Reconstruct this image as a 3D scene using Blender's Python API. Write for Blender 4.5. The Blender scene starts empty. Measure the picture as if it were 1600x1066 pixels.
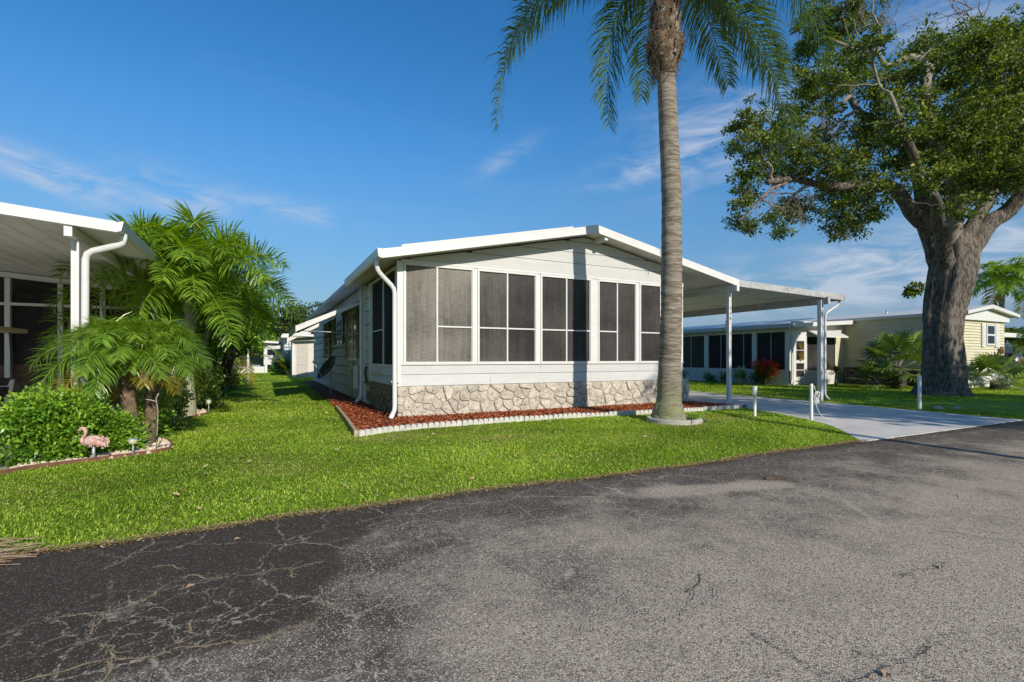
import bpy, math, random
import numpy as np
from mathutils import Vector, Matrix, noise as mnoise

S = bpy.context.scene
COL = S.collection
random.seed(11)
rng = np.random.default_rng(7)
R_ = math.radians

# ------------------------------------------------------------------ camera
cam_d = bpy.data.cameras.new("camera")
cam = bpy.data.objects.new("camera", cam_d)
COL.objects.link(cam)
cam.location = (0, 0, 1.15)
cam.rotation_euler = (R_(90), 0, R_(-26.74))
cam_d.sensor_width = 36
cam_d.lens = 770 / 1600 * 36
cam_d.shift_y = 26.5 / 1600
cam_d.clip_end = 4000
S.camera = cam

# ------------------------------------------------------------------ sky and sun
SUN_EL = R_(28.0)
SUN_AZ = (0.105, -0.9945)                       # horizontal direction towards the sun
w = bpy.data.worlds.new("World")
S.world = w
w.use_nodes = True
nt = w.node_tree
nt.nodes.clear()
def wn(t, **k):
    n = nt.nodes.new(t)
    for a, b in k.items():
        setattr(n, a, b)
    return n
sky = wn('ShaderNodeTexSky', sky_type='NISHITA', sun_disc=False, sun_elevation=SUN_EL,
         sun_rotation=math.atan2(SUN_AZ[0], SUN_AZ[1]), altitude=0, air_density=1.3, dust_density=0.25, ozone_density=4.5)
bgd = wn('ShaderNodeBackground')
bgd.inputs['Strength'].default_value = 0.13
wout = wn('ShaderNodeOutputWorld')
tc = wn('ShaderNodeTexCoord')
sep = wn('ShaderNodeSeparateXYZ')
nt.links.new(tc.outputs['Generated'], sep.inputs[0])
# wispy cirrus laid out on a high plane: direction / height
def math_n(op, a=None, b=None, c=None):
    n = wn('ShaderNodeMath', operation=op)
    for i, v in enumerate((a, b, c)):
        if v is None: continue
        if isinstance(v, (int, float)): n.inputs[i].default_value = v
        else: nt.links.new(v, n.inputs[i])
    return n.outputs[0]
zc = math_n('ADD', math_n('MAXIMUM', sep.outputs['Z'], 0.0), 0.12)
u = math_n('DIVIDE', sep.outputs['X'], zc)
v = math_n('DIVIDE', sep.outputs['Y'], zc)
comb = wn('ShaderNodeCombineXYZ')
nt.links.new(u, comb.inputs[0]); nt.links.new(v, comb.inputs[1])
mp = wn('ShaderNodeMapping')
mp.inputs['Rotation'].default_value = (0, 0, R_(20))
mp.inputs['Scale'].default_value = (0.33, 1.15, 1)
mp.inputs['Location'].default_value = (3.3, 1.9, 0)
nt.links.new(comb.outputs[0], mp.inputs[0])
n1 = wn('ShaderNodeTexNoise'); n1.inputs['Scale'].default_value = 1.35; n1.inputs['Detail'].default_value = 9
n1.inputs['Roughness'].default_value = 0.62; n1.inputs['Distortion'].default_value = 0.5
nt.links.new(mp.outputs[0], n1.inputs['Vector'])
n2 = wn('ShaderNodeTexNoise'); n2.inputs['Scale'].default_value = 0.55; n2.inputs['Detail'].default_value = 3
nt.links.new(comb.outputs[0], n2.inputs['Vector'])
r1 = wn('ShaderNodeMapRange', interpolation_type='SMOOTHSTEP'); r1.inputs[1].default_value = 0.49; r1.inputs[2].default_value = 0.74
nt.links.new(n1.outputs[0], r1.inputs[0])
r2 = wn('ShaderNodeMapRange', interpolation_type='SMOOTHSTEP'); r2.inputs[1].default_value = 0.44; r2.inputs[2].default_value = 0.60
nt.links.new(n2.outputs[0], r2.inputs[0])
cm = math_n('MULTIPLY', r1.outputs[0], r2.outputs[0])
cm = math_n('MULTIPLY', cm, 0.75)
low = wn('ShaderNodeMapRange'); low.inputs[1].default_value = 0.0; low.inputs[2].default_value = 0.28
low.inputs[3].default_value = 0.30; low.inputs[4].default_value = 0.0
nt.links.new(sep.outputs['Z'], low.inputs[0])
# separate cirrus streaks, each round its own direction (azimuth clockwise from +Y, elevation, half widths, tilt), plus a faint general veil
streaks = [(-16.2, 15.2, 3.6, 1.1, -14, 0.9), (-7.5, 15.6, 3.4, 1.4, -6, 0.75), (3.0, 15.2, 4.0, 0.9, -6, 0.5), (26.0, 22.0, 2.6, 0.8, 30, 0.4),
           (48.5, 22.5, 5.5, 3.2, 12, 0.75), (41.0, 20.0, 5.0, 0.9, 8, 0.5), (66.0, 8.5, 13.0, 2.4, 4, 1.1), (60, 6.0, 10, 1.0, 0, 0.6), (72, 28, 9, 3.5, 8, 0.5), (-60, 18, 9, 2, 5, 0.7), (120, 15, 12, 3, 0, 0.7), (180, 25, 14, 4, 10, 0.6), (-120, 14, 12, 2.5, 0, 0.7)]
total = None
for az_, el_, sa_, sb_, ti_, wt_ in streaks:
    a_, e_, t_ = R_(az_), R_(el_), R_(ti_)
    cdir = Vector((math.sin(a_) * math.cos(e_), math.cos(a_) * math.cos(e_), math.sin(e_)))
    rt = Vector((math.cos(a_), -math.sin(a_), 0)); up_ = rt.cross(cdir)
    r2_ = rt * math.cos(t_) + up_ * math.sin(t_); u2_ = up_ * math.cos(t_) - rt * math.sin(t_)
    def dotn(vec, sc):
        n = wn('ShaderNodeVectorMath', operation='DOT_PRODUCT'); nt.links.new(tc.outputs['Generated'], n.inputs[0]); n.inputs[1].default_value = vec / sc
        return n.outputs['Value']
    da = dotn(r2_, math.sin(R_(sa_))); db_ = dotn(u2_, math.sin(R_(sb_))); fr_ = dotn(cdir, 1.0)
    q_ = math_n('ADD', math_n('MULTIPLY', da, da), math_n('MULTIPLY', db_, db_))
    g_ = math_n('MULTIPLY', math_n('MULTIPLY', math_n('EXPONENT', math_n('MULTIPLY', q_, -0.7)), math_n('GREATER_THAN', fr_, 0.0)), wt_)
    total = g_ if total is None else math_n('ADD', total, g_)
rs_ = wn('ShaderNodeMapRange', interpolation_type='SMOOTHSTEP'); rs_.inputs[1].default_value = 0.36; rs_.inputs[2].default_value = 0.72
mp4 = wn('ShaderNodeMapping'); mp4.inputs['Scale'].default_value = (5, 5, 17); mp4.inputs['Location'].default_value = (1.3, 0.4, 0.2)
nt.links.new(tc.outputs['Generated'], mp4.inputs[0])
n4 = wn('ShaderNodeTexNoise'); n4.inputs['Scale'].default_value = 1.7; n4.inputs['Detail'].default_value = 10; n4.inputs['Roughness'].default_value = 0.62; n4.inputs['Distortion'].default_value = 0.5
nt.links.new(mp4.outputs[0], n4.inputs['Vector'])
nt.links.new(n4.outputs[0], rs_.inputs[0])
cm = math_n('ADD', math_n('MULTIPLY', cm, 0.10), math_n('MULTIPLY', math_n('MULTIPLY', total, rs_.outputs[0]), 1.25))
cm = math_n('MINIMUM', cm, 0.8)
hz = wn('ShaderNodeMix', data_type='RGBA')
low.inputs[2].default_value = 0.40; low.inputs[3].default_value = 0.90
nt.links.new(low.outputs[0], hz.inputs[0]); nt.links.new(sky.outputs[0], hz.inputs[6]); hz.inputs[7].default_value = (1.30, 1.95, 3.05, 1)
hs = wn('ShaderNodeHueSaturation'); hs.inputs['Saturation'].default_value = 1.30; hs.inputs['Hue'].default_value = 0.503; hs.inputs['Value'].default_value = 0.89
nt.links.new(hz.outputs[2], hs.inputs['Color'])
mixc = wn('ShaderNodeMix', data_type='RGBA')
nt.links.new(cm, mixc.inputs[0])
nt.links.new(hs.outputs[0], mixc.inputs[6])
mixc.inputs[7].default_value = (3.3, 3.75, 4.5, 1)
nt.links.new(mixc.outputs[2], bgd.inputs[0])
nt.links.new(bgd.outputs[0], wout.inputs[0])

sun_d = bpy.data.lights.new("sun", 'SUN')
sun_d.energy = 3.9
sun_d.angle = R_(0.53)
sun_d.color = (1.0, 0.93, 0.82)
sun = bpy.data.objects.new("sun", sun_d)
COL.objects.link(sun)
sd = Vector((SUN_AZ[0] * math.cos(SUN_EL), SUN_AZ[1] * math.cos(SUN_EL), math.sin(SUN_EL)))
sun.rotation_euler = sd.to_track_quat('Z', 'Y').to_euler()
sun.location = (3, -8, 20)

S.view_settings.view_transform = 'Standard'
S.view_settings.look = 'None'
S.view_settings.gamma = 1
S.view_settings.use_curve_mapping = False
S.view_settings.exposure = 0.33
S.render.engine = 'CYCLES'

# ------------------------------------------------------------------ materials
def new_mat(name):
    m = bpy.data.materials.new(name)
    m.use_nodes = True
    t = m.node_tree
    t.nodes.clear()
    return m, t
def N(t, typ, **k):
    n = t.nodes.new(typ)
    ins = k.pop('ins', {})
    for a, b in k.items(): setattr(n, a, b)
    for a, b in ins.items(): n.inputs[a].default_value = b
    return n
def L(t, a, b): t.links.new(a, b)
def rgb(c): return (c[0], c[1], c[2], 1)
MATS = {}
def surf(name, c1, c2=None, scale=6, rough=0.6, bump=0.0, bscale=None, detail=5, spec=0.4, metal=0, stretch=None,
         c3=None, s3=2.0, t3=(0.55, 0.75), lo=0.35, hi=0.65, bdist=0.01):
    """colour varied by object-space noise, an optional third colour in large stains, and fine bump"""
    m, t = new_mat(name)
    out = N(t, 'ShaderNodeOutputMaterial'); b = N(t, 'ShaderNodeBsdfPrincipled')
    L(t, b.outputs[0], out.inputs[0])
    b.inputs['Roughness'].default_value = rough
    b.inputs['Specular IOR Level'].default_value = spec
    b.inputs['Metallic'].default_value = metal
    tc = N(t, 'ShaderNodeTexCoord'); mp = N(t, 'ShaderNodeMapping')
    if stretch: mp.inputs['Scale'].default_value = stretch
    L(t, tc.outputs['Object'], mp.inputs[0])
    no = N(t, 'ShaderNodeTexNoise', ins={'Scale': scale, 'Detail': detail, 'Roughness': 0.6})
    L(t, mp.outputs[0], no.inputs['Vector'])
    rp = N(t, 'ShaderNodeMapRange', ins={1: lo, 2: hi}); L(t, no.outputs[0], rp.inputs[0])
    mx = N(t, 'ShaderNodeMix', data_type='RGBA'); L(t, rp.outputs[0], mx.inputs[0])
    mx.inputs[6].default_value = rgb(c1); mx.inputs[7].default_value = rgb(c2 or c1)
    col = mx.outputs[2]
    if c3:
        n3 = N(t, 'ShaderNodeTexNoise', ins={'Scale': s3, 'Detail': 6, 'Roughness': 0.65}); L(t, mp.outputs[0], n3.inputs['Vector'])
        r3 = N(t, 'ShaderNodeMapRange', ins={1: t3[0], 2: t3[1]}); L(t, n3.outputs[0], r3.inputs[0])
        m3 = N(t, 'ShaderNodeMix', data_type='RGBA'); L(t, r3.outputs[0], m3.inputs[0])
        L(t, col, m3.inputs[6]); m3.inputs[7].default_value = rgb(c3); col = m3.outputs[2]
    L(t, col, b.inputs['Base Color'])
    if bump:
        bn = N(t, 'ShaderNodeTexNoise', ins={'Scale': bscale or scale * 4, 'Detail': 6, 'Roughness': 0.7}); L(t, mp.outputs[0], bn.inputs['Vector'])
        bp = N(t, 'ShaderNodeBump', ins={'Strength': bump, 'Distance': bdist}); L(t, bn.outputs[0], bp.inputs['Height'])
        L(t, bp.outputs[0], b.inputs['Normal'])
    MATS[name] = m
    return m
def vary(m, lo, hi):
    t = m.node_tree; b = [n for n in t.nodes if n.type == 'BSDF_PRINCIPLED'][0]; src = b.inputs['Base Color'].links[0].from_socket
    oi = N(t, 'ShaderNodeObjectInfo'); mr = N(t, 'ShaderNodeMapRange', ins={3: lo, 4: hi}); L(t, oi.outputs['Random'], mr.inputs[0])
    hv = N(t, 'ShaderNodeHueSaturation'); L(t, mr.outputs[0], hv.inputs['Value']); L(t, src, hv.inputs['Color']); L(t, hv.outputs[0], b.inputs['Base Color'])
def leafmat(name, dark, mid, light, rough=0.45, trans=0.35, spec=0.4, old=None):
    """leaf colour from the per-leaf tint attribute, diffuse + translucent + gloss"""
    m, t = new_mat(name)
    out = N(t, 'ShaderNodeOutputMaterial'); b = N(t, 'ShaderNodeBsdfPrincipled'); tr = N(t, 'ShaderNodeBsdfTranslucent')
    mix = N(t, 'ShaderNodeMixShader', ins={0: trans})
    at = N(t, 'ShaderNodeAttribute', attribute_name='tint')
    cr = N(t, 'ShaderNodeValToRGB')
    e = cr.color_ramp.elements
    e[0].position = 0.0; e[0].color = rgb(dark)
    e[1].position = 0.55; e[1].color = rgb(mid)
    x = cr.color_ramp.elements.new(0.9); x.color = rgb(light)
    if old:
        x = cr.color_ramp.elements.new(0.97); x.color = rgb(old)
    L(t, at.outputs['Fac'], cr.inputs[0])
    L(t, cr.outputs[0], b.inputs['Base Color'])
    hv = N(t, 'ShaderNodeHueSaturation', ins={'Hue': 0.49, 'Saturation': 1.15, 'Value': 1.5})
    L(t, cr.outputs[0], hv.inputs['Color']); L(t, hv.outputs[0], tr.inputs[0])
    b.inputs['Roughness'].default_value = rough; b.inputs['Specular IOR Level'].default_value = spec
    L(t, b.outputs[0], mix.inputs[1]); L(t, tr.outputs[0], mix.inputs[2]); L(t, mix.outputs[0], out.inputs[0])
    MATS[name] = m
    return m

WHITE = surf('white_painted_metal', (0.62, 0.61, 0.575), (0.57, 0.56, 0.52), 3, 0.42, 0.05, 30, c3=(0.50, 0.49, 0.43), s3=3.5, t3=(0.60, 0.95))
TRIM = surf('white_trim', (0.66, 0.65, 0.62), (0.61, 0.60, 0.565), 5, 0.4, 0.03, 40, c3=(0.56, 0.55, 0.50), s3=6, t3=(0.62, 1.0))
SIDING = surf('white_siding', (0.56, 0.555, 0.53), (0.51, 0.505, 0.475), 2.2, 0.55, 0.12, 55, stretch=(1, 1, 5), c3=(0.47, 0.45, 0.38), s3=2.6, t3=(0.58, 0.9))
SIDE_SIDING = surf('mildewed_siding', (0.56, 0.56, 0.53), (0.49, 0.50, 0.45), 2.5, 0.6, 0.12, 55, stretch=(1, 1, 3), c3=(0.32, 0.32, 0.20), s3=1.1, t3=(0.52, 0.78))
SOFFIT = surf('soffit_panel', (0.70, 0.68, 0.62), (0.64, 0.62, 0.56), 3, 0.6, 0.1, 20, c3=(0.42, 0.41, 0.35), s3=1.5, t3=(0.55, 0.9))
CARROOF = surf('weathered_shaded_aluminium', (0.44, 0.44, 0.43), (0.36, 0.36, 0.35), 6, 0.5, 0.1, 30, c3=(0.20, 0.20, 0.18), s3=7, t3=(0.52, 0.72))  # darker grey and blotches put the tree shade on the carport fascia into colour
ALU = surf('grey_aluminium', (0.42, 0.43, 0.43), (0.36, 0.37, 0.37), 8, 0.4, 0.05, metal=0.4)
DARKMETAL = surf('dark_metal', (0.035, 0.035, 0.037), (0.05, 0.05, 0.05), 8, 0.5)
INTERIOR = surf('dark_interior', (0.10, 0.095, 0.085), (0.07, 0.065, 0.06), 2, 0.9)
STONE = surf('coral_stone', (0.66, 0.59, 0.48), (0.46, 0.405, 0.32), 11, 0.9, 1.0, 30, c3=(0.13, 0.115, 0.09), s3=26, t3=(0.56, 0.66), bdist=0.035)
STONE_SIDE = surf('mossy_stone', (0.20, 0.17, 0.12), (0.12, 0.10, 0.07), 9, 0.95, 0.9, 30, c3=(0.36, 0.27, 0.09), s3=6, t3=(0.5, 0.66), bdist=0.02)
vary(STONE, 0.88, 1.18); vary(SIDING, 0.95, 1.03); vary(SIDE_SIDING, 0.88, 1.05)
MORTAR = surf('mortar', (0.44, 0.40, 0.33), (0.32, 0.29, 0.24), 20, 0.95, 0.5)
CONC = surf('pale_concrete', (0.60, 0.57, 0.50), (0.50, 0.48, 0.42), 14, 0.85, 0.4, 60, c3=(0.33, 0.31, 0.26), s3=9, t3=(0.55, 0.8))
RINGC = surf('ring_concrete', (0.46, 0.43, 0.37), (0.36, 0.34, 0.29), 14, 0.9, 0.6, 60, c3=(0.22, 0.21, 0.16), s3=7, t3=(0.52, 0.75))
TANBOARD = surf('tan_board', (0.46, 0.36, 0.22), (0.36, 0.27, 0.16), 10, 0.85, 0.4)
REDEDGE = surf('red_edging', (0.20, 0.085, 0.05), (0.13, 0.06, 0.04), 15, 0.8, 0.3)
YELLOW = surf('pale_yellow_siding', (0.60, 0.56, 0.38), (0.54, 0.50, 0.33), 3, 0.6, 0.1, 40, stretch=(1, 1, 4), c3=(0.42, 0.39, 0.24), s3=2)
SKIRT = surf('dark_skirting', (0.055, 0.055, 0.055), (0.035, 0.035, 0.035), 4, 0.7)
PALMBARK = surf('palm_bark', (0.35, 0.285, 0.215), (0.17, 0.135, 0.10), 4.5, 0.9, 1.0, 12, stretch=(1, 1, 7), c3=(0.42, 0.39, 0.32), s3=2.2, t3=(0.5, 0.75), bdist=0.03, lo=0.40, hi=0.56)
def lichen(m, z1, col):
    t = m.node_tree; b = [n for n in t.nodes if n.type == 'BSDF_PRINCIPLED'][0]
    src = b.inputs['Base Color'].links[0].from_socket
    tc = N(t, 'ShaderNodeTexCoord'); sp = N(t, 'ShaderNodeSeparateXYZ'); L(t, tc.outputs['Object'], sp.inputs[0])
    no = N(t, 'ShaderNodeTexNoise', ins={'Scale': 6, 'Detail': 7, 'Roughness': 0.7}); L(t, tc.outputs['Object'], no.inputs['Vector'])
    a = N(t, 'ShaderNodeMath', operation='MULTIPLY_ADD', ins={1: -1.0 / z1, 2: 0.62}); L(t, sp.outputs['Z'], a.inputs[0])
    s_ = N(t, 'ShaderNodeMath', operation='ADD'); L(t, a.outputs[0], s_.inputs[0]); L(t, no.outputs[0], s_.inputs[1])
    rr = N(t, 'ShaderNodeMapRange', ins={1: 0.62, 2: 0.95, 4: 0.75}); L(t, s_.outputs[0], rr.inputs[0])
    mx = N(t, 'ShaderNodeMix', data_type='RGBA', ins={7: rgb(col)}); L(t, rr.outputs[0], mx.inputs[0]); L(t, src, mx.inputs[6]); L(t, mx.outputs[2], b.inputs['Base Color'])
lichen(PALMBARK, 1.5, (0.25, 0.28, 0.12))
MOSSBARK = surf('lichen_bark', (0.30, 0.26, 0.19), (0.17, 0.14, 0.10), 12, 0.95, 1.0, 24, c3=(0.25, 0.28, 0.12), s3=7, t3=(0.45, 0.62), bdist=0.03)
BOOT = surf('fibrous_boots', (0.27, 0.19, 0.12), (0.11, 0.07, 0.045), 11, 0.95, 1.0, 30, c3=(0.50, 0.46, 0.38), s3=6, t3=(0.54, 0.68), bdist=0.05)
OAKBARK = surf('grey_bark', (0.22, 0.185, 0.15), (0.075, 0.062, 0.050), 7, 0.95, 1.0, 11, stretch=(2.4, 2.4, 0.8), lo=0.42, hi=0.58, c3=(0.24, 0.22, 0.19), s3=3, t3=(0.55, 0.8), bdist=0.06)
LIMBBARK = surf('pale_limb_bark', (0.33, 0.29, 0.22), (0.20, 0.17, 0.13), 6, 0.95, 0.8, 24, c3=(0.30, 0.32, 0.20), s3=3, t3=(0.5, 0.7), bdist=0.03)
TWIG = surf('dry_twig', (0.28, 0.22, 0.17), (0.17, 0.13, 0.10), 8, 0.9)
DATEBARK = surf('date_palm_bark', (0.22, 0.15, 0.095), (0.10, 0.065, 0.045), 18, 0.95, 0.9, 40, c3=(0.36, 0.27, 0.18), s3=20, t3=(0.55, 0.68), bdist=0.02)
DARKBARK = surf('dark_bark', (0.09, 0.075, 0.06), (0.06, 0.05, 0.04), 10, 0.95, 0.6)
SMOOTHBARK = surf('green_grey_bark', (0.30, 0.31, 0.20), (0.24, 0.22, 0.15), 10, 0.85, 0.4, 20)
FLAMINGO = surf('faded_pink', (0.66, 0.42, 0.35), (0.50, 0.24, 0.20), 30, 0.55, 0.5, 80, c3=(0.74, 0.62, 0.55), s3=24, t3=(0.5, 0.65))
PVC = surf('white_pvc', (0.76, 0.76, 0.73), (0.68, 0.68, 0.65), 8, 0.4, c3=(0.45, 0.45, 0.38), s3=8, t3=(0.6, 0.9))
RED = surf('red_plastic', (0.5, 0.02, 0.015), None, 5, 0.3)
TAN = surf('tan_plastic', (0.45, 0.38, 0.25), (0.40, 0.34, 0.22), 4, 0.5)
MAROON = surf('maroon_vinyl', (0.13, 0.035, 0.03), (0.10, 0.03, 0.025), 4, 0.6)
DIGIT = surf('black_digit', (0.02, 0.02, 0.02), None, 5, 0.5)
CARPAINT = surf('dark_car_paint', (0.012, 0.016, 0.028), (0.014, 0.018, 0.03), 2, 0.25, spec=0.6)
GLASSD = surf('dark_glass', (0.015, 0.018, 0.022), None, 2, 0.12, spec=0.3)
CHROME = surf('wheel_metal', (0.45, 0.45, 0.46), None, 2, 0.3, metal=0.7)
RUBBER = surf('tyre_rubber', (0.02, 0.02, 0.02), None, 2, 0.8)
BLUEP = surf('blue_plastic', (0.02, 0.10, 0.32), None, 2, 0.35)
YELLOWP = surf('yellow_pot_plastic', (0.55, 0.50, 0.06), (0.46, 0.42, 0.05), 4, 0.5)
WHITEPOT = surf('white_pot', (0.68, 0.66, 0.6), (0.6, 0.58, 0.52), 8, 0.7)
SHEDP = surf('shed_panel', (0.60, 0.56, 0.49), (0.54, 0.50, 0.44), 4, 0.6)
SHEDD = surf('shed_door', (0.47, 0.43, 0.37), (0.43, 0.39, 0.34), 4, 0.6)
BLUEGREY = surf('blue_grey_siding', (0.22, 0.28, 0.31), (0.18, 0.23, 0.26), 4, 0.7)
WIRE = surf('pale_cord', (0.55, 0.56, 0.54), None, 4, 0.6)
LAMPG = surf('frosted_lens', (0.62, 0.62, 0.40), (0.52, 0.54, 0.36), 8, 0.3)
BROWNW = surf('brown_wood', (0.14, 0.09, 0.055), (0.08, 0.055, 0.035), 12, 0.85, 0.5)
BUTTER = surf('butterfly_plaque', (0.25, 0.14, 0.07), (0.14, 0.08, 0.04), 20, 0.6)
DRYLEAF = surf('dead_frond', (0.38, 0.25, 0.15), (0.20, 0.12, 0.07), 20, 0.85, 0.4, c3=(0.50, 0.40, 0.28), s3=9, t3=(0.5, 0.7))

GRASS = leafmat('grass_blades', (0.11, 0.175, 0.014), (0.310, 0.465, 0.036), (0.60, 0.70, 0.12), 0.5, 0.45, 0.35, old=(0.52, 0.42, 0.17))
QUEEN = leafmat('queen_palm_leaflets', (0.035, 0.065, 0.018), (0.075, 0.130, 0.024), (0.17, 0.25, 0.045), 0.35, 0.3, 0.5)
ADON = leafmat('feather_palm_leaflets', (0.055, 0.115, 0.014), (0.18, 0.32, 0.028), (0.46, 0.56, 0.06), 0.32, 0.42, 0.5, old=(0.38, 0.33, 0.04))
DATE = leafmat('date_palm_leaflets', (0.055, 0.12, 0.014), (0.17, 0.31, 0.026), (0.38, 0.50, 0.06), 0.3, 0.35, 0.6, old=(0.42, 0.30, 0.05))
YELLOWF = leafmat('yellowing_leaflets', (0.16, 0.17, 0.02), (0.34, 0.28, 0.03), (0.46, 0.36, 0.05), 0.4, 0.4, 0.4, old=(0.40, 0.20, 0.04))
HEDGE = leafmat('hedge_leaves', (0.05, 0.125, 0.012), (0.15, 0.32, 0.024), (0.36, 0.54, 0.055), 0.35, 0.3, 0.5, old=(0.34, 0.40, 0.05))
VARIEG = leafmat('variegated_leaves', (0.05, 0.11, 0.02), (0.20, 0.27, 0.045), (0.46, 0.48, 0.14), 0.4, 0.3, 0.4, old=(0.55, 0.50, 0.22))
OAK = leafmat('tree_leaves', (0.030, 0.055, 0.012), (0.100, 0.150, 0.024), (0.30, 0.35, 0.05), 0.5, 0.3, 0.25, old=(0.26, 0.27, 0.04))
FARLEAF = leafmat('far_leaves', (0.030, 0.048, 0.018), (0.055, 0.085, 0.025), (0.11, 0.15, 0.04), 0.6, 0.3, 0.2)
REDFL = leafmat('red_flowers', (0.30, 0.015, 0.008), (0.55, 0.035, 0.015), (0.62, 0.10, 0.03), 0.5, 0.3, 0.3)
WHITEFL = leafmat('white_flowers', (0.35, 0.40, 0.25), (0.65, 0.65, 0.45), (0.75, 0.74, 0.65), 0.5, 0.3, 0.3)
CROTON = leafmat('croton_leaves', (0.16, 0.13, 0.03), (0.42, 0.30, 0.06), (0.60, 0.36, 0.14), 0.4, 0.3, 0.4, old=(0.55, 0.20, 0.10))
FANL = leafmat('fan_palm_leaves', (0.05, 0.09, 0.025), (0.13, 0.21, 0.045), (0.28, 0.38, 0.08), 0.35, 0.25, 0.5, old=(0.35, 0.34, 0.06))

# lawn soil sheet, driveway, asphalt --------------------------------------------------
def ground_mat():
    m, t = new_mat('lawn_turf')
    out = N(t, 'ShaderNodeOutputMaterial'); b = N(t, 'ShaderNodeBsdfPrincipled', ins={'Roughness': 0.85, 'Specular IOR Level': 0.15})
    L(t, b.outputs[0], out.inputs[0])
    tc = N(t, 'ShaderNodeTexCoord')
    a = N(t, 'ShaderNodeTexNoise', ins={'Scale': 22, 'Detail': 8, 'Roughness': 0.75}); L(t, tc.outputs['Object'], a.inputs['Vector'])
    c = N(t, 'ShaderNodeTexNoise', ins={'Scale': 0.7, 'Detail': 5, 'Roughness': 0.6}); L(t, tc.outputs['Object'], c.inputs['Vector'])
    cr = N(t, 'ShaderNodeValToRGB'); e = cr.color_ramp.elements
    e[0].position = 0.3; e[0].color = (0.055, 0.095, 0.012, 1); e[1].position = 0.72; e[1].color = (0.30, 0.44, 0.04, 1)  # darker than the blades: their self-shadow is put into the turf colour
    x = e.new(0.5); x.color = (0.19, 0.30, 0.024, 1)
    L(t, a.outputs[0], cr.inputs[0])
    rr = N(t, 'ShaderNodeMapRange', ins={1: 0.6, 2: 0.78}); L(t, c.outputs[0], rr.inputs[0])
    mx = N(t, 'ShaderNodeMix', data_type='RGBA', ins={7: (0.24, 0.24, 0.07, 1)}); L(t, rr.outputs[0], mx.inputs[0]); L(t, cr.outputs[0], mx.inputs[6])
    L(t, mx.outputs[2], b.inputs['Base Color'])
    bp = N(t, 'ShaderNodeBump', ins={'Strength': 0.9, 'Distance': 0.03}); L(t, a.outputs[0], bp.inputs['Height']); L(t, bp.outputs[0], b.inputs['Normal'])
    return m
LAWN = ground_mat()
DRIVE = surf('driveway_concrete', (0.62, 0.58, 0.52), (0.54, 0.505, 0.455), 4, 0.85, 0.3, 90, c3=(0.34, 0.325, 0.30), s3=1.6, t3=(0.50, 0.85), bdist=0.004)
MULCHG = surf('mulch_base', (0.24, 0.07, 0.035), (0.12, 0.04, 0.025), 30, 0.95, 0.8, 50, bdist=0.02)
GRAVELB = surf('gravel_bed', (0.42, 0.30, 0.18), (0.28, 0.19, 0.11), 24, 0.95, 0.8, 50, bdist=0.02)
PEBBLE = surf('tan_pebble', (0.56, 0.42, 0.27), (0.66, 0.58, 0.46), 10, 0.8, 0.3)
CHIP = leafmat('mulch_chips', (0.12, 0.030, 0.014), (0.38, 0.095, 0.036), (0.56, 0.18, 0.07), 0.85, 0.05, 0.15, old=(0.42, 0.25, 0.14))

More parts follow.
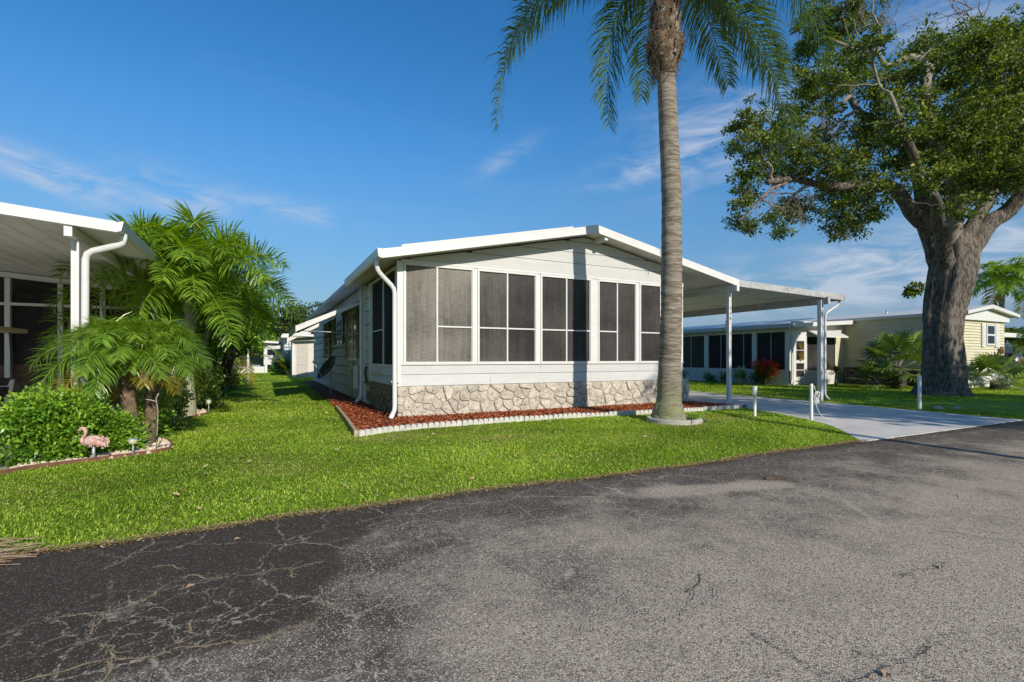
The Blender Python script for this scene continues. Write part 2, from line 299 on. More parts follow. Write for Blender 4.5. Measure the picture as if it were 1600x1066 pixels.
def asphalt_mat():
    m, t = new_mat('weathered_asphalt')
    out = N(t, 'ShaderNodeOutputMaterial'); b = N(t, 'ShaderNodeBsdfPrincipled')
    L(t, b.outputs[0], out.inputs[0])
    tc = N(t, 'ShaderNodeTexCoord'); O = tc.outputs['Object']
    seal = N(t, 'ShaderNodeAttribute', attribute_name='seal')
    worn = N(t, 'ShaderNodeAttribute', attribute_name='worn')
    # aggregate: exposed stones
    vo = N(t, 'ShaderNodeTexVoronoi', ins={'Scale': 210}); L(t, O, vo.inputs['Vector'])
    v2 = N(t, 'ShaderNodeTexVoronoi', ins={'Scale': 130}); L(t, O, v2.inputs['Vector'])
    sp = N(t, 'ShaderNodeSeparateColor'); L(t, vo.outputs['Color'], sp.inputs[0])
    sp2 = N(t, 'ShaderNodeSeparateColor'); L(t, v2.outputs['Color'], sp2.inputs[0])
    nb = N(t, 'ShaderNodeTexNoise', ins={'Scale': 1.7, 'Detail': 7, 'Roughness': 0.65}); L(t, O, nb.inputs['Vector'])
    nf = N(t, 'ShaderNodeTexNoise', ins={'Scale': 34, 'Detail': 6, 'Roughness': 0.7}); L(t, O, nf.inputs['Vector'])
    def mm(op, a, b_):
        n = N(t, 'ShaderNodeMath', operation=op)
        for i, q in enumerate((a, b_)):
            if isinstance(q, (int, float)): n.inputs[i].default_value = q
            else: L(t, q, n.inputs[i])
        return n.outputs[0]
    # sealed patch edge broken up by noise
    sj = mm('ADD', seal.outputs['Fac'], mm('MULTIPLY', mm('SUBTRACT', nf.outputs[0], 0.5), 0.55))
    sj = mm('ADD', sj, mm('MULTIPLY', mm('SUBTRACT', nb.outputs[0], 0.5), 0.5))
    sm = N(t, 'ShaderNodeMapRange', interpolation_type='SMOOTHSTEP', ins={1: 0.38, 2: 0.62}); L(t, sj, sm.inputs[0])
    wn_ = mm('ADD', worn.outputs['Fac'], mm('MULTIPLY', mm('SUBTRACT', nb.outputs[0], 0.5), 2.1))
    wm = N(t, 'ShaderNodeMapRange', interpolation_type='SMOOTHSTEP', ins={1: 0.0, 2: 1.0}); L(t, wn_, wm.inputs[0])
    binder = N(t, 'ShaderNodeMix', data_type='RGBA', ins={6: (0.084, 0.068, 0.056, 1), 7: (0.42, 0.345, 0.26, 1)}); L(t, wm.outputs[0], binder.inputs[0])
    stone = N(t, 'ShaderNodeMix', data_type='RGBA', ins={6: (0.10, 0.082, 0.064, 1), 7: (0.72, 0.59, 0.44, 1)}); L(t, sp.outputs[0], stone.inputs[0])
    # stones show where random value < exposure
    ex = mm('ADD', 0.16, mm('MULTIPLY', wm.outputs[0], 0.50))
    show = N(t, 'ShaderNodeMath', operation='LESS_THAN'); L(t, sp.outputs[1], show.inputs[0]); L(t, ex, show.inputs[1])
    c1 = N(t, 'ShaderNodeMix', data_type='RGBA'); L(t, show.outputs[0], c1.inputs[0]); L(t, binder.outputs[2], c1.inputs[6]); L(t, stone.outputs[2], c1.inputs[7])
    # dark pits
    pit = N(t, 'ShaderNodeMath', operation='LESS_THAN', ins={1: 0.16}); L(t, sp2.outputs[2], pit.inputs[0])
    pf = mm('MULTIPLY', pit.outputs[0], 0.55)
    c2 = N(t, 'ShaderNodeMix', data_type='RGBA', ins={7: (0.03, 0.028, 0.026, 1)}); L(t, pf, c2.inputs[0]); L(t, c1.outputs[2], c2.inputs[6])
    # sealer coat
    dark = N(t, 'ShaderNodeMix', data_type='RGBA', ins={6: (0.020, 0.016, 0.012, 1), 7: (0.092, 0.074, 0.056, 1)}); L(t, nf.outputs[0], dark.inputs[0])
    spk = N(t, 'ShaderNodeMath', operation='LESS_THAN', ins={1: 0.05}); L(t, sp.outputs[2], spk.inputs[0])
    d2 = N(t, 'ShaderNodeMix', data_type='RGBA', ins={7: (0.26, 0.22, 0.17, 1)}); L(t, spk.outputs[0], d2.inputs[0]); L(t, dark.outputs[2], d2.inputs[6])
    c3 = N(t, 'ShaderNodeMix', data_type='RGBA'); L(t, mm('MULTIPLY', sm.outputs[0], 0.93), c3.inputs[0]); L(t, c2.outputs[2], c3.inputs[6]); L(t, d2.outputs[2], c3.inputs[7])
    nd = N(t, 'ShaderNodeTexNoise', ins={'Scale': 5.5, 'Detail': 6, 'Roughness': 0.7}); L(t, O, nd.inputs['Vector'])
    dv = N(t, 'ShaderNodeVectorMath', operation='MULTIPLY_ADD'); dv.inputs[1].default_value = (0.22, 0.22, 0.0); L(t, nd.outputs['Color'], dv.inputs[0]); L(t, O, dv.inputs[2])
    def crk(scale, wdt, m0, m1, msc, seed):
        ve = N(t, 'ShaderNodeTexVoronoi', feature='DISTANCE_TO_EDGE', ins={'Scale': scale}); L(t, dv.outputs[0], ve.inputs['Vector'])
        mr = N(t, 'ShaderNodeMapRange', ins={1: wdt * 0.35, 2: wdt, 3: 1.0, 4: 0.0}); L(t, ve.outputs['Distance'], mr.inputs[0])
        mo = N(t, 'ShaderNodeMapping', ins={'Location': (seed, seed * 2, 0)}); L(t, O, mo.inputs[0])
        nm = N(t, 'ShaderNodeTexNoise', ins={'Scale': msc, 'Detail': 4, 'Roughness': 0.6}); L(t, mo.outputs[0], nm.inputs['Vector'])
        mk = N(t, 'ShaderNodeMapRange', ins={1: m0, 2: m1}); L(t, nm.outputs[0], mk.inputs[0])
        brk = N(t, 'ShaderNodeMapRange', ins={1: 0.40, 2: 0.56}); L(t, nf.outputs[0], brk.inputs[0])
        return mm('MULTIPLY', mm('MULTIPLY', mr.outputs[0], mk.outputs[0]), brk.outputs[0])
    ck = mm('MAXIMUM', crk(1.9, 0.011, 0.40, 0.52, 0.8, 3.1), crk(6.0, 0.024, 0.50, 0.62, 0.7, 7.7))
    ck = mm('MULTIPLY', ck, 0.85)
    c4 = N(t, 'ShaderNodeMix', data_type='RGBA', ins={7: (0.48, 0.41, 0.31, 1)}); L(t, ck, c4.inputs[0]); L(t, c3.outputs[2], c4.inputs[6])
    L(t, c4.outputs[2], b.inputs['Base Color'])
    b.inputs['Roughness'].default_value = 0.82
    b.inputs['Specular IOR Level'].default_value = 0.12
    hd = mm('ADD', mm('MULTIPLY', vo.outputs['Distance'], -0.7), mm('MULTIPLY', nf.outputs[0], 0.9))
    bp = N(t, 'ShaderNodeBump', ins={'Strength': 0.8, 'Distance': 0.004}); L(t, hd, bp.inputs['Height']); L(t, bp.outputs[0], b.inputs['Normal'])
    return m
ASPH = asphalt_mat()

def screen_mat(name, col, alpha, col2=None):
    """woven insect screen: pale threads over partly open mesh, with the uneven banding real screens show"""
    m, t = new_mat(name)
    out = N(t, 'ShaderNodeOutputMaterial'); b = N(t, 'ShaderNodeBsdfPrincipled', ins={'Roughness': 0.8, 'Specular IOR Level': 0.1})
    tr = N(t, 'ShaderNodeBsdfTransparent'); mix = N(t, 'ShaderNodeMixShader')
    tc = N(t, 'ShaderNodeTexCoord')
    mp = N(t, 'ShaderNodeMapping', ins={'Scale': (3.0, 3.0, 42)}); L(t, tc.outputs['Object'], mp.inputs[0])
    a = N(t, 'ShaderNodeTexNoise', ins={'Scale': 2.2, 'Detail': 7, 'Roughness': 0.75}); L(t, mp.outputs[0], a.inputs['Vector'])
    c = N(t, 'ShaderNodeTexNoise', ins={'Scale': 0.9, 'Detail': 4}); L(t, tc.outputs['Object'], c.inputs['Vector'])
    mp2 = N(t, 'ShaderNodeMapping', ins={'Scale': (30, 30, 1.2)}); L(t, tc.outputs['Object'], mp2.inputs[0])
    v = N(t, 'ShaderNodeTexNoise', ins={'Scale': 0.9, 'Detail': 2, 'Roughness': 0.5}); L(t, mp2.outputs[0], v.inputs['Vector'])
    s = N(t, 'ShaderNodeMath', operation='ADD'); L(t, a.outputs[0], s.inputs[0]); L(t, c.outputs[0], s.inputs[1])
    vq = N(t, 'ShaderNodeMath', operation='MULTIPLY_ADD', ins={1: 0.35, 2: 0.325}); L(t, v.outputs[0], vq.inputs[0])
    s2 = N(t, 'ShaderNodeMath', operation='ADD'); L(t, s.outputs[0], s2.inputs[0]); L(t, vq.outputs[0], s2.inputs[1])
    r = N(t, 'ShaderNodeMapRange', ins={1: 1.25, 2: 1.75}); L(t, s2.outputs[0], r.inputs[0])
    mx = N(t, 'ShaderNodeMix', data_type='RGBA'); L(t, r.outputs[0], mx.inputs[0])
    mx.inputs[6].default_value = rgb([q * 0.48 for q in col]); mx.inputs[7].default_value = rgb([q * 1.6 for q in (col2 or col)])
    L(t, mx.outputs[2], b.inputs['Base Color'])
    mix.inputs[0].default_value = alpha
    L(t, tr.outputs[0], mix.inputs[1]); L(t, b.outputs[0], mix.inputs[2]); L(t, mix.outputs[0], out.inputs[0])
    return m
SCREEN_L = screen_mat('sunlit_tan_screen', (0.175, 0.160, 0.137), 0.92)  # lighter copy for the left bay: sun on the mesh painted into the colour
SCREEN_M = screen_mat('half_sunlit_screen', (0.100, 0.091, 0.079), 0.88)  # in-between copy, with less of that sunlit mesh tone painted in
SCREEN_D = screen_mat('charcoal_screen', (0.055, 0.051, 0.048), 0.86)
SCREEN_S = screen_mat('black_screen', (0.035, 0.032, 0.031), 0.88)

# ------------------------------------------------------------------ mesh helpers
class MB:
    def __init__(s): s.v = []; s.f = []; s.t = None; s.sm = False
    def quad(s, a, b, c, d):
        n = len(s.v); s.v += [a, b, c, d]; s.f.append((n, n + 1, n + 2, n + 3)); return s
    def box(s, x0, x1, y0, y1, z0, z1):
        n = len(s.v)
        s.v += [(x0, y0, z0), (x1, y0, z0), (x1, y1, z0), (x0, y1, z0), (x0, y0, z1), (x1, y0, z1), (x1, y1, z1), (x0, y1, z1)]
        s.f += [(n, n + 3, n + 2, n + 1), (n + 4, n + 5, n + 6, n + 7), (n, n + 1, n + 5, n + 4), (n + 1, n + 2, n + 6, n + 5), (n + 2, n + 3, n + 7, n + 6), (n + 3, n, n + 4, n + 7)]
        return s
    def bar(s, p, q, w, h, up=(0, 0, 1)):
        """box of width w and height h swept from p to q"""
        p, q = Vector(p), Vector(q); d = (q - p).normalized(); u = Vector(up)
        if abs(d.dot(u)) > 0.98: u = Vector((0, 1, 0))
        sx = d.cross(u).normalized(); uz = sx.cross(d).normalized()
        n = len(s.v)
        for c in (p, q):
            for a, b in ((-1, -1), (1, -1), (1, 1), (-1, 1)):
                s.v.append(tuple(c + sx * (a * w / 2) + uz * (b * h / 2)))
        s.f += [(n, n + 3, n + 2, n + 1), (n + 4, n + 5, n + 6, n + 7), (n, n + 1, n + 5, n + 4), (n + 1, n + 2, n + 6, n + 5), (n + 2, n + 3, n + 7, n + 6), (n + 3, n, n + 4, n + 7)]
        return s
    def prism_xz(s, pts, y0, y1):
        """polygon in x-z extruded from y0 to y1"""
        n = len(s.v); k = len(pts)
        s.v += [(x, y0, z) for x, z in pts] + [(x, y1, z) for x, z in pts]
        s.f.append(tuple(range(n, n + k))); s.f.append(tuple(range(n + 2 * k - 1, n + k - 1, -1)))
        for i in range(k):
            j = (i + 1) % k
            s.f.append((n + i, n + k + i, n + k + j, n + j))
        return s
    def prism_yz(s, pts, x0, x1):
        n = len(s.v); k = len(pts)
        s.v += [(x0, y, z) for y, z in pts] + [(x1, y, z) for y, z in pts]
        s.f.append(tuple(range(n, n + k))); s.f.append(tuple(range(n + 2 * k - 1, n + k - 1, -1)))
        for i in range(k):
            j = (i + 1) % k
            s.f.append((n + i, n + k + i, n + k + j, n + j))
        return s
    def prism_xy(s, pts, z0, z1):
        n = len(s.v); k = len(pts)
        s.v += [(x, y, z0) for x, y in pts] + [(x, y, z1) for x, y in pts]
        s.f.append(tuple(range(n + k - 1, n - 1, -1))); s.f.append(tuple(range(n + k, n + 2 * k)))
        for i in range(k):
            j = (i + 1) % k
            s.f.append((n + i, n + j, n + k + j, n + k + i))
        return s
    def tube(s, pts, rad, seg=8, lobes=0.0, jit=0.0, cap=True, nl=3, ph=0.0, squash=1.0):
        """swept tube with a radius per point; lobes flute the section, jit roughens it"""
        P = [Vector(p) for p in pts]
        if isinstance(rad, (int, float)): rad = [rad] * len(P)
        n0 = len(s.v); ref = None
        for i, p in enumerate(P):
            d = (P[min(i + 1, len(P) - 1)] - P[max(i - 1, 0)]).normalized()
            if ref is None:
                ref = Vector((1, 0, 0)) if abs(d.x) < 0.9 else Vector((0, 1, 0))
            a = (ref - d * ref.dot(d)).normalized(); ref = a; b = d.cross(a)
            for k in range(seg):
                th = 2 * math.pi * k / seg
                r = rad[i] * (1 + lobes * math.sin(nl * th + ph + i * 0.13) + 0.5 * lobes * math.sin((2 * nl + 1) * th + ph * 2 + i * 0.21))
                if jit: r *= 1 + jit * (mnoise.noise(Vector((math.cos(th) * 1.7, math.sin(th) * 1.7, i * 0.6 + ph))))
                s.v.append(tuple(p + a * (r * math.cos(th)) + b * (r * squash * math.sin(th))))
        for i in range(len(P) - 1):
            for k in range(seg):
                k2 = (k + 1) % seg
                s.f.append((n0 + i * seg + k, n0 + i * seg + k2, n0 + (i + 1) * seg + k2, n0 + (i + 1) * seg + k))
        if cap:
            s.f.append(tuple(n0 + k for k in range(seg - 1, -1, -1)))
            s.f.append(tuple(n0 + (len(P) - 1) * seg + k for k in range(seg)))
        s.sm = True
        return s
    def lathe(s, prof, cx, cy, seg=14):
        """profile of (radius, z) about a vertical axis"""
        n0 = len(s.v)
        for r, z in prof:
            for k in range(seg):
                th = 2 * math.pi * k / seg
                s.v.append((cx + r * math.cos(th), cy + r * math.sin(th), z))
        for i in range(len(prof) - 1):
            for k in range(seg):
                k2 = (k + 1) % seg
                s.f.append((n0 + i * seg + k, n0 + i * seg + k2, n0 + (i + 1) * seg + k2, n0 + (i + 1) * seg + k))
        s.f.append(tuple(n0 + k for k in range(seg - 1, -1, -1)))
        s.f.append(tuple(n0 + (len(prof) - 1) * seg + k for k in range(seg)))
        return s

LOC = {}
def tag(o, label=None, cat=None, group=None, kind=None):
    if label: o['label'] = label
    if cat: o['category'] = cat
    if group: o['group'] = group
    if kind: o['kind'] = kind
    return o
def thing(name, loc, label, cat, group=None):
    o = bpy.data.objects.new(name, None); COL.objects.link(o)
    o.location = loc; o.empty_display_size = 0.2
    LOC[o.name] = Vector(loc)
    return tag(o, label, cat, group)
def build(mb, name, mat, parent=None, loc=None, label=None, cat=None, group=None, kind=None, smooth=None):
    """link an MB as ONE object; vertices are given in world space"""
    me = bpy.data.meshes.new(name)
    if parent is not None: o0 = LOC[parent.name]
    else: o0 = Vector(loc or (0, 0, 0))
    ox, oy, oz = o0
    me.from_pydata([(x - ox, y - oy, z - oz) for x, y, z in mb.v], [], mb.f)
    me.validate(); me.update()
    if smooth if smooth is not None else mb.sm:
        me.polygons.foreach_set('use_smooth', [True] * len(me.polygons))
    if mat: me.materials.append(mat)
    o = bpy.data.objects.new(name, me); COL.objects.link(o)
    if parent is not None:
        o.parent = parent
        LOC[o.name] = o0
        o.location = (0, 0, 0)
    else:
        o.location = o0; LOC[o.name] = o0
    return tag(o, label, cat, group, kind)
def npmesh(name, V, F, mat, tint=None, parent=None, loc=(0, 0, 0), smooth=False, attrs=None, **kw):
    """fast mesh from numpy arrays: V (n,3) world space, F (m,4) quads"""
    o0 = np.array(LOC[parent.name] if parent is not None else loc)
    V = (np.asarray(V, dtype=np.float32) - o0.astype(np.float32))
    me = bpy.data.meshes.new(name)
    me.vertices.add(len(V)); me.vertices.foreach_set('co', V.ravel())
    k = F.shape[1]
    me.loops.add(F.size); me.loops.foreach_set('vertex_index', F.astype(np.int32).ravel())
    me.polygons.add(len(F)); me.polygons.foreach_set('loop_start', np.arange(0, F.size, k, dtype=np.int32))
    me.polygons.foreach_set('loop_total', np.full(len(F), k, dtype=np.int32))
    if smooth: me.polygons.foreach_set('use_smooth', np.ones(len(F), dtype=bool))
    if tint is not None:
        a = me.attributes.new('tint', 'FLOAT', 'POINT'); a.data.foreach_set('value', np.asarray(tint, dtype=np.float32))
    for an, av in (attrs or {}).items():
        a = me.attributes.new(an, 'FLOAT', 'POINT'); a.data.foreach_set('value', np.asarray(av, dtype=np.float32))
    me.update(calc_edges=True)
    me.materials.append(mat)
    o = bpy.data.objects.new(name, me); COL.objects.link(o)
    if parent is not None: o.parent = parent; LOC[o.name] = Vector(o0)
    else: o.location = Vector(o0); LOC[o.name] = Vector(o0)
    return tag(o, kw.get('label'), kw.get('cat'), kw.get('group'), kw.get('kind'))
def unit(a): return a / np.maximum(np.linalg.norm(a, axis=-1, keepdims=True), 1e-9)
def leaf_arrays(base, d, side, length, width, droop=0.15, mid=0.45):
    """one folded-diamond quad per leaf"""
    L_ = length[:, None]; W = width[:, None]
    up = np.cross(side, d)
    m = base + d * L_ * mid
    tip = base + d * L_ + np.array([0, 0, -1.0]) * L_ * droop
    V = np.stack([base, m + side * W / 2 + up * W * 0.12, tip, m - side * W / 2 + up * W * 0.12], axis=1).reshape(-1, 3)
    n = len(base)
    F = np.arange(4 * n).reshape(n, 4)
    return V, F
def rand_dirs(n, zb=0.0):
    v = rng.normal(size=(n, 3)); v[:, 2] += zb
    return unit(v)
def leaf_cloud(centers, radii, n_each, size, flat=1.0, zbias=0.2, tint_shift=0.0, hollow=0.35, lw=0.5, top_light=0.25, squash=(1, 1, 0.8)):
    """leaves scattered through several blobs, denser to the outside, pointing outward"""
    B = []; D = []; T = []
    for c, r, n in zip(centers, radii, n_each):
        n = int(n)
        u_ = rand_dirs(n)
        rr = (hollow + (1 - hollow) * rng.random(n) ** 0.6)[:, None]
        # lumpy radius
        lump = 1 + 0.28 * np.sin(u_[:, 0:1] * 5 + c[0] * 3) * np.cos(u_[:, 1:2] * 6 + c[1]) + 0.15 * rng.normal(size=(n, 1))
        p = np.array(c) + u_ * rr * r * lump * np.array(squash)
        B.append(p); D.append(unit(u_ + rng.normal(size=(n, 3)) * 0.7 + np.array([0, 0, zbias])))
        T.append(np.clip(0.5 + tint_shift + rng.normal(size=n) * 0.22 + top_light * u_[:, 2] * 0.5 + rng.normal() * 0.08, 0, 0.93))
    B = np.concatenate(B); D = np.concatenate(D); T = np.concatenate(T)
    n = len(B)
    ref = rand_dirs(n, 0.8)
    side = unit(np.cross(D, ref))
    ln = size * (0.6 + 0.8 * rng.random(n))
    V, F = leaf_arrays(B, D, side, ln, ln * lw)
    return V, F, np.repeat(T, 4)

def bez(p0, p1, p2, p3, n):
    t = np.linspace(0, 1, n)[:, None]
    p0, p1, p2, p3 = map(np.array, (p0, p1, p2, p3))
    return (1 - t) ** 3 * p0 + 3 * (1 - t) ** 2 * t * p1 + 3 * (1 - t) * t ** 2 * p2 + t ** 3 * p3
def frond(parent, P, mat, pairs, ll, lw, droop, name='frond', r0=0.02, start=0.12, ang=0.9, vee=0.35, seg=3, ttint=0.0, stem=None, ruffle=0.25, label=None, both=True):
    """pinnate palm frond: rachis with drooping leaflets on each side. P = bezier control points (world)"""
    n = 40
    C = bez(*P, n)
    tang = unit(np.gradient(C, axis=0))
    upv = np.array([0, 0, 1.0])
    sidev = np.cross(tang, upv)
    bad = np.linalg.norm(sidev, axis=1) < 0.15
    # keep the side vector continuous through vertical sections
    last = None
    for i in range(n):
        s_ = sidev[i]
        if bad[i] and last is not None: s_ = last
        if last is not None and np.dot(s_, last) < 0: s_ = -s_
        ln_ = np.linalg.norm(s_)
        s_ = s_ / ln_ if ln_ > 1e-6 else np.array([1.0, 0, 0])
        sidev[i] = s_; last = s_
    ts = np.linspace(start, 0.995, pairs)
    Vs = []; Fs = []; Ts = []; cnt = 0
    idx = np.concatenate([ts, ts]); sg = np.concatenate([np.ones(pairs), -np.ones(pairs)])
    idx = np.clip(idx + rng.normal(size=2 * pairs) * 0.004, 0, 1)
    fi = idx * (n - 1); i0 = np.clip(fi.astype(int), 0, n - 2); fr = (fi - i0)[:, None]
    base = C[i0] * (1 - fr) + C[i0 + 1] * fr
    tg = unit(tang[i0] * (1 - fr) + tang[i0 + 1] * fr)
    sv = unit(sidev[i0] * (1 - fr) + sidev[i0 + 1] * fr) * sg[:, None]
    nv = np.cross(sv, tg) * np.where(sg > 0, 1, -1)[:, None]
    nv = np.where(nv[:, 2:3] < 0, -nv, nv)
    env = np.sin(np.pi * (0.12 + 0.83 * (idx - start) / (1 - start))) ** 0.6
    length = ll * env * (0.85 + 0.3 * rng.random(2 * pairs))
    forward = ang + 0.5 * (idx - 0.5)
    d = unit(sv + tg * forward[:, None] + nv * (vee + ruffle * rng.normal(size=(2 * pairs, 1))))
    w_ = lw * (0.75 + 0.4 * rng.random(2 * pairs))
    pts = [base]; cur = base.copy(); dd = d.copy()
    for k in range(seg):
        cur = cur + dd * (length / seg)[:, None]
        pts.append(cur)
        dd = unit(dd + np.array([0, 0, -1.0]) * droop * (0.7 + 0.6 * rng.random((2 * pairs, 1))))
    ws = [0.35, 1.0, 0.8, 0.08] if seg == 3 else [0.35, 1.0, 0.08]
    wide = unit(np.cross(d, nv))
    m = 2 * pairs
    V = np.zeros((m, (seg + 1) * 2, 3))
    for k in range(seg + 1):
        V[:, 2 * k] = pts[k] + wide * (w_ * ws[k] / 2)[:, None]
        V[:, 2 * k + 1] = pts[k] - wide * (w_ * ws[k] / 2)[:, None]
    Fl = np.concatenate([np.array([[2 * k, 2 * k + 1, 2 * k + 3, 2 * k + 2]]) for k in range(seg)])
    F = (np.arange(m)[:, None, None] * ((seg + 1) * 2) + Fl[None]).reshape(-1, 4)
    tt = np.clip(0.5 + ttint + rng.normal(size=m) * 0.16, 0, 0.99)
    T = np.repeat(tt, (seg + 1) * 2)
    V = V.reshape(-1, 3)
    # rachis, 4-sided
    rr = np.linspace(r0, r0 * 0.18, n)
    rv = np.stack([C + sidev * rr[:, None], C + np.cross(tang, sidev) * rr[:, None], C - sidev * rr[:, None], C - np.cross(tang, sidev) * rr[:, None]], axis=1).reshape(-1, 3)
    o_ = len(V)
    rf = []
    for i in range(n - 1):
        for k in range(4):
            rf.append((o_ + 4 * i + k, o_ + 4 * i + (k + 1) % 4, o_ + 4 * i + 4 + (k + 1) % 4, o_ + 4 * i + 4 + k))
    V = np.concatenate([V, rv]); F = np.concatenate([F, np.array(rf)])
    T = np.concatenate([T, np.full(len(rv), 0.78)])
    return npmesh(name, V, F, mat, T, parent=parent, smooth=False, label=label)
def crown_fronds(parent, c, n, length, mat, pairs, ll, lw, droop, rise=0.8, sag=1.0, az0=0.0, emin=-0.2, emax=1.3, seed=1, old=None, oldmat=None, **k):
    rs = random.Random(seed)
    for i in range(n):
        az = az0 + i * 2.39996 + rs.uniform(-0.2, 0.2)
        e = emax - (emax - emin) * (i + 0.5) / n           # young fronds upright, old ones hanging
        ln = length * rs.uniform(0.85, 1.1)
        h = Vector((math.cos(az), math.sin(az), 0))
        c0 = Vector(c) + h * 0.03
        d0 = h * math.cos(e) + Vector((0, 0, math.sin(e)))
        p1 = c0 + d0 * ln * 0.36
        p2 = c0 + d0 * ln * 0.62 + h * ln * 0.14 - Vector((0, 0, 1)) * ln * 0.06 * sag
        p3 = c0 + d0 * ln * 0.70 + h * ln * 0.26 - Vector((0, 0, 1)) * ln * (0.30 + 0.22 * (1 - e / 1.5)) * sag
        mm_ = mat; tt = 0.12 * (e - 0.5)
        if oldmat and i >= n - (old or 0): mm_ = oldmat; tt = 0
        frond(parent, (tuple(c0), tuple(p1), tuple(p2), tuple(p3)), mm_, pairs, ll, lw, droop, ttint=tt, **k)

def inpoly(x, y, poly):
    r = np.zeros(x.shape, dtype=bool); n = len(poly); j = n - 1
    for i in range(n):
        xi, yi = poly[i]; xj, yj = poly[j]
        c = ((yi > y) != (yj > y)) & (x < (xj - xi) * (y - yi) / ((yj - yi) or 1e-9) + xi)
        r ^= c; j = i
    return r
def sdist(x, y, line):
    """distance to an open polyline"""
    best = np.full(x.shape, 1e9)
    for (ax, ay), (bx, by) in zip(line[:-1], line[1:]):
        dx, dy = bx - ax, by - ay
        t = np.clip(((x - ax) * dx + (y - ay) * dy) / (dx * dx + dy * dy + 1e-12), 0, 1)
        best = np.minimum(best, np.hypot(x - ax - t * dx, y - ay - t * dy))
    return best

# =================================================================== SETTING
ROAD_Y = 3.88
def edge_wobble(x): return 0.035 * np.sin(x * 1.3) + 0.02 * np.sin(x * 3.7 + 1) + 0.012 * np.sin(x * 9.1)
# ground sheet out to the horizon
g = MB().quad((-1500, -1500, 0), (1500, -1500, 0), (1500, 1500, 0), (-1500, 1500, 0))
build(g, 'ground', LAWN, kind='structure')
# asphalt road
xs = np.concatenate([[-400, -120, -40, -16, -9], np.linspace(-6, 16, 400), [20, 40, 120, 400]])
ys = np.concatenate([[-9, -6, -3, -1], np.linspace(0, ROAD_Y, 80)])
X, Y = np.meshgrid(xs, ys, indexing='ij')
Yw = Y + np.where(Y > ROAD_Y - 0.001, edge_wobble(X), 0)
PATCH = [(-8, 2.02), (-3, 2.08), (-0.77, 2.19), (-0.52, 2.24), (-0.07, 2.26), (0.25, 2.32), (0.23, 2.45), (0.27, 2.65), (0.4, 2.8), (0.4, 3.1), (0.64, 3.34), (0.89, 3.68), (1.02, 3.85)]
ins = inpoly(X, Y, PATCH + [(1.02, 5), (-8, 5)])
sdp = sdist(X, Y, PATCH)
seal = np.clip(0.5 + np.where(ins, 1, -1) * sdp * 2.6, 0, 1)
band = np.clip((Y - 3.15 + 0.012 * (X - 2)) / 0.7, 0, 1) ** 1.3
worn = np.clip(1.02 - (Y - 1.1) / 2.5, 0.0, 1.0)
worn = worn * np.clip(0.42 + (X - 0.2) * 0.55, 0.38, 1.0)
seal = np.maximum(seal, band * 0.56)
seal = np.maximum(seal, np.clip(0.52 - sdist(X, Y, [(2.1, 1.75), (2.5, 1.55), (2.7, 1.5)]) * 1.1, 0, 1) * 0.7)
for ln_, wd in (([(2.45, 2.25), (2.52, 1.99), (2.52, 1.82), (2.53, 1.67)], 0.05), ([(4.4, 1.9), (5.2, 2.1)], 0.2), ([(3.0, 3.2), (4.2, 2.9)], 0.15)):
    worn = np.maximum(worn, np.exp(-(sdist(X, Y, ln_) / wd) ** 2) * 1.1)
nx, ny = X.shape
Zr = np.full(X.shape, 0.004)
V = np.stack([X, Yw, Zr], axis=-1).reshape(-1, 3)
I, J = np.meshgrid(np.arange(nx - 1), np.arange(ny - 1), indexing='ij')
q = (I * ny + J).ravel()
F = np.stack([q, q + ny, q + ny + 1, q + 1], axis=1)
npmesh('road', V, F, ASPH, kind='structure', attrs={'seal': seal.ravel(), 'worn': worn.ravel()})

# cracks with dirt and dry grass worked into them
CR_TAN = surf('crack_dirt', (0.38, 0.29, 0.17), (0.20, 0.15, 0.10), 40, 0.95)
CR_PALE = surf('crack_dust', (0.46, 0.41, 0.32), (0.30, 0.26, 0.20), 40, 0.95)
CR_DARK = surf('crack_open', (0.035, 0.032, 0.028), (0.07, 0.06, 0.05), 40, 0.95)
CA = [[(-0.97, 2.77), (-0.84, 2.83), (-0.73, 2.83), (-0.63, 2.8), (-0.55, 2.83), (-0.47, 2.9), (-0.45, 2.99), (-0.34, 3.08), (-0.11, 2.94), (0.06, 2.96), (0.14, 2.91), (0.3, 2.95)], [(-1.3, 2.3), (-0.84, 2.38), (-0.7, 2.34), (-0.58, 2.36), (-0.47, 2.33), (-0.37, 2.3), (-0.31, 2.33), (-0.19, 2.29), (-0.12, 2.29), (-0.03, 2.24), (0.05, 2.26), (0.09, 2.29), (0.2, 2.28), (0.23, 2.36), (0.25, 2.64)], [(-0.64, 2.77), (-0.65, 2.67), (-0.62, 2.52), (-0.53, 2.46), (-0.5, 2.27), (-0.52, 2.1), (-0.6, 1.9)], [(-0.77, 3.37), (-0.7, 3.47), (-0.64, 3.64), (-0.61, 3.75)], [(0.08, 3.25), (0.13, 3.35), (0.26, 3.38)], [(0.24, 3.28), (0.33, 3.23), (0.48, 3.25)], [(-0.31, 2.36), (-0.28, 2.44), (-0.28, 2.55)], [(-0.54, 3.28), (-0.47, 3.28), (-0.39, 3.18)], [(0.14, 2.91), (0.14, 2.8)]]
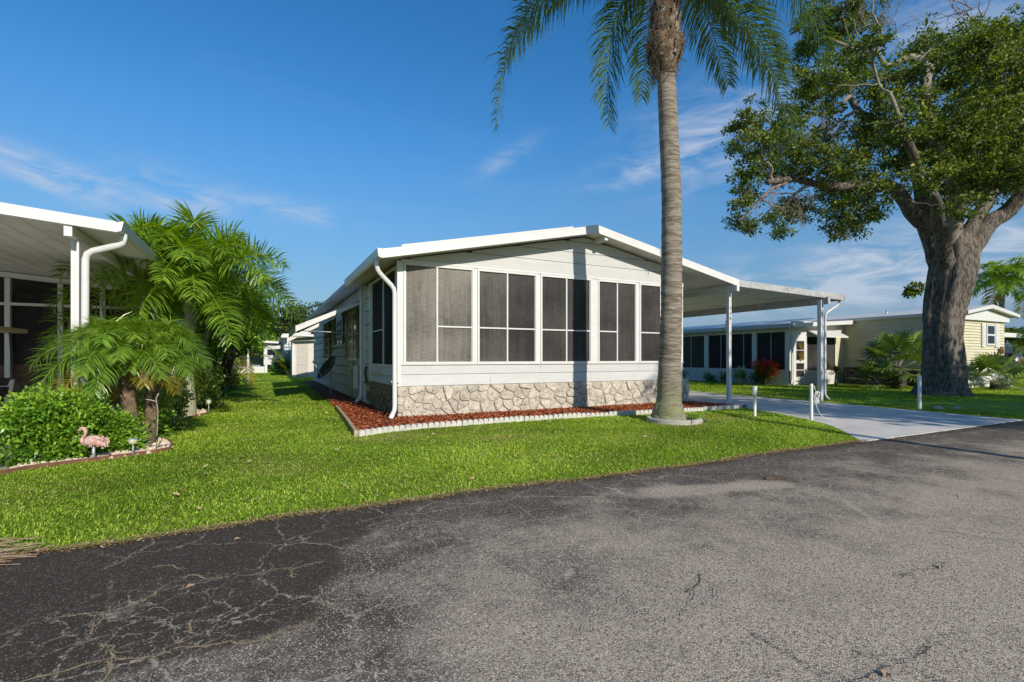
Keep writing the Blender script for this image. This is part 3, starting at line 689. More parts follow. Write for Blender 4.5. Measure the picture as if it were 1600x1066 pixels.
CB = [[(0.26, 2.34), (0.45, 2.24), (0.52, 2.26), (0.65, 2.25), (0.74, 2.35), (0.88, 2.4), (0.98, 2.32), (1.13, 2.33)], [(0.85, 2.32), (0.93, 2.27), (0.99, 2.21), (1.06, 2.19), (1.11, 2.08)], [(0.82, 3.33), (0.92, 3.39), (1.0, 3.38), (1.12, 3.26), (1.2, 3.09)], [(0.83, 3.3), (0.85, 3.11), (0.94, 3.02), (1.05, 2.97)], [(0.89, 2.77), (1.02, 2.79), (1.18, 2.79), (1.32, 2.83), (1.37, 2.9)], [(0.32, 2.24), (0.31, 2.08)], [(1.01, 2.31), (1.07, 2.24), (1.21, 2.26), (1.36, 2.22)], [(0.51, 2.19), (0.58, 2.05)], [(0.73, 2.21), (0.83, 2.15), (0.91, 2.21)],
      [(3.0, 2.72), (3.24, 2.71), (3.39, 2.67), (3.48, 2.55), (3.53, 2.42), (3.76, 2.41), (3.87, 2.28), (4.1, 2.27), (4.33, 2.16)], [(3.99, 2.37), (4.23, 2.37), (4.45, 2.43), (4.69, 2.37), (4.96, 2.35), (5.29, 2.38), (5.49, 2.33)], [(2.56, 2.3), (2.82, 2.22), (3.07, 2.26)], [(1.92, 2.19), (2.04, 2.19), (2.25, 2.12)], [(2.3, 3.3), (2.6, 3.36), (2.9, 3.2)], [(5.2, 3.1), (5.6, 3.2), (6.1, 3.05)]]
CD = [[(1.81, 1.38), (1.81, 1.26), (1.81, 1.15), (1.82, 0.9)], [(1.8, 1.0), (1.91, 1.01), (2.09, 1.01), (2.24, 0.99), (2.49, 1.02), (2.64, 1.0)], [(2.11, 1.02), (2.06, 1.13)], [(2.13, 0.97), (2.14, 0.85)], [(2.95, 1.39), (3.19, 1.38), (3.4, 1.38)], [(1.84, 1.76), (1.98, 1.81), (2.07, 1.9)], [(0.26, 2.33), (0.45, 2.235)]]
def cracks(name, lines, mat, w0, gap, dashed=0.0, z=0.008, branch=1.0):
    m = MB(); r = random.Random(len(lines))
    def run(pts, w0):
        # subdivide with midpoint jitter
        for it in range(4):
            q = [pts[0]]
            for a, b in zip(pts[:-1], pts[1:]):
                d = math.dist(a, b); k = 0.16 * d
                q.append(((a[0] + b[0]) / 2 + r.uniform(-k, k), (a[1] + b[1]) / 2 + r.uniform(-k, k))); q.append(b)
            pts = q
        seg = []
        for i in range(len(pts) - 1):
            (ax, ay), (bx, by) = pts[i], pts[i + 1]
            if mnoise.noise(Vector((ax * 6, ay * 6, 3.3))) > gap: 
                continue
            dx, dy = bx - ax, by - ay; l = math.hypot(dx, dy) or 1e-6
            nx_, ny_ = -dy / l, dx / l
            wa = w0 * (0.35 + 0.9 * abs(mnoise.noise(Vector((ax * 9, ay * 9, 1)))) + r.random() * 0.5)
            wb = w0 * (0.35 + 0.9 * abs(mnoise.noise(Vector((bx * 9, by * 9, 1)))) + r.random() * 0.5)
            m.quad((ax - nx_ * wa, ay - ny_ * wa, z), (bx - nx_ * wb, by - ny_ * wb, z), (bx + nx_ * wb, by + ny_ * wb, z), (ax + nx_ * wa, ay + ny_ * wa, z))
            if r.random() < 0.025 * branch and w0 > 0.003:
                an = math.atan2(dy, dx) + r.choice((-1, 1)) * r.uniform(0.7, 1.3); l2 = r.uniform(0.05, 0.16)
                run2.append([(ax, ay), (ax + math.cos(an) * l2, ay + math.sin(an) * l2)])
    run2 = []
    for l_ in lines: run(list(l_), w0)
    for l_ in list(run2): run(l_, w0 * 0.45)
    for l_ in lines:
        for a, b in zip(l_[:-1], l_[1:]):
            d = math.dist(a, b)
            for q in range(int(d * 260)):
                f = r.random(); sp_ = 0.008 if r.random() < 0.7 else 0.028
                x = a[0] + (b[0] - a[0]) * f + r.gauss(0, sp_ + d * 0.02); y = a[1] + (b[1] - a[1]) * f + r.gauss(0, sp_ + d * 0.02)
                s_ = r.uniform(0.0012, 0.0038); t_ = r.uniform(0, 1.5); c_, e_ = math.cos(t_) * s_, math.sin(t_) * s_
                m.quad((x - c_, y - e_, z + 0.001), (x + e_, y - c_, z + 0.001), (x + c_ * 1.3, y + e_ * 1.3, z + 0.002), (x - e_, y + c_, z + 0.001))
    build(m, name, mat, kind='stuff', label='dirt-filled cracks running through the asphalt')
rc = random.Random(91)
for k in range(22):
    x, y = rc.uniform(0.9, 6.0), rc.uniform(1.5, 3.3); an = rc.uniform(-0.5, 0.4); ln_ = [(x, y)]
    if x < 1.6 and y > 3.0: y = 2.8
    for q in range(rc.randint(3, 6)):
        x += math.cos(an) * rc.uniform(0.10, 0.22); y += math.sin(an) * rc.uniform(0.08, 0.16); an += rc.uniform(-0.8, 0.8); ln_.append((x, min(y, 3.6)))
    CB.append(ln_)
cracks('dirt_filled_cracks', CA, CR_TAN, 0.0048, 0.30)
cracks('dusty_cracks', CB, CR_PALE, 0.0034, 0.20)
cracks('open_cracks', CD, CR_DARK, 0.0022, 0.06, z=0.008)

# driveway of the white home
DR_NEAR = [(7.29, 3.86), (8.0, 4.48), (8.48, 4.95), (8.92, 5.57), (9.38, 6.48), (9.66, 7.3), (9.95, 8.0), (9.8, 8.35), (9.62, 9.1)]
DR_FAR = [(12.5, 3.86), (12.6, 5.43), (12.76, 6.7), (12.84, 7.49), (12.9, 8.68), (13.0, 10.69), (13.2, 12.57), (13.3, 28)]
drive_poly = DR_NEAR + [(9.62, 28)] + DR_FAR[::-1]
m = MB(); n = len(drive_poly)
m.v = [(x, y, 0.012) for x, y in drive_poly]; m.f = [tuple(range(n))]
m.v += [(x, y, -0.05) for x, y in drive_poly]
for i in range(n): m.f.append((i, i + n, (i + 1) % n + n, (i + 1) % n))
build(m, 'driveway', DRIVE, kind='structure')
# left neighbour's driveway and pad
m = MB(); P = [(-12, 3.86), (-2.6, 3.86), (-2.42, 6.4), (-2.35, 7.6), (-2.2, 22), (-12, 22)]
m.v = [(x, y, 0.012) for x, y in P]; m.f = [tuple(range(len(P)))]
build(m, 'neighbour_driveway', DRIVE, kind='structure')

SCAL = [(1.23, 7.41), (1.64, 7.61), (2.19, 7.76), (2.73, 7.80), (3.58, 7.87), (4.36, 7.88), (5.22, 7.86), (6.15, 7.76), (6.86, 7.67), (7.87, 7.63), (8.96, 7.65), (9.9, 7.64)]
MULCH = SCAL + [(9.85, 8.3), (9.62, 9.1), (9.5, 9.3), (2.3, 9.3), (2.3, 26), (1.75, 26), (1.55, 17), (1.5, 11.9), (1.44, 11.59)]
def sheet(name, poly, z, mat, cells=None):
    from mathutils.geometry import tessellate_polygon
    tris = tessellate_polygon([[Vector((x, y, 0)) for x, y in poly]])
    m = MB(); m.v = [(x, y, z) for x, y in poly]; m.f = [tuple(t) for t in tris]
    o = build(m, name, mat, kind='structure')
    o.data.polygons.foreach_set('use_smooth', [False] * len(o.data.polygons))
    # face up
    import bmesh
    bm = bmesh.new(); bm.from_mesh(o.data)
    for f in bm.faces:
        if f.normal.z < 0: f.normal_flip()
    bm.to_mesh(o.data); bm.free()
    return o
sheet('mulch_bed', MULCH, 0.03, MULCHG)
BED1 = [(-2.36, 6.43), (-2.29, 6.53), (-2.16, 6.71), (-1.9, 6.84), (-1.66, 6.94), (-1.4, 7.08), (-1.15, 7.21), (-1.04, 7.34), (-1.05, 7.63), (-1.16, 8.07), (-1.33, 8.57), (-1.36, 9.2), (-1.28, 9.79), (-1.30, 10.6), (-1.26, 11.07), (-1.12, 11.35), (-1.0, 11.71), (-1.08, 12.3), (-1.3, 12.9), (-1.28, 14), (-1.15, 17), (-1.1, 22), (-2.25, 22), (-2.4, 7.2)]
sheet('gravel_bed', BED1, 0.02, GRAVELB)

# mulch chips
def scatter_chips(name, poly, n, size, z0, mat, label, ymax=99, flatness=0.5, asp=0.28):
    px = np.array([p[0] for p in poly]); py = np.array([p[1] for p in poly])
    x = rng.uniform(px.min(), px.max(), n * 4); y = rng.uniform(py.min(), min(py.max(), ymax), n * 4)
    k = inpoly(x, y, poly); x = x[k][:n]; y = y[k][:n]; n = len(x)
    a = rng.random(n) * 2 * np.pi; el = (rng.random(n) - 0.5) * 2 * flatness
    d = np.stack([np.cos(a) * np.cos(el), np.sin(a) * np.cos(el), np.sin(el)], 1)
    side = unit(np.cross(d, np.stack([np.zeros(n), rng.normal(size=n) * 0.5, np.ones(n)], 1)))
    s = size * (0.4 + 1.1 * rng.random(n))
    b = np.stack([x, y, z0 + rng.random(n) * 0.03], 1)
    w_ = (s * asp)[:, None]; L_ = s[:, None]
    V = np.stack([b - side * w_, b + d * L_ - side * w_ * 0.6, b + d * L_ * 1.05 + side * w_ * 0.7, b + side * w_], 1).reshape(-1, 3)
    V[:, 2] = np.maximum(V[:, 2], z0 - 0.005)
    F = np.arange(4 * n).reshape(n, 4)
    return npmesh(name, V, F, mat, np.repeat(np.clip(rng.random(n) ** 1.2, 0, 0.99), 4), kind='stuff', label=label)
scatter_chips('mulch_chips', [p for p in MULCH if p[1] < 10] + [(2.25, 13), (1.5, 13), (1.44, 11.59)], 48000, 0.034, 0.035, CHIP, 'red brown bark mulch chips in front of the white home', ymax=13)

# scalloped concrete edging in front of the mulch: each moulded length is a block of six scallops
def resample(line, step):
    out = [line[0]]; acc = 0
    for a, b in zip(line[:-1], line[1:]):
        d = math.dist(a, b); t = step - acc
        while t <= d:
            out.append((a[0] + (b[0] - a[0]) * t / d, a[1] + (b[1] - a[1]) * t / d)); t += step
        acc = d - (t - step)
    return out
pts = resample(SCAL, 0.61)
for i, (a, b) in enumerate(zip(pts[:-1], pts[1:])):
    d = Vector((b[0] - a[0], b[1] - a[1])); l = d.length - 0.008; d.normalize(); nrm = Vector((-d.y, d.x))
    tilt = random.uniform(-0.006, 0.006); rz = random.uniform(-0.015, 0.015)
    prof = []
    for s_ in range(6):
        for k in range(7):
            th = math.pi * k / 6
            prof.append(((s_ + 0.5 - 0.5 * math.cos(th) * 0.97) * l / 6, 0.036 + 0.076 * math.sin(th) ** 0.8))
    prof = [(0, 0)] + prof + [(l, 0)]
    m = MB(); k = len(prof)
    for off, ins_ in ((-0.028, 0.0), (0.028, 0.0)):
        for u_, z_ in prof:
            p = Vector(a) + d * u_ + nrm * (off + tilt)
            m.v.append((p.x, p.y, z_ - 0.01 + rz * u_ / l))
    n0 = 0
    m.f.append(tuple(range(k))); m.f.append(tuple(range(2 * k - 1, k - 1, -1)))
    for q_ in range(k): m.f.append((q_, k + q_, k + (q_ + 1) % k, (q_ + 1) % k))
    for v_i, v_ in enumerate(m.v): m.v[v_i] = (v_[0], v_[1], v_[2])
    build(m, 'edging_block', CONC, loc=(a[0], a[1], 0), label=('leftmost scalloped white edging block, at the corner with the tan board' if i == 0 else 'rightmost scalloped white edging block, nearest the first carport post' if i == len(pts) - 2 else 'white scalloped concrete edging block in the middle stretch along the red mulch'), cat='edging block', group='scalloped edging blocks along the mulch bed')
m = MB()
for a, b in zip([(1.2, 7.44), (1.33, 9.4)], [(1.33, 9.38), (1.45, 11.6)]):
    m.bar((a[0], a[1], 0.045), (b[0], b[1], 0.045), 0.05, 0.10)
build(m, 'garden_border', TANBOARD, loc=(1.23, 7.5, 0), label='low tan board edging the left side of the red mulch bed', cat='edging')
# brick-red plastic edging round the gravel bed
m = MB(); bl = BED1[1:17]
for (x0, y0), (x1, y1) in zip(bl[:-1], bl[1:]):
    m.bar((x0, y0, 0.015), (x1, y1, 0.015), 0.018, 0.075)
build(m, 'bed_edging', REDEDGE, loc=(-1.0, 7.3, 0), label='red brown edging strip curving round the gravel bed of the date palm', cat='edging')
# pebbles in the bed
pb = []
for poly, n_, lim in ((BED1, 2200, 9.0), (BED1, 500, 13.0)):
    pass
def pebbles():
    V = []; F = []; n = 2600
    x = rng.uniform(-2.3, -1.0, 12000); y = rng.uniform(6.5, 13, 12000)
    k = inpoly(x, y, BED1) & (rng.random(12000) < np.clip(1.3 - (y - 6.5) / 6, 0.15, 1))
    x = x[k][:n]; y = y[k][:n]
    for a, b in zip(x, y):
        s = random.uniform(0.012, 0.034); n0 = len(V)
        for th in range(5):
            t_ = th * 1.2566 + random.uniform(-0.2, 0.2)
            V.append((a + s * math.cos(t_), b + s * math.sin(t_), 0.018))
        for th in range(5):
            t_ = th * 1.2566 + random.uniform(-0.2, 0.2)
            V.append((a + s * 0.62 * math.cos(t_), b + s * 0.62 * math.sin(t_), 0.022 + s * 0.9))
        for th in range(5):
            F.append((n0 + th, n0 + (th + 1) % 5, n0 + 5 + (th + 1) % 5, n0 + 5 + th))
        F.append(tuple(n0 + 5 + q for q in range(5)))
    m = MB(); m.v = V; m.f = F
    build(m, 'pebbles', PEBBLE, kind='stuff', label='tan and cream pebbles in the bed under the date palm')
pebbles()

# =================================================================== WHITE MOBILE HOME
Y0 = 9.15; X0 = 2.22; X1 = 9.42; YR = 26.0; RX = 6.45
def under(x):                                              # underside of the roof
    return 2.90 + (x - 1.85) * 0.209 if x < RX else 2.90 + (RX - 1.85) * 0.209 - (x - RX) * 0.194
home = thing('mobile_home', (X0, Y0, 0), 'white mobile home with a screened front room, low gable roof and coral stone skirt', 'house')
def H(mb, name, mat, parent=None, **k): return build(mb, name, mat, parent or home, **k)
# skirt backing (mortar) and stones
H(MB().box(X0 + 0.01, X1 + 0.18, Y0 + 0.005, Y0 + 0.12, 0, 0.615), 'skirt_wall', MORTAR)
side_skirt = H(MB().box(X0 + 0.02, X0 + 0.14, Y0 + 0.125, 12.3, 0, 0.615), 'side_skirt_wall', MORTAR)
def clip_half(poly, px, pz, nx_, nz_):
    out = []
    for i in range(len(poly)):
        a = poly[i]; b = poly[(i + 1) % len(poly)]
        da = (a[0] - px) * nx_ + (a[1] - pz) * nz_; db = (b[0] - px) * nx_ + (b[1] - pz) * nz_
        if da <= 0: out.append(a)
        if (da < 0) != (db < 0) and da != db:
            t_ = da / (da - db); out.append((a[0] + (b[0] - a[0]) * t_, a[1] + (b[1] - a[1]) * t_))
    return out
def stone_cells(u0, u1, z0, z1, r):
    seeds = []
    rows = [(0.07, 0.27), (0.22, 0.26), (0.38, 0.27), (0.54, 0.30)]
    for zi, (zc_, st) in enumerate(rows):
        u = u0 + r.uniform(0.0, 0.2)
        while u < u1:
            seeds.append((u + r.uniform(-0.06, 0.06), zc_ + r.uniform(-0.07, 0.07))); u += st * r.uniform(0.5, 1.35)
    cells = []
    for i, s_ in enumerate(seeds):
        poly = [(u0, z0), (u1, z0), (u1, z1), (u0, z1)]
        for j, o in enumerate(seeds):
            if i == j or abs(o[0] - s_[0]) > 1.0: continue
            mx_, mz_ = (s_[0] + o[0]) / 2, (s_[1] + o[1]) / 2
            nx_, nz_ = o[0] - s_[0], o[1] - s_[1]; l = math.hypot(nx_, nz_)
            poly = clip_half(poly, mx_ - nx_ / l * 0.0045, mz_ - nz_ / l * 0.0045, nx_ / l, nz_ / l)
            if len(poly) < 3: break
        if len(poly) >= 3: cells.append(poly)
    return cells
def stone_mesh(poly, r, face, off):
    """flagstone: rim at the mortar, bevelled up to an uneven face. face(u,z,d) -> world"""
    # round the outline
    pts = []
    k = len(poly)
    for i in range(k):
        a = Vector(poly[i - 1]); b = Vector(poly[i]); c = Vector(poly[(i + 1) % k])
        pts.append(tuple(b + (a - b) * 0.16)); pts.append(tuple(b + (c - b) * 0.16))
    cx = sum(p[0] for p in pts) / len(pts); cz = sum(p[1] for p in pts) / len(pts)
    m = MB(); n = len(pts); h = off + r.uniform(-0.008, 0.024)
    for sc_, dd in ((1.0, 0.0), (0.985, h * 0.55), (0.90, h)):
        for (x, z) in pts:
            j = r.uniform(-0.003, 0.003) if sc_ < 1 else 0
            m.v.append(face(cx + (x - cx) * sc_ + j, cz + (z - cz) * sc_ + j, dd + (r.uniform(-0.003, 0.003) if sc_ < 0.95 else 0)))
    m.v.append(face(cx, cz, h + r.uniform(-0.008, 0.014)))
    for ring in range(2):
        for i in range(n):
            j = (i + 1) % n
            m.f.append((ring * n + i, ring * n + j, (ring + 1) * n + j, (ring + 1) * n + i))
    for i in range(n): m.f.append((2 * n + i, 2 * n + (i + 1) % n, 3 * n))
    return m
rs = random.Random(4)
for c in stone_cells(X0, X1 + 0.2, 0.0, 0.615, rs):
    H(stone_mesh(c, rs, lambda u_, z_, d_: (u_, Y0 + 0.006 - d_, z_), 0.022), 'stone', STONE)
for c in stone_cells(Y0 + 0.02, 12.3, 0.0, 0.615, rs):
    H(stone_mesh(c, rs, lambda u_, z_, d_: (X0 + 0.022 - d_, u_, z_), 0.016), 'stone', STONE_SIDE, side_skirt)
# front siding boards under the windows, with a lap joint at each bottom edge
def board_front(x0, x1, z0, z1):
    m = MB(); m.prism_yz([(Y0 + 0.06, z0), (Y0 - 0.012, z0), (Y0 + 0.0, z1), (Y0 + 0.06, z1)], x0, x1); return m
for z0, z1, cuts in ((0.622, 0.832, [4.12, 6.6]), (0.84, 1.018, [5.3, 8.0])):
    c = [X0 + 0.07] + cuts + [X1]
    for a, b in zip(c[:-1], c[1:]): H(board_front(a, b - 0.004, z0, z1), 'siding_board', SIDING)
H(MB().box(X0 + 0.06, X1, Y0 - 0.03, Y0 + 0.03, 1.02, 1.04), 'window_sill', TRIM)
# front framing behind the boards (no coplanar faces)
H(MB().box(X0 + 0.08, X1 - 0.02, Y0 + 0.065, Y0 + 0.10, 0.62, 1.02), 'wall', SIDING)
# gable boards, clipped to the rake
def gable_board(z0, z1, x0, x1):
    P = [(x0, z0), (x1, z0)]
    top = []
    for k in range(41):
        x = x1 + (x0 - x1) * k / 40
        top.append((x, min(z1, under(x) - 0.004)))
    top = [p for p in top if p[1] > z0 + 0.002]
    if len(top) < 2: return None
    # keep only corners where slope changes
    q = [top[0]]
    for i in range(1, len(top) - 1):
        s1 = top[i][1] - top[i - 1][1]; s2 = top[i + 1][1] - top[i][1]
        if abs(s1 - s2) > 1e-4: q.append(top[i])
    q.append(top[-1])
    pts = [(q[-1][0], z0), (q[0][0], z0)] + q
    m = MB(); m.prism_xz(pts, Y0 - 0.010, Y0 + 0.05)
    for i in range(len(pts)):                                  # lap: lean the lower edge outwards
        if abs(pts[i][1] - z0) < 1e-6:
            x_, y_, z_ = m.v[i]; m.v[i] = (x_, y_ - 0.010, z_)
    return m
for z0, z1 in ((3.0, 3.245), (3.253, 3.49), (3.498, 3.73), (3.738, 3.95)):
    g = gable_board(z0, z1, X0 + 0.07, X1)
    if g: H(g, 'siding_board', SIDING)
H(MB().box(X0 + 0.07, X1, Y0 - 0.028, Y0 + 0.04, 2.945, 2.995), 'header_trim', TRIM)
# corner post
H(MB().box(X0 - 0.005, X0 + 0.068, Y0 - 0.02, Y0 + 0.055, 0.616, 2.96), 'corner_post', TRIM)
# window bays of the front room
def window(x0, x1, mid, hz, panes, z0=1.042, z1=2.943, xx=False, parent=None, name='window'):
    """aluminium frame with mullions; panes: (left material, right material); hz: (left bar, right bar)"""
    parent = parent or home
    fm = MB(); y = Y0 - 0.022
    fw = 0.035
    fm.box(x0, x0 + fw, y, y + 0.06, z0, z1); fm.box(x1 - fw, x1, y, y + 0.06, z0, z1)
    fm.box(x0 + fw, x1 - fw, y, y + 0.06, z0, z0 + fw); fm.box(x0 + fw, x1 - fw, y, y + 0.06, z1 - 0.045, z1)
    # inner bead, set back
    b = 0.014
    fm.box(x0 + fw, x0 + fw + b, y + 0.018, y + 0.05, z0 + fw, z1 - 0.045); fm.box(x1 - fw - b, x1 - fw, y + 0.018, y + 0.05, z0 + fw, z1 - 0.045)
    if mid:
        fm.box(mid - 0.016, mid + 0.016, y + 0.008, y + 0.05, z0 + fw, z1 - 0.045)
    w_ = H(fm, name, TRIM, parent)
    hm = MB()
    if hz[0]: hm.box(x0 + fw + b, (mid or x1) - 0.017, y + 0.012, y + 0.045, 1.745, 1.773)
    if mid and hz[1]: hm.box(mid + 0.017, x1 - fw - b, y + 0.012, y + 0.045, 1.745, 1.773)
    if hm.v: H(hm, 'glazing_bar', TRIM, w_)
    a = x0 + fw; e_ = x1 - fw
    spans = [(a, mid), (mid, e_)] if mid else [(a, e_)]
    for (p, q_), mt in zip(spans, panes):
        H(MB().quad((p, y + 0.034, z0 + fw), (q_, y + 0.034, z0 + fw), (q_, y + 0.034, z1 - 0.045), (p, y + 0.034, z1 - 0.045)), 'screen', mt, w_)
    return w_
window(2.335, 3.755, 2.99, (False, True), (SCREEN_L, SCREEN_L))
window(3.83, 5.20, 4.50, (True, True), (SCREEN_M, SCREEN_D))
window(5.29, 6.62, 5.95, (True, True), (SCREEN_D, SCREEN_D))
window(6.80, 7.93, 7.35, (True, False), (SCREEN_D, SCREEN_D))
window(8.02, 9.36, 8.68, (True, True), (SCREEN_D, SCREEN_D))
mm_ = MB()
for a, b in ((X0 + 0.07, 2.33), (3.76, 3.825), (5.205, 5.285), (6.625, 6.795), (7.935, 8.015), (9.365, X1)):
    mm_.box(a, b, Y0 - 0.012, Y0 + 0.05, 1.042, 2.943)
H(mm_, 'window_posts', TRIM)
# tan roller shades hanging inside the first bay
H(MB().box(2.40, 3.70, Y0 + 0.22, Y0 + 0.225, 1.10, 2.90), 'window_shade', TAN)
# side wall, front room part
def board_side(y0, y1, z0, z1):
    m = MB(); m.prism_xz([(X0 + 0.06, z0), (X0 + 0.06, z1), (X0 + 0.024, z1), (X0 - 0.010, z0)], y0, y1); return m
sw = H(MB().box(X0 + 0.065, X0 + 0.10, Y0 + 0.13, 12.3, 0.62, 1.0), 'side_wall', SIDE_SIDING)
for z0, z1 in ((0.622, 0.80), (0.806, 0.985)):
    H(board_side(Y0 + 0.06, 11.72, z0, z1), 'siding_board', SIDE_SIDING, sw)
fm = MB()
for a, b in ((9.32, 9.36), (10.42, 10.45), (11.64, 11.70)): fm.box(X0 + 0.005, X0 + 0.05, a, b, 0.99, 2.86)
fm.box(X0 + 0.004, X0 + 0.052, 9.32, 11.70, 0.985, 1.02); fm.box(X0 + 0.004, X0 + 0.052, 9.32, 11.70, 2.84, 2.89)
wnd = H(fm, 'window', TRIM)
H(MB().box(X0 + 0.012, X0 + 0.04, 10.455, 11.63, 1.74, 1.765), 'glazing_bar', TRIM, wnd)
H(MB().quad((X0 + 0.03, 9.36, 1.02), (X0 + 0.03, 11.64, 1.02), (X0 + 0.03, 11.64, 2.84), (X0 + 0.03, 9.36, 2.84)), 'screen', SCREEN_S, wnd)
# strip of siding and posts between the front room and the main wall
m = MB().box(X0 - 0.012, X0 + 0.06, 11.71, 11.86, 0.60, 2.9); H(m, 'corner_trim', TRIM)
for k in range(9):
    z0 = 0.06 + k * 0.318
    H(board_side(11.87, 12.42, z0, z0 + 0.304), 'siding_board', SIDE_SIDING)
m = MB().box(X0 - 0.03, X0 + 0.06, 12.43, 12.56, 0.05, 2.92); H(m, 'corner_trim', TRIM)
wl = H(MB().box(X0 + 0.065, X0 + 0.12, 12.3, YR - 0.02, 0.0, 2.95), 'main_wall', SKIRT)  # dark backing colour stands in for shade in the gaps between side boards
for k in range(10):
    z0 = 0.05 + k * 0.29
    cut = 17 + (k * 7 % 5) * 1.3
    for a, b in ((12.57, cut), (cut + 0.005, YR)):
        H(board_side(a, b, z0, z0 + 0.270), 'siding_board', SIDE_SIDING, wl)
H(MB().box(X0 - 0.02, X0 + 0.06, YR, YR + 0.1, 0.0, 2.9), 'corner_trim', TRIM)
H(MB().box(X0 + 0.13, X1, YR - 0.1, YR, 0, 2.95), 'rear_wall', SIDE_SIDING)
H(MB().box(X1 - 0.12, X1, Y0 + 0.14, YR - 0.11, 0, 2.93), 'right_wall', SIDING)
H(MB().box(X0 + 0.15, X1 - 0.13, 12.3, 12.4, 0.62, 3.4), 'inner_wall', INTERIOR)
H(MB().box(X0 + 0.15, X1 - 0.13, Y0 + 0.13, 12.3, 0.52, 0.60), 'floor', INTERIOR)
# dark windows with shutters on the long side
for a, b, z0, z1, sh in ((13.55, 15.1, 1.15, 2.55, 0.42), (16.3, 17.7, 1.62, 2.5, 0.4), (19.9, 20.9, 1.15, 2.5, 0.5)):
    fm = MB(); x = X0 - 0.02
    fm.box(x, x + 0.05, a, a + 0.05, z0, z1); fm.box(x, x + 0.05, b - 0.05, b, z0, z1); fm.box(x, x + 0.05, (a + b) / 2 - 0.02, (a + b) / 2 + 0.02, z0, z1)
    fm.box(x - 0.005, x + 0.05, a - 0.02, b + 0.02, z0 - 0.06, z0); fm.box(x, x + 0.05, a, b, z1, z1 + 0.05)
    wd = H(fm, 'window', TRIM)
    H(MB().box(x + 0.024, x + 0.03, a + 0.05, b - 0.05, z0, z1), 'pane', GLASSD, wd)
    for s0, s1 in ((a - sh, a - 0.02), (b + 0.02, b + sh)):
        sm_ = MB().box(x - 0.015, x + 0.01, s0, s1, z0 - 0.02, z1 + 0.02)
        H(sm_, 'shutter', DARKMETAL, wd)
# awnings: sloping pan with side gussets and two arms
for a, b, zo in ((12.95, 16.6, 1.78), (17.8, 22.0, 1.66)):
    xo = 0.72
    m = MB()
    m.prism_xz([(X0, 2.58), (xo, zo + 0.14), (xo, zo + 0.165), (X0, 2.61)], a, b)
    aw = H(m, 'awning', TRIM)
    g = MB().prism_xz([(X0 - 0.01, 2.60), (xo - 0.02, zo + 0.155), (xo - 0.02, zo + 0.01), (X0 - 0.01, 2.52)], a - 0.012, a - 0.001)
    H(g, 'gusset', TRIM, aw)
    H(MB().box(xo - 0.035, xo - 0.021, a - 0.01, b, zo - 0.01, zo + 0.16), 'awning_fascia', TRIM, aw)
    for yy in (a + 0.12, b - 0.15):
        H(MB().tube([(xo + 0.02, yy, zo + 0.04), (X0 - 0.01, yy, 1.78)], 0.012, 6), 'awning_arm', ALU, aw)
# roof: two slabs, fascia, soffit, ridge beam
def slab(pts, y0, y1): return MB().prism_xz(pts, y0, y1)
T = 0.16
xl = 1.85; xr = 10.93; yf = 8.70
roof = H(slab([(xl + 0.02, under(xl) + 0.03), (RX, under(RX) + 0.03), (RX, under(RX) + T - 0.01), (xl + 0.02, under(xl) + T - 0.01)], yf + 0.03, YR + 0.3), 'roof', SOFFIT)
H(slab([(RX + 0.001, under(RX) + 0.03), (xr - 0.01, under(xr) + 0.03), (xr - 0.01, under(xr) + T - 0.01), (RX + 0.001, under(RX) + T - 0.01)], yf + 0.03, YR + 0.3), 'roof_slope', SOFFIT, roof)
def fascia(x0, x1, dz0=0.0, dz1=T, y=yf, t_=0.028):
    return slab([(x0, under(x0) + dz0), (x1, under(x1) + dz0), (x1, under(x1) + dz1), (x0, under(x0) + dz1)], y, y + t_)
H(fascia(xl, RX - 0.30), 'fascia_board', TRIM)
H(fascia(RX - 0.297, RX, 0.0, T + 0.014, yf - 0.006), 'fascia_board', TRIM)
H(fascia(RX + 0.001, xr, 0.0, T + 0.012, yf - 0.004), 'fascia_board', TRIM)
H(fascia(xl + 0.34, RX - 0.62, T, T + 0.035, yf - 0.003, 0.05), 'fascia_cap', TRIM)
H(fascia(xl, RX, -0.004, 0.022, yf - 0.012, 0.01), 'drip_edge', TRIM)
H(fascia(RX + 0.001, xr, -0.004, 0.022, yf - 0.015, 0.009), 'drip_edge', TRIM)
H(MB().box(6.675, 6.765, yf + 0.03, Y0 + 0.0, 3.735, under(6.72) + 0.03), 'ridge_beam', TRIM)
# gutters on the left eave
gt = MB().prism_xz([(xl - 0.09, under(xl) + 0.16), (xl - 0.075, under(xl) + 0.03), (xl - 0.04, under(xl) + 0.0), (xl + 0.0, under(xl) + 0.0), (xl + 0.0, under(xl) + 0.16)], yf - 0.02, 12.62)
H(gt, 'gutter', TRIM)
gt = MB().prism_xz([(xl - 0.03, under(xl) + 0.14), (xl - 0.02, under(xl) + 0.02), (xl + 0.0, under(xl) + 0.02), (xl + 0.0, under(xl) + 0.14)], 12.63, YR + 0.3)
H(gt, 'gutter', CARROOF)
def downspout(pts, r=0.042, parent=home, mat=TRIM, name='downspout'):
    P = [Vector(p) for p in pts]; out = [P[0]]
    for i in range(1, len(P) - 1):
        a, b, c = P[i - 1], P[i], P[i + 1]
        k = min(0.09, (a - b).length * 0.45, (c - b).length * 0.45)
        q0 = b + (a - b).normalized() * k; q1 = b + (c - b).normalized() * k
        out += [q0, (q0 + q1) * 0.25 + b * 0.5, q1]
    out.append(P[-1])
    return build(MB().tube(out, r, 10, squash=0.8), name, mat, parent)
downspout([(1.80, 8.93, under(xl) + 0.02), (1.80, 8.93, 2.72), (2.145, 9.04, 2.42), (2.145, 9.04, 0.20), (2.00, 8.72, 0.09)])
H(MB().box(2.09, X0 + 0.02, 9.06, 9.10, 0.70, 0.73), 'downspout_strap', TRIM)
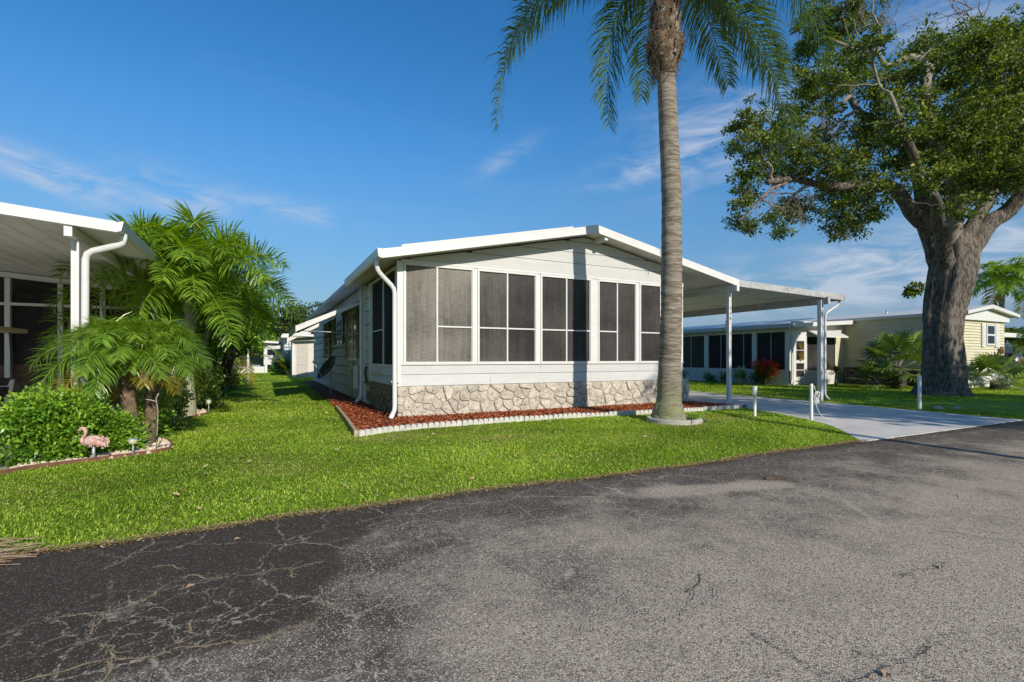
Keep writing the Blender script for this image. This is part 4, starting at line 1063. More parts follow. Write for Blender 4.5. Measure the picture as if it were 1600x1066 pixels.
downspout([(2.14, 12.5, 2.92), (2.14, 12.5, 2.6), (2.14, 12.5, 0.2), (1.98, 12.3, 0.08)], 0.04)
# right wall steps seen past the palm
st = H(MB().box(X1 + 0.001, X1 + 0.27, Y0 + 0.13, Y0 + 1.3, 0, 0.60), 'step_block', MORTAR)
for c in stone_cells(Y0 + 0.15, Y0 + 1.28, 0.0, 0.59, rs):
    H(stone_mesh(c, rs, lambda u_, z_, d_: (X1 + 0.268 + d_, u_, z_), 0.016), 'stone', STONE, st)
hr = MB()
hr.tube([(9.66, 9.45, 0.60), (9.66, 9.45, 0.93), (9.5, 9.7, 1.05), (9.45, 11.0, 1.05)], 0.022, 6)
H(hr, 'handrail', TRIM)
# utilities on the side wall
m = MB().box(X0 - 0.12, X0 - 0.021, 13.25, 13.5, 0.35, 0.95); H(m, 'meter_box', WHITEPOT)
m = MB().box(X0 - 0.10, X0 - 0.021, 14.0, 14.25, 0.75, 1.05); m.tube([(X0 - 0.05, 14.12, 0.75), (X0 - 0.05, 14.12, 0.1)], 0.02, 6); H(m, 'electric_box', ALU)
m = MB().tube([(X0 - 0.05, 11.95, 0.95), (X0 - 0.08, 11.95, 0.8), (X0 - 0.05, 11.95, 0.62), (X0 - 0.10, 11.95, 0.55)], [0.03, 0.035, 0.03, 0.02], 8); H(m, 'hose_tap', DARKMETAL)

# =================================================================== CARPORT OF THE WHITE HOME
cp = thing('carport', (13.1, 8.0, 0), 'white flat carport on posts attached to the right side of the white home', 'carport')
ZJ = under(xr); XC = 13.58; YC = 7.62; ZE = 2.66
def crf(x): return ZJ + (ZE - ZJ) * (x - xr) / (XC - xr)
def yfr(x): return yf + (YC - yf) * (x - xr) / (XC - xr)
m = MB()
a = (xr + 0.004, yfr(xr) + 0.03); b = (XC - 0.02, YC + 0.04)
m.v = [(a[0], a[1], crf(a[0]) + 0.03), (b[0], b[1], crf(b[0]) + 0.03), (b[0], 24, crf(b[0]) + 0.03), (a[0], 24, crf(a[0]) + 0.03),
       (a[0], a[1], crf(a[0]) + 0.13), (b[0], b[1], crf(b[0]) + 0.13), (b[0], 24, crf(b[0]) + 0.13), (a[0], 24, crf(a[0]) + 0.13)]
m.f = [(0, 3, 2, 1), (4, 5, 6, 7), (0, 1, 5, 4), (1, 2, 6, 5), (2, 3, 7, 6), (3, 0, 4, 7)]
build(m, 'roof_panel', SOFFIT, cp)
rb = MB()
for k in range(1, 9):
    x = xr + (XC - xr) * k / 9
    rb.box(x - 0.006, x + 0.006, yfr(x) + 0.05, 24, crf(x) + 0.022, crf(x) + 0.04)
build(rb, 'panel_seams', SOFFIT, cp)
m = MB()
m.v = [(xr + 0.002, yf - 0.003, crf(xr) - 0.0), (XC, YC, ZE), (XC, YC, ZE + 0.15), (xr + 0.002, yf - 0.003, crf(xr) + 0.165),
       (xr + 0.002, yf + 0.025, crf(xr)), (XC, YC + 0.03, ZE), (XC, YC + 0.03, ZE + 0.15), (xr + 0.002, yf + 0.025, crf(xr) + 0.165)]
m.f = [(0, 1, 2, 3), (7, 6, 5, 4), (0, 4, 5, 1), (3, 2, 6, 7), (1, 5, 6, 2), (0, 3, 7, 4)]
build(m, 'fascia_board', CARROOF, cp)
build(MB().prism_xz([(XC + 0.001, ZE), (XC + 0.03, ZE - 0.0), (XC + 0.055, ZE + 0.03), (XC + 0.06, ZE + 0.15), (XC + 0.001, ZE + 0.15)], YC - 0.01, 24), 'gutter', CARROOF, cp)
build(MB().box(10.70, 10.79, 8.60, 24, ZJ - 0.14, ZJ + 0.005), 'beam', TRIM, cp)
build(MB().box(10.70, 10.79, 8.58, 8.60, ZJ - 0.145, ZJ + 0.003), 'beam_cap', TRIM, cp)
build(MB().box(13.10, 13.19, YC + 0.12, 24, ZE - 0.10, crf(13.15) + 0.028), 'beam', CARROOF, cp)
def post(x, y, z1, parent=cp, w_=0.088, mat=TRIM):
    m = MB(); h = w_ / 2
    m.box(x - h, x - 0.008, y - h, y + h, 0.0, z1); m.box(x - 0.008, x + 0.008, y - h + 0.008, y + h - 0.008, 0.0, z1); m.box(x + 0.008, x + h, y - h, y + h, 0.0, z1)
    return build(m, 'post', mat, parent)
post(10.745, 8.86, ZJ - 0.14)
post(13.11, 7.95, ZE + 0.02, w_=0.10)
for yy in (16.5, 22): post(13.11, yy, ZE)
for yy in (17.5, 22): post(10.745, yy, ZJ - 0.14)
downspout([(13.60, YC + 0.12, ZE + 0.02), (13.58, YC + 0.14, ZE - 0.10), (13.24, 7.90, ZE - 0.34), (13.235, 7.90, 0.16), (13.36, 7.86, 0.05)], 0.036, cp)
# house number on the first post, digits stacked vertically
SEG = {'7': 'abc', '4': 'fgbc', '8': 'abcdefg'}
def digit(ch, cx, y, cz, w_=0.038, h=0.062, t_=0.011):
    m = MB(); x0, x1, z0, z1, zm = cx - w_ / 2, cx + w_ / 2, cz - h / 2, cz + h / 2, cz
    R2 = {'a': (x0, x1, z1 - t_, z1), 'b': (x1 - t_, x1, zm + 0.001, z1 - t_), 'c': (x1 - t_, x1, z0 + t_, zm), 'd': (x0, x1, z0, z0 + t_), 'e': (x0, x0 + t_, z0 + t_, zm), 'f': (x0, x0 + t_, zm + 0.001, z1 - t_), 'g': (x0 + t_, x1 - t_, zm - t_ / 2, zm + t_ / 2)}
    for s_ in SEG[ch]:
        a, b, c, d = R2[s_]; m.box(a, b, y - 0.004, y, c, d)
    build(m, 'digit', DIGIT, cp)
for i, ch in enumerate('748'): digit(ch, 10.745, 8.86 - 0.046, 2.42 - i * 0.125)

# =================================================================== LEFT NEIGHBOUR: carport, screened wall, golf cart
nb_ = thing('carport', (-2.1, 8.0, 0), 'white carport on posts at the left edge, its gutter spout behind the palms', 'carport')
def nz(x): return 2.74 - (x + 1.67) * 0.083                      # underside of its roof
NY = 7.8; NX = -1.66
build(slab([(-9, nz(-9) + 0.02), (NX - 0.01, nz(NX) + 0.02), (NX - 0.01, nz(NX) + 0.11), (-9, nz(-9) + 0.11)], NY + 0.03, 22), 'roof_panel', SOFFIT, nb_)
m = MB()
for k in range(20):
    x = -2.0 - k * 0.32
    m.box(x - 0.004, x + 0.004, NY + 0.04, 14.4, nz(x) + 0.014, nz(x) + 0.026)
build(m, 'panel_seams', SOFFIT, nb_)
build(slab([(-9, nz(-9)), (NX, nz(NX)), (NX, nz(NX) + 0.135), (-9, nz(-9) + 0.135)], NY, NY + 0.025), 'fascia_board', TRIM, nb_)
build(MB().prism_xz([(NX + 0.001, nz(NX)), (NX + 0.05, nz(NX) + 0.02), (NX + 0.075, nz(NX) + 0.135), (NX + 0.06, nz(NX) + 0.14), (NX + 0.001, nz(NX) + 0.12)], NY - 0.005, 22), 'gutter', TRIM, nb_)
build(MB().box(-2.17, -2.11, NY + 0.06, 20, nz(-2.14) - 0.13, nz(-2.14) + 0.005), 'beam', TRIM, nb_)
build(MB().box(-2.18, -2.10, NY + 0.03, NY + 0.06, nz(-2.14) - 0.135, nz(-2.14) + 0.004), 'beam_cap', TRIM, nb_)
for yy in (8.12, 12.0, 15.6): post(-2.14, yy, nz(-2.14) - 0.13, nb_, 0.08)
downspout([(NX + 0.03, NY + 0.2, nz(NX) + 0.02), (NX + 0.03, NY + 0.2, nz(NX) - 0.11), (-2.04, 8.10, nz(NX) - 0.24), (-2.05, 8.10, 0.15), (-1.97, 7.98, 0.06)], 0.042, nb_)
# neighbour's home behind: screened wall facing the road
nh = thing('neighbour_home', (-5, 14.5, 0), 'dark screened home wall with white posts under the left carport roof', 'house')
def NH(mb, n_, mt, p=None, **k): return build(mb, n_, mt, p or nh, **k)
NH(MB().box(-9, -2.3, 14.62, 14.72, 0.0, 1.0), 'wall', BROWNW)
NH(MB().prism_xz([(-9, 0.98), (-2.3, 0.98), (-2.3, nz(-2.3) - 0.02), (-9, nz(-9) - 0.02)], 15.3, 15.4), 'inner_wall', INTERIOR)
NH(MB().box(-2.36, -2.3, 14.73, 22, 0.0, 2.7), 'side_wall', WHITE)
for x in (-8.3, -7.0, -5.6, -4.98, -4.1, -3.35, -2.34):
    NH(MB().box(x - 0.045, x + 0.045, 14.5, 14.6, 0.0, nz(x) - 0.12), 'post', TRIM)
NH(slab([(-9, nz(-9) - 0.11), (-2.3, nz(-2.3) - 0.11), (-2.3, nz(-2.3) + 0.0), (-9, nz(-9) + 0.0)], 14.48, 14.62), 'header', TRIM)
NH(MB().box(-9, -2.3, 14.505, 14.58, 2.30, 2.36), 'rail', TRIM)
NH(MB().quad((-9, 14.61, 1.0), (-2.3, 14.61, 1.0), (-2.3, 14.61, 2.6), (-9, 14.61, 2.6)), 'screen', SCREEN_S)
# golf cart with tan canopy
gc = thing('golf_cart', (-4.6, 11.3, 0), 'dark golf cart with tan canopy and maroon seat under the left carport', 'golf cart')
def GC(mb, n_, mt, p=None, **k): return build(mb, n_, mt, p or gc, **k)
gx = -4.5; gy = 11.0
m = MB().prism_yz([(gy - 0.95, 0.30), (gy - 0.98, 0.62), (gy - 0.90, 0.72), (gy - 0.2, 0.76), (gy - 0.15, 0.36), (gy + 0.6, 0.34), (gy + 0.8, 0.80), (gy + 1.15, 0.62), (gy + 1.2, 0.30)], gx - 0.55, gx + 0.55)
GC(m, 'body', DARKMETAL)
m = MB().prism_yz([(gy - 1.0, 0.50), (gy - 0.98, 0.70), (gy - 0.5, 0.78), (gy - 0.45, 0.60), (gy - 0.55, 0.46), (gy - 0.8, 0.45)], gx + 0.40, gx + 0.62)
GC(m, 'rear_fender', TAN)
m = MB().prism_yz([(gy - 1.0, 0.50), (gy - 0.98, 0.70), (gy - 0.5, 0.78), (gy - 0.45, 0.60), (gy - 0.55, 0.46), (gy - 0.8, 0.45)], gx - 0.62, gx - 0.40)
GC(m, 'rear_fender', TAN)
GC(MB().box(gx - 0.56, gx + 0.38, gy - 1.05, gy - 0.99, 0.76, 0.84), 'bumper', TAN)
GC(MB().box(gx + 0.40, gx + 0.54, gy - 1.04, gy - 1.0, 0.66, 0.74), 'tail_light', RED)
GC(MB().box(gx - 0.54, gx - 0.40, gy - 1.04, gy - 1.0, 0.66, 0.74), 'tail_light', RED)
GC(MB().box(gx - 0.55, gx + 0.55, gy - 0.25, gy + 0.25, 0.78, 0.90), 'seat', MAROON)
GC(MB().box(gx - 0.58, gx + 0.58, gy - 0.42, gy - 0.30, 0.96, 1.20), 'backrest', MAROON)
m = MB()
m.prism_yz([(gy - 1.02, 1.60), (gy - 0.98, 1.67), (gy + 0.98, 1.67), (gy + 1.02, 1.60)], gx - 0.62, gx + 0.66)
GC(m, 'canopy', TAN)
for sx in (-0.52, 0.52):
    GC(MB().bar((gx + sx, gy - 0.6, 0.74), (gx + sx, gy - 0.85, 1.60), 0.03, 0.03), 'canopy_strut', DARKMETAL)
    GC(MB().bar((gx + sx, gy + 0.85, 0.74), (gx + sx, gy + 0.7, 1.60), 0.03, 0.03), 'canopy_strut', DARKMETAL)
for sx in (-0.5, 0.5):
    for sy in (-0.72, 0.85):
        w_ = MB().tube([(gx + sx - 0.09, gy + sy, 0.235), (gx + sx - 0.07, gy + sy, 0.235), (gx + sx + 0.07, gy + sy, 0.235), (gx + sx + 0.09, gy + sy, 0.235)], [0.18, 0.225, 0.225, 0.18], 16)
        wo = GC(w_, 'wheel', RUBBER)
        GC(MB().tube([(gx + sx - 0.094, gy + sy, 0.235), (gx + sx + 0.094, gy + sy, 0.235)], 0.11, 12), 'rim', CHROME, wo)
# white panel seen behind the palms (storage cabinet)
sc = thing('storage_cabinet', (-1.85, 15.5, 0), 'white storage cabinet half hidden behind the feather palm', 'cabinet')
build(MB().box(-2.24, -1.75, 13.2, 15.0, 0, 1.25), 'cabinet_body', WHITE, sc)
build(MB().box(-2.28, -1.71, 13.15, 15.05, 1.251, 1.31), 'lid', WHITE, sc)
build(MB().box(-2.02, -1.97, 13.17, 13.199, 0.1, 1.2), 'door_trim', TRIM, sc)

# =================================================================== PALMS AND SHRUBS ON THE LEFT
def trunk_rings(path, radii, step, seg=16, amp=0.025, lobes=0.02, ph=0):
    """resample a path and modulate its radius into leaf-scar rings"""
    P = [Vector(p) for p in path]; out = []; rr = []
    Ls = [0]
    for a, b in zip(P[:-1], P[1:]): Ls.append(Ls[-1] + (b - a).length)
    n = int(Ls[-1] / step); r = random.Random(int(ph * 100) + 3); k = 0
    for i in range(n * 2 + 1):
        s = Ls[-1] * i / (n * 2)
        while k < len(P) - 2 and s > Ls[k + 1]: k += 1
        f = (s - Ls[k]) / (Ls[k + 1] - Ls[k]); f2 = f * f * (3 - 2 * f)
        out.append(P[k].lerp(P[k + 1], f)); rr.append((radii[k] + (radii[k + 1] - radii[k]) * f2) * (1 + (amp if i % 2 else -amp) * r.uniform(0.5, 1.3)))
    return MB().tube(out, rr, seg, lobes=lobes, jit=0.05, ph=ph)
# pygmy date palm: two leaning stems out of one clump
dp = thing('date_palm', (-1.50, 7.8, 0), 'pygmy date palm with two rough stems and arching bright green fronds beside the hedge', 'palm tree')
m = trunk_rings([(-1.50, 7.78, 0), (-1.50, 7.80, 0.35), (-1.57, 7.82, 0.8), (-1.61, 7.84, 1.16)], [0.11, 0.078, 0.08, 0.10], 0.035, 12, 0.10, 0.03)
build(m, 'trunk', DATEBARK, dp)
m = trunk_rings([(-1.38, 7.98, 0), (-1.33, 8.0, 0.35), (-1.32, 8.02, 0.8), (-1.30, 8.04, 1.22)], [0.10, 0.075, 0.08, 0.10], 0.035, 12, 0.10, 0.03, ph=2)
build(m, 'trunk', DATEBARK, dp)
crown_fronds(dp, (-1.62, 7.84, 1.26), 42, 0.80, DATE, 62, 0.27, 0.0115, 0.30, emin=-0.35, emax=1.4, seed=3, old=3, oldmat=YELLOWF, r0=0.009, start=0.16, ang=0.8, vee=0.15, ruffle=0.5)
crown_fronds(dp, (-1.30, 8.04, 1.30), 36, 0.68, DATE, 62, 0.27, 0.0115, 0.30, az0=1.0, emin=-0.4, emax=1.4, seed=8, old=4, oldmat=YELLOWF, r0=0.009, start=0.16, ang=0.8, vee=0.15, ruffle=0.5)
# feather palms behind
def feather_palm(x, y, h, ln, n, label, seed, lean=(0, 0), group=None, rad=0.085):
    t = thing('feather_palm', (x, y, 0), label, 'palm tree', group)
    tx, ty = x + lean[0], y + lean[1]
    m = trunk_rings([(x, y, 0), (x + lean[0] * 0.2, y + lean[1] * 0.2, h * 0.3), (x + lean[0] * 0.6, y + lean[1] * 0.6, h * 0.7), (tx, ty, h)], [rad * 1.5, rad, rad * 0.95, rad], 0.09, 14, 0.012, 0.01, ph=seed)
    build(m, 'trunk', SMOOTHBARK, t)
    m = MB().tube([(tx, ty, h - 0.02), (tx, ty, h + 0.08), (tx + lean[0] * 0.1, ty, h + 0.35), (tx + lean[0] * 0.2, ty, h + 0.6)], [rad, rad * 1.25, rad * 0.95, rad * 0.45], 12)
    build(m, 'crownshaft', HEDGE if False else surf_crownshaft, t)
    crown_fronds(t, (tx + lean[0] * 0.15, ty, h + 0.52), n, ln, ADON, 96, 0.50, 0.028, 0.28, emin=-0.18, emax=1.40, seed=seed, old=0, oldmat=YELLOWF, r0=0.016, start=0.12, ang=0.7, vee=0.40, ruffle=0.85, sag=0.75)
    if seed == 5:
        for e_ in ((-1.75, 9.9, 2.75), (-1.95, 10.3, 3.0), (-1.45, 9.6, 2.4), (-1.55, 10.1, 3.15), (-1.05, 9.7, 2.7)):
            c_ = Vector((tx, ty, h + 0.5)); q_ = Vector(e_); up2 = Vector((0, 0, 1.0))
            frond(t, (tuple(c_), tuple(c_.lerp(q_, 0.25) + up2 * 0.55), tuple(c_.lerp(q_, 0.75) + up2 * 0.6), tuple(q_)), ADON, 92, 0.50, 0.028, 0.3, r0=0.016, start=0.15, ang=0.7, vee=0.35, ruffle=0.8)
    return t
surf_crownshaft = surf('crownshaft', (0.24, 0.30, 0.08), (0.17, 0.24, 0.06), 8, 0.5, c3=(0.35, 0.30, 0.08), s3=4)
feather_palm(-1.30, 11.5, 2.05, 2.2, 32, 'tall feather palm with a pale trunk behind the date palm', 5)
feather_palm(-1.60, 12.9, 1.95, 1.5, 18, 'feather palm just behind the tallest one, drooping over the lawn side', 9, lean=(0.20, 0.1), rad=0.07)
feather_palm(-1.7, 15.5, 1.9, 1.5, 14, 'feather palm farther back in the row beside the left carport', 14, lean=(0.35, 0.2), rad=0.07)
# shrubs
def shrub(name, label, cat, loc, blobs, mat, size, dens, seed=0, group=None, lw=0.5, stems=6, zbias=0.5, barkm=None, top_light=0.35, hollow=0.45, tint=0.0):
    t = thing(name, loc, label, cat, group)
    cs = [(b[0], b[1], b[2]) for b in blobs]; rd = [b[3] for b in blobs]
    ne = [dens * b[3] ** 2 for b in blobs]
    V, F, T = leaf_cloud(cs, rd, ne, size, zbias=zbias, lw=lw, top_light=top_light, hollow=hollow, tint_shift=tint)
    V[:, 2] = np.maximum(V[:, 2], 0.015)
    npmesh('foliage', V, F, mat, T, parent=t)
    r = random.Random(seed); m = MB()
    for i in range(stems):
        b = r.choice(blobs); a0 = (loc[0] + r.uniform(-0.12, 0.12), loc[1] + r.uniform(-0.12, 0.12), 0)
        mid_ = ((a0[0] + b[0]) / 2 + r.uniform(-0.05, 0.05), (a0[1] + b[1]) / 2, b[2] * 0.5)
        m.tube([a0, mid_, (b[0], b[1], b[2] + b[3] * 0.3)], [0.016, 0.012, 0.005], 5)
    build(m, 'stems', barkm or DARKBARK, t)
    return t
hb = []
rs = random.Random(21)
for i in range(30):
    x = rs.uniform(-2.30, -1.45); y = rs.uniform(6.95, 7.75); z = rs.uniform(0.16, 0.66) * (0.78 if x > -1.75 else 1.0)
    if x > -1.72: y = max(y, 7.50); z *= 0.7
    elif x > -1.9: y = max(y, 7.2); z *= 0.9
    hb.append((x, y, z, rs.uniform(0.16, 0.23)))
for x in (-2.38, -2.24, -2.08, -1.95): hb.append((x, 7.0 + 0.22 * (x + 2.4), 0.15, 0.19)); hb.append((x, 7.02 + 0.2 * (x + 2.4), 0.42, 0.21))
shrub('hedge_shrub', 'bright green leafy shrub left of the flamingo at the corner of the bed', 'shrub', (-1.95, 7.35, 0), hb, HEDGE, 0.056, 15000, 1, lw=0.42, stems=12, zbias=0.6)
hb = [(-1.42 + rs.uniform(-0.13, 0.13), 8.25 + rs.uniform(-0.2, 0.3), rs.uniform(0.12, 0.42), rs.uniform(0.13, 0.19)) for i in range(12)]
shrub('hedge_shrub', 'low dark green shrub close behind the date palm stems', 'shrub', (-1.45, 8.3, 0), hb, HEDGE, 0.06, 7000, 2, tint=-0.12)
hb = [(-1.38 + rs.uniform(-0.25, 0.17), 9.15 + rs.uniform(-0.5, 0.6), rs.uniform(0.15, 0.68), rs.uniform(0.16, 0.24)) for i in range(22)]
shrub('variegated_shrub', 'yellow and green variegated shrub right of the date palm stems', 'shrub', (-1.4, 9.2, 0), hb, VARIEG, 0.062, 6500, 3, lw=0.55)
hb = [(-1.28 + rs.uniform(-0.2, 0.25), 12.8 + rs.uniform(-0.8, 0.9), rs.uniform(0.15, 0.95), rs.uniform(0.2, 0.32)) for i in range(18)]
shrub('variegated_shrub', 'loose variegated shrub behind the solar light by the feather palm trunk', 'shrub', (-1.25, 12.8, 0), hb, VARIEG, 0.07, 3000, 4, lw=0.5, tint=-0.22)
# small round-leaved tree with dark stems farther back
sm = thing('small_tree', (-1.15, 17.0, 0), 'small bushy tree with dark forked stems beyond the feather palms', 'tree')
m = MB()
for a in ([(-1.15, 17, 0), (-1.1, 17, 0.9), (-0.9, 17, 1.7), (-0.7, 17.1, 2.6)], [(-1.2, 17.05, 0), (-1.3, 17.1, 1.1), (-1.5, 17.3, 2.1)], [(-1.08, 16.9, 0.3), (-0.8, 16.7, 1.3), (-0.5, 16.5, 2.1)]):
    m.tube(a, [0.10, 0.075, 0.055, 0.03][:len(a)], 8, jit=0.1)
build(m, 'trunk', DARKBARK, sm)
cs = [(-1.0 + rs.uniform(-0.9, 0.9), 17.0 + rs.uniform(-0.9, 0.9), rs.uniform(1.45, 3.1), rs.uniform(0.35, 0.55)) for i in range(20)]
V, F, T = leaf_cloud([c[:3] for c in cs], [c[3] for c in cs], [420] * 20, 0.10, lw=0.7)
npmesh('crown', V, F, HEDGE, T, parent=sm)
for (x, y, lb, mt, sd, k) in ((-1.35, 19.5, 'yellow green shrub at the foot of the row beyond the small tree', CROTON, 31, 14), (-1.5, 15.2, 'dense green shrub between the feather palms and the small tree', HEDGE, 32, 18), (-1.3, 22.5, 'bushy shrub near the far end of the left planting row', VARIEG, 33, 14)):
    hb = [(x + rs.uniform(-0.35, 0.35), y + rs.uniform(-0.8, 0.8), rs.uniform(0.15, 0.9), rs.uniform(0.22, 0.36)) for i in range(k)]
    shrub('garden_shrub', lb, 'shrub', (x, y, 0), hb, mt, 0.085, 1900, sd, lw=0.5, tint=-0.05)
fr = thing('areca_palm', (-1.1, 25, 0), 'clump of yellowish fronds at the far end of the planting row', 'palm tree')
build(MB().tube([(-1.1, 25, 0), (-1.1, 25, 1.4)], [0.10, 0.07], 8), 'trunk', SMOOTHBARK, fr)
crown_fronds(fr, (-1.1, 25, 1.3), 12, 2.3, ADON, 26, 0.5, 0.05, 0.3, emin=-0.4, emax=1.3, seed=77, old=4, oldmat=YELLOWF, r0=0.02)

# flamingo ornament: one lofted body, neck and head on a stake
fl = thing('flamingo_ornament', (-1.66, 6.98, 0), 'faded pink flamingo ornament with ruffled wings on a grey stake in front of the hedge', 'garden ornament')
fx, fy = -1.70, 6.955
def fp(u_, z_): return (fx + u_ * 0.93, fy - u_ * 0.36, z_)
path = [fp(0.150, 0.165), fp(0.125, 0.19), fp(0.09, 0.215), fp(0.04, 0.235), fp(-0.01, 0.235), fp(-0.045, 0.222), fp(-0.075, 0.21), fp(-0.095, 0.225), fp(-0.098, 0.255), fp(-0.082, 0.285), fp(-0.062, 0.315), fp(-0.058, 0.345), fp(-0.073, 0.368), fp(-0.097, 0.372), fp(-0.118, 0.357), fp(-0.130, 0.335), fp(-0.133, 0.318)]
rad = [0.008, 0.030, 0.050, 0.062, 0.062, 0.050, 0.033, 0.022, 0.0175, 0.016, 0.0155, 0.017, 0.021, 0.022, 0.016, 0.010, 0.004]
build(MB().tube(path, rad, 12, jit=0.05), 'body', FLAMINGO, fl)
m = MB(); rs2 = random.Random(3)
for k in range(70):
    u_ = rs2.uniform(-0.03, 0.14); z_ = 0.185 + rs2.random() * 0.10 - max(0, u_ - 0.06) * 0.3; side_ = rs2.choice((-1, 1))
    b = Vector(fp(u_, z_)) + Vector((0.36, 0.93, 0)) * (side_ * -0.052 * (1 - abs(u_ - 0.04) * 3))
    d = Vector(fp(0.028, -0.012)) - Vector(fp(0, 0)); s2 = Vector((0, 0, 0.011))
    m.quad(tuple(b - s2), tuple(b + d * 0.6 - s2 * 1.3), tuple(b + d + Vector((0.36, 0.93, 0)) * (-0.012 * side_)), tuple(b + d * 0.5 + s2))
build(m, 'wing_feathers', FLAMINGO, fl)
build(MB().tube([(fx + 0.02, fy - 0.008, 0.0), (fx + 0.02, fy - 0.008, 0.19)], 0.016, 8), 'stake', ALU, fl)

def solar_light(x, y, h, label, green=False):
    t = thing('solar_light', (x, y, 0), label, 'garden light')
    build(MB().tube([(x, y, 0), (x, y, h * 0.72)], 0.008, 6), 'stake', ALU, t)
    m = MB().lathe([(0.012, h * 0.68), (0.035, h * 0.74), (0.05, h * 0.88), (0.045, h * 0.93), (0.02, h)], x, y, 10)
    build(m, 'lens', LAMPG, t)
    build(MB().lathe([(0.052, h * 0.93), (0.05, h * 0.97), (0.015, h * 1.03)], x, y, 10), 'cap', ALU, t)
solar_light(-1.35, 7.06, 0.22, 'small solar light with a pale green lens at the foot of the date palm')
solar_light(-1.0, 11.75, 0.30, 'small solar stake light beside the feather palm trunk')
# stem tied to a bent stake by the date palm
pl = thing('staked_plant', (-1.17, 7.30, 0), 'bare curly stem with a few broad leaves beside the date palm stems', 'plant')
build(MB().tube([(-1.17, 7.30, 0), (-1.16, 7.31, 0.25), (-1.15, 7.30, 0.5), (-1.17, 7.30, 0.66), (-1.14, 7.29, 0.72)], 0.007, 6), 'stem', SMOOTHBARK, pl)
build(MB().tube([(-1.165, 7.30, 0.62), (-1.22, 7.3, 0.64), (-1.27, 7.3, 0.65)], 0.004, 5), 'tie', WIRE, pl)
B = np.array([(-1.17, 7.3, 0.2)] * 7); D = unit(np.array([(-1, -.2, .15), (1, 0, .2), (.7, -.6, .1), (-.6, -.7, .3), (.2, -1, .4), (-.8, .2, .5), (1, .3, -.1)], dtype=float))
V, F = leaf_arrays(B, D, unit(np.cross(D, np.array([0.1, 0.1, 1.0]))), np.full(7, 0.17), np.full(7, 0.05), droop=0.3)
npmesh('leaves', V, F, HEDGE, np.full(28, 0.6), parent=pl)
# broken palm debris on the road edge, bottom left
db = thing('palm_debris', (-1.5, 3.9, 0), 'heap of dry brown palm fronds at the road edge in the bottom left corner', 'dead fronds')
m = MB(); rs2 = random.Random(9)
for k in range(150):
    a = (-1.75 + rs2.uniform(-0.35, 0.28), 3.82 + rs2.uniform(-0.1, 0.22) , 0.01 + rs2.random() * 0.07)
    an = rs2.gauss(-0.25, 0.3); l = rs2.uniform(0.15, 0.42)
    b = (min(a[0] + math.cos(an) * l, -1.16), a[1] + math.sin(an) * l, max(0.012, a[2] + rs2.uniform(-0.05, 0.03)))
    m.bar(a, b, rs2.uniform(0.004, 0.012), 0.003)
build(m, 'dry_leaflets', DRYLEAF, db)
tag(build(MB().bar((4.22, 3.07, 0.018), (4.36, 3.00, 0.018), 0.022, 0.02).bar((4.26, 3.06, 0.03), (4.31, 3.01, 0.03), 0.018, 0.015), 'fallen_bark', BROWNW, loc=(4.29, 3.04, 0)), 'small curl of brown bark lying on the asphalt', 'debris')
rs2 = random.Random(12)
for i, (x, y, lb) in enumerate(((-0.33, 2.92, 'orange dead leaf on the dark patched asphalt'), (2.0, 0.98, 'brown dead leaf stuck in the open crack near the bottom of the picture'), (-0.15, 3.55, 'tan dead leaf near the lawn edge on the dark asphalt'), (3.3, 1.35, 'small dry leaf on the pale asphalt at the right'), (5.9, 3.3, 'dry leaf on the asphalt before the driveway'))):
    s_ = 0.02
    m = MB().quad((x - s_, y - s_ * .5, 0.010), (x + s_ * .2, y - s_ * .8, 0.016), (x + s_ * 1.1, y + s_ * .4, 0.010), (x - s_ * .2, y + s_ * .7, 0.020))
    tag(build(m, 'fallen_leaf', DRYLEAF, loc=(x, y, 0)), lb, 'leaf')

# =================================================================== SATELLITE DISHES, AWNING POLE, FAR BACK YARD
def dish(x, y, h, r, az, label, name='satellite_dish'):
    t = thing(name, (x, y, 0), label, 'satellite dish')
    build(MB().tube([(x, y, 0), (x, y, h)], 0.022, 8), 'mast', ALU, t)
    c = Vector((x, y, h)); d = Vector((math.cos(az) * 0.8, math.sin(az) * 0.8, 0.55)).normalized()
    a = d.cross(Vector((0, 0, 1))).normalized(); b = a.cross(d)
    m = MB(); seg = 20; rings = [(0.0, 0.0), (0.4, 0.02), (0.75, 0.06), (1.0, 0.11)]
    for side_ in (0, -0.012):
        for rr, dp_ in rings:
            for k in range(seg):
                th = 2 * math.pi * k / seg
                m.v.append(tuple(c + a * (r * rr * math.cos(th)) + b * (r * 1.12 * rr * math.sin(th)) + d * (dp_ + side_ + 0.05)))
    for s_ in (0, 1):
        for i in range(3):
            for k in range(seg):
                k2 = (k + 1) % seg; o = s_ * 4 * seg
                m.f.append((o + i * seg + k, o + i * seg + k2, o + (i + 1) * seg + k2, o + (i + 1) * seg + k))
    m.sm = True
    build(m, 'reflector', DARKMETAL, t)
    e = c - b * (r * 0.9) + d * 0.05; f = c + d * 0.50 - b * 0.10
    build(MB().bar(tuple(e), tuple(f), 0.025, 0.025), 'feed_arm', ALU, t)
    build(MB().tube([tuple(f - d * 0.02), tuple(f + d * 0.05 + b * 0.05)], [0.03, 0.045], 8), 'receiver', DARKMETAL, t)
    build(MB().box(x - 0.04, x + 0.04, y - 0.04, y + 0.04, h - 0.08, h + 0.04), 'bracket', ALU, t)
dish(1.72, 15.0, 0.80, 0.36, R_(195), 'black satellite dish on a short mast beside the white home')
pp = tag(build(MB().tube([(-0.62, 24.8, 0), (-0.62, 24.8, 2.35)], 0.055, 10), 'clothesline_pole', PVC, loc=(-0.62, 24.8, 0)), 'tall white pole standing in the back lawn', 'pole')
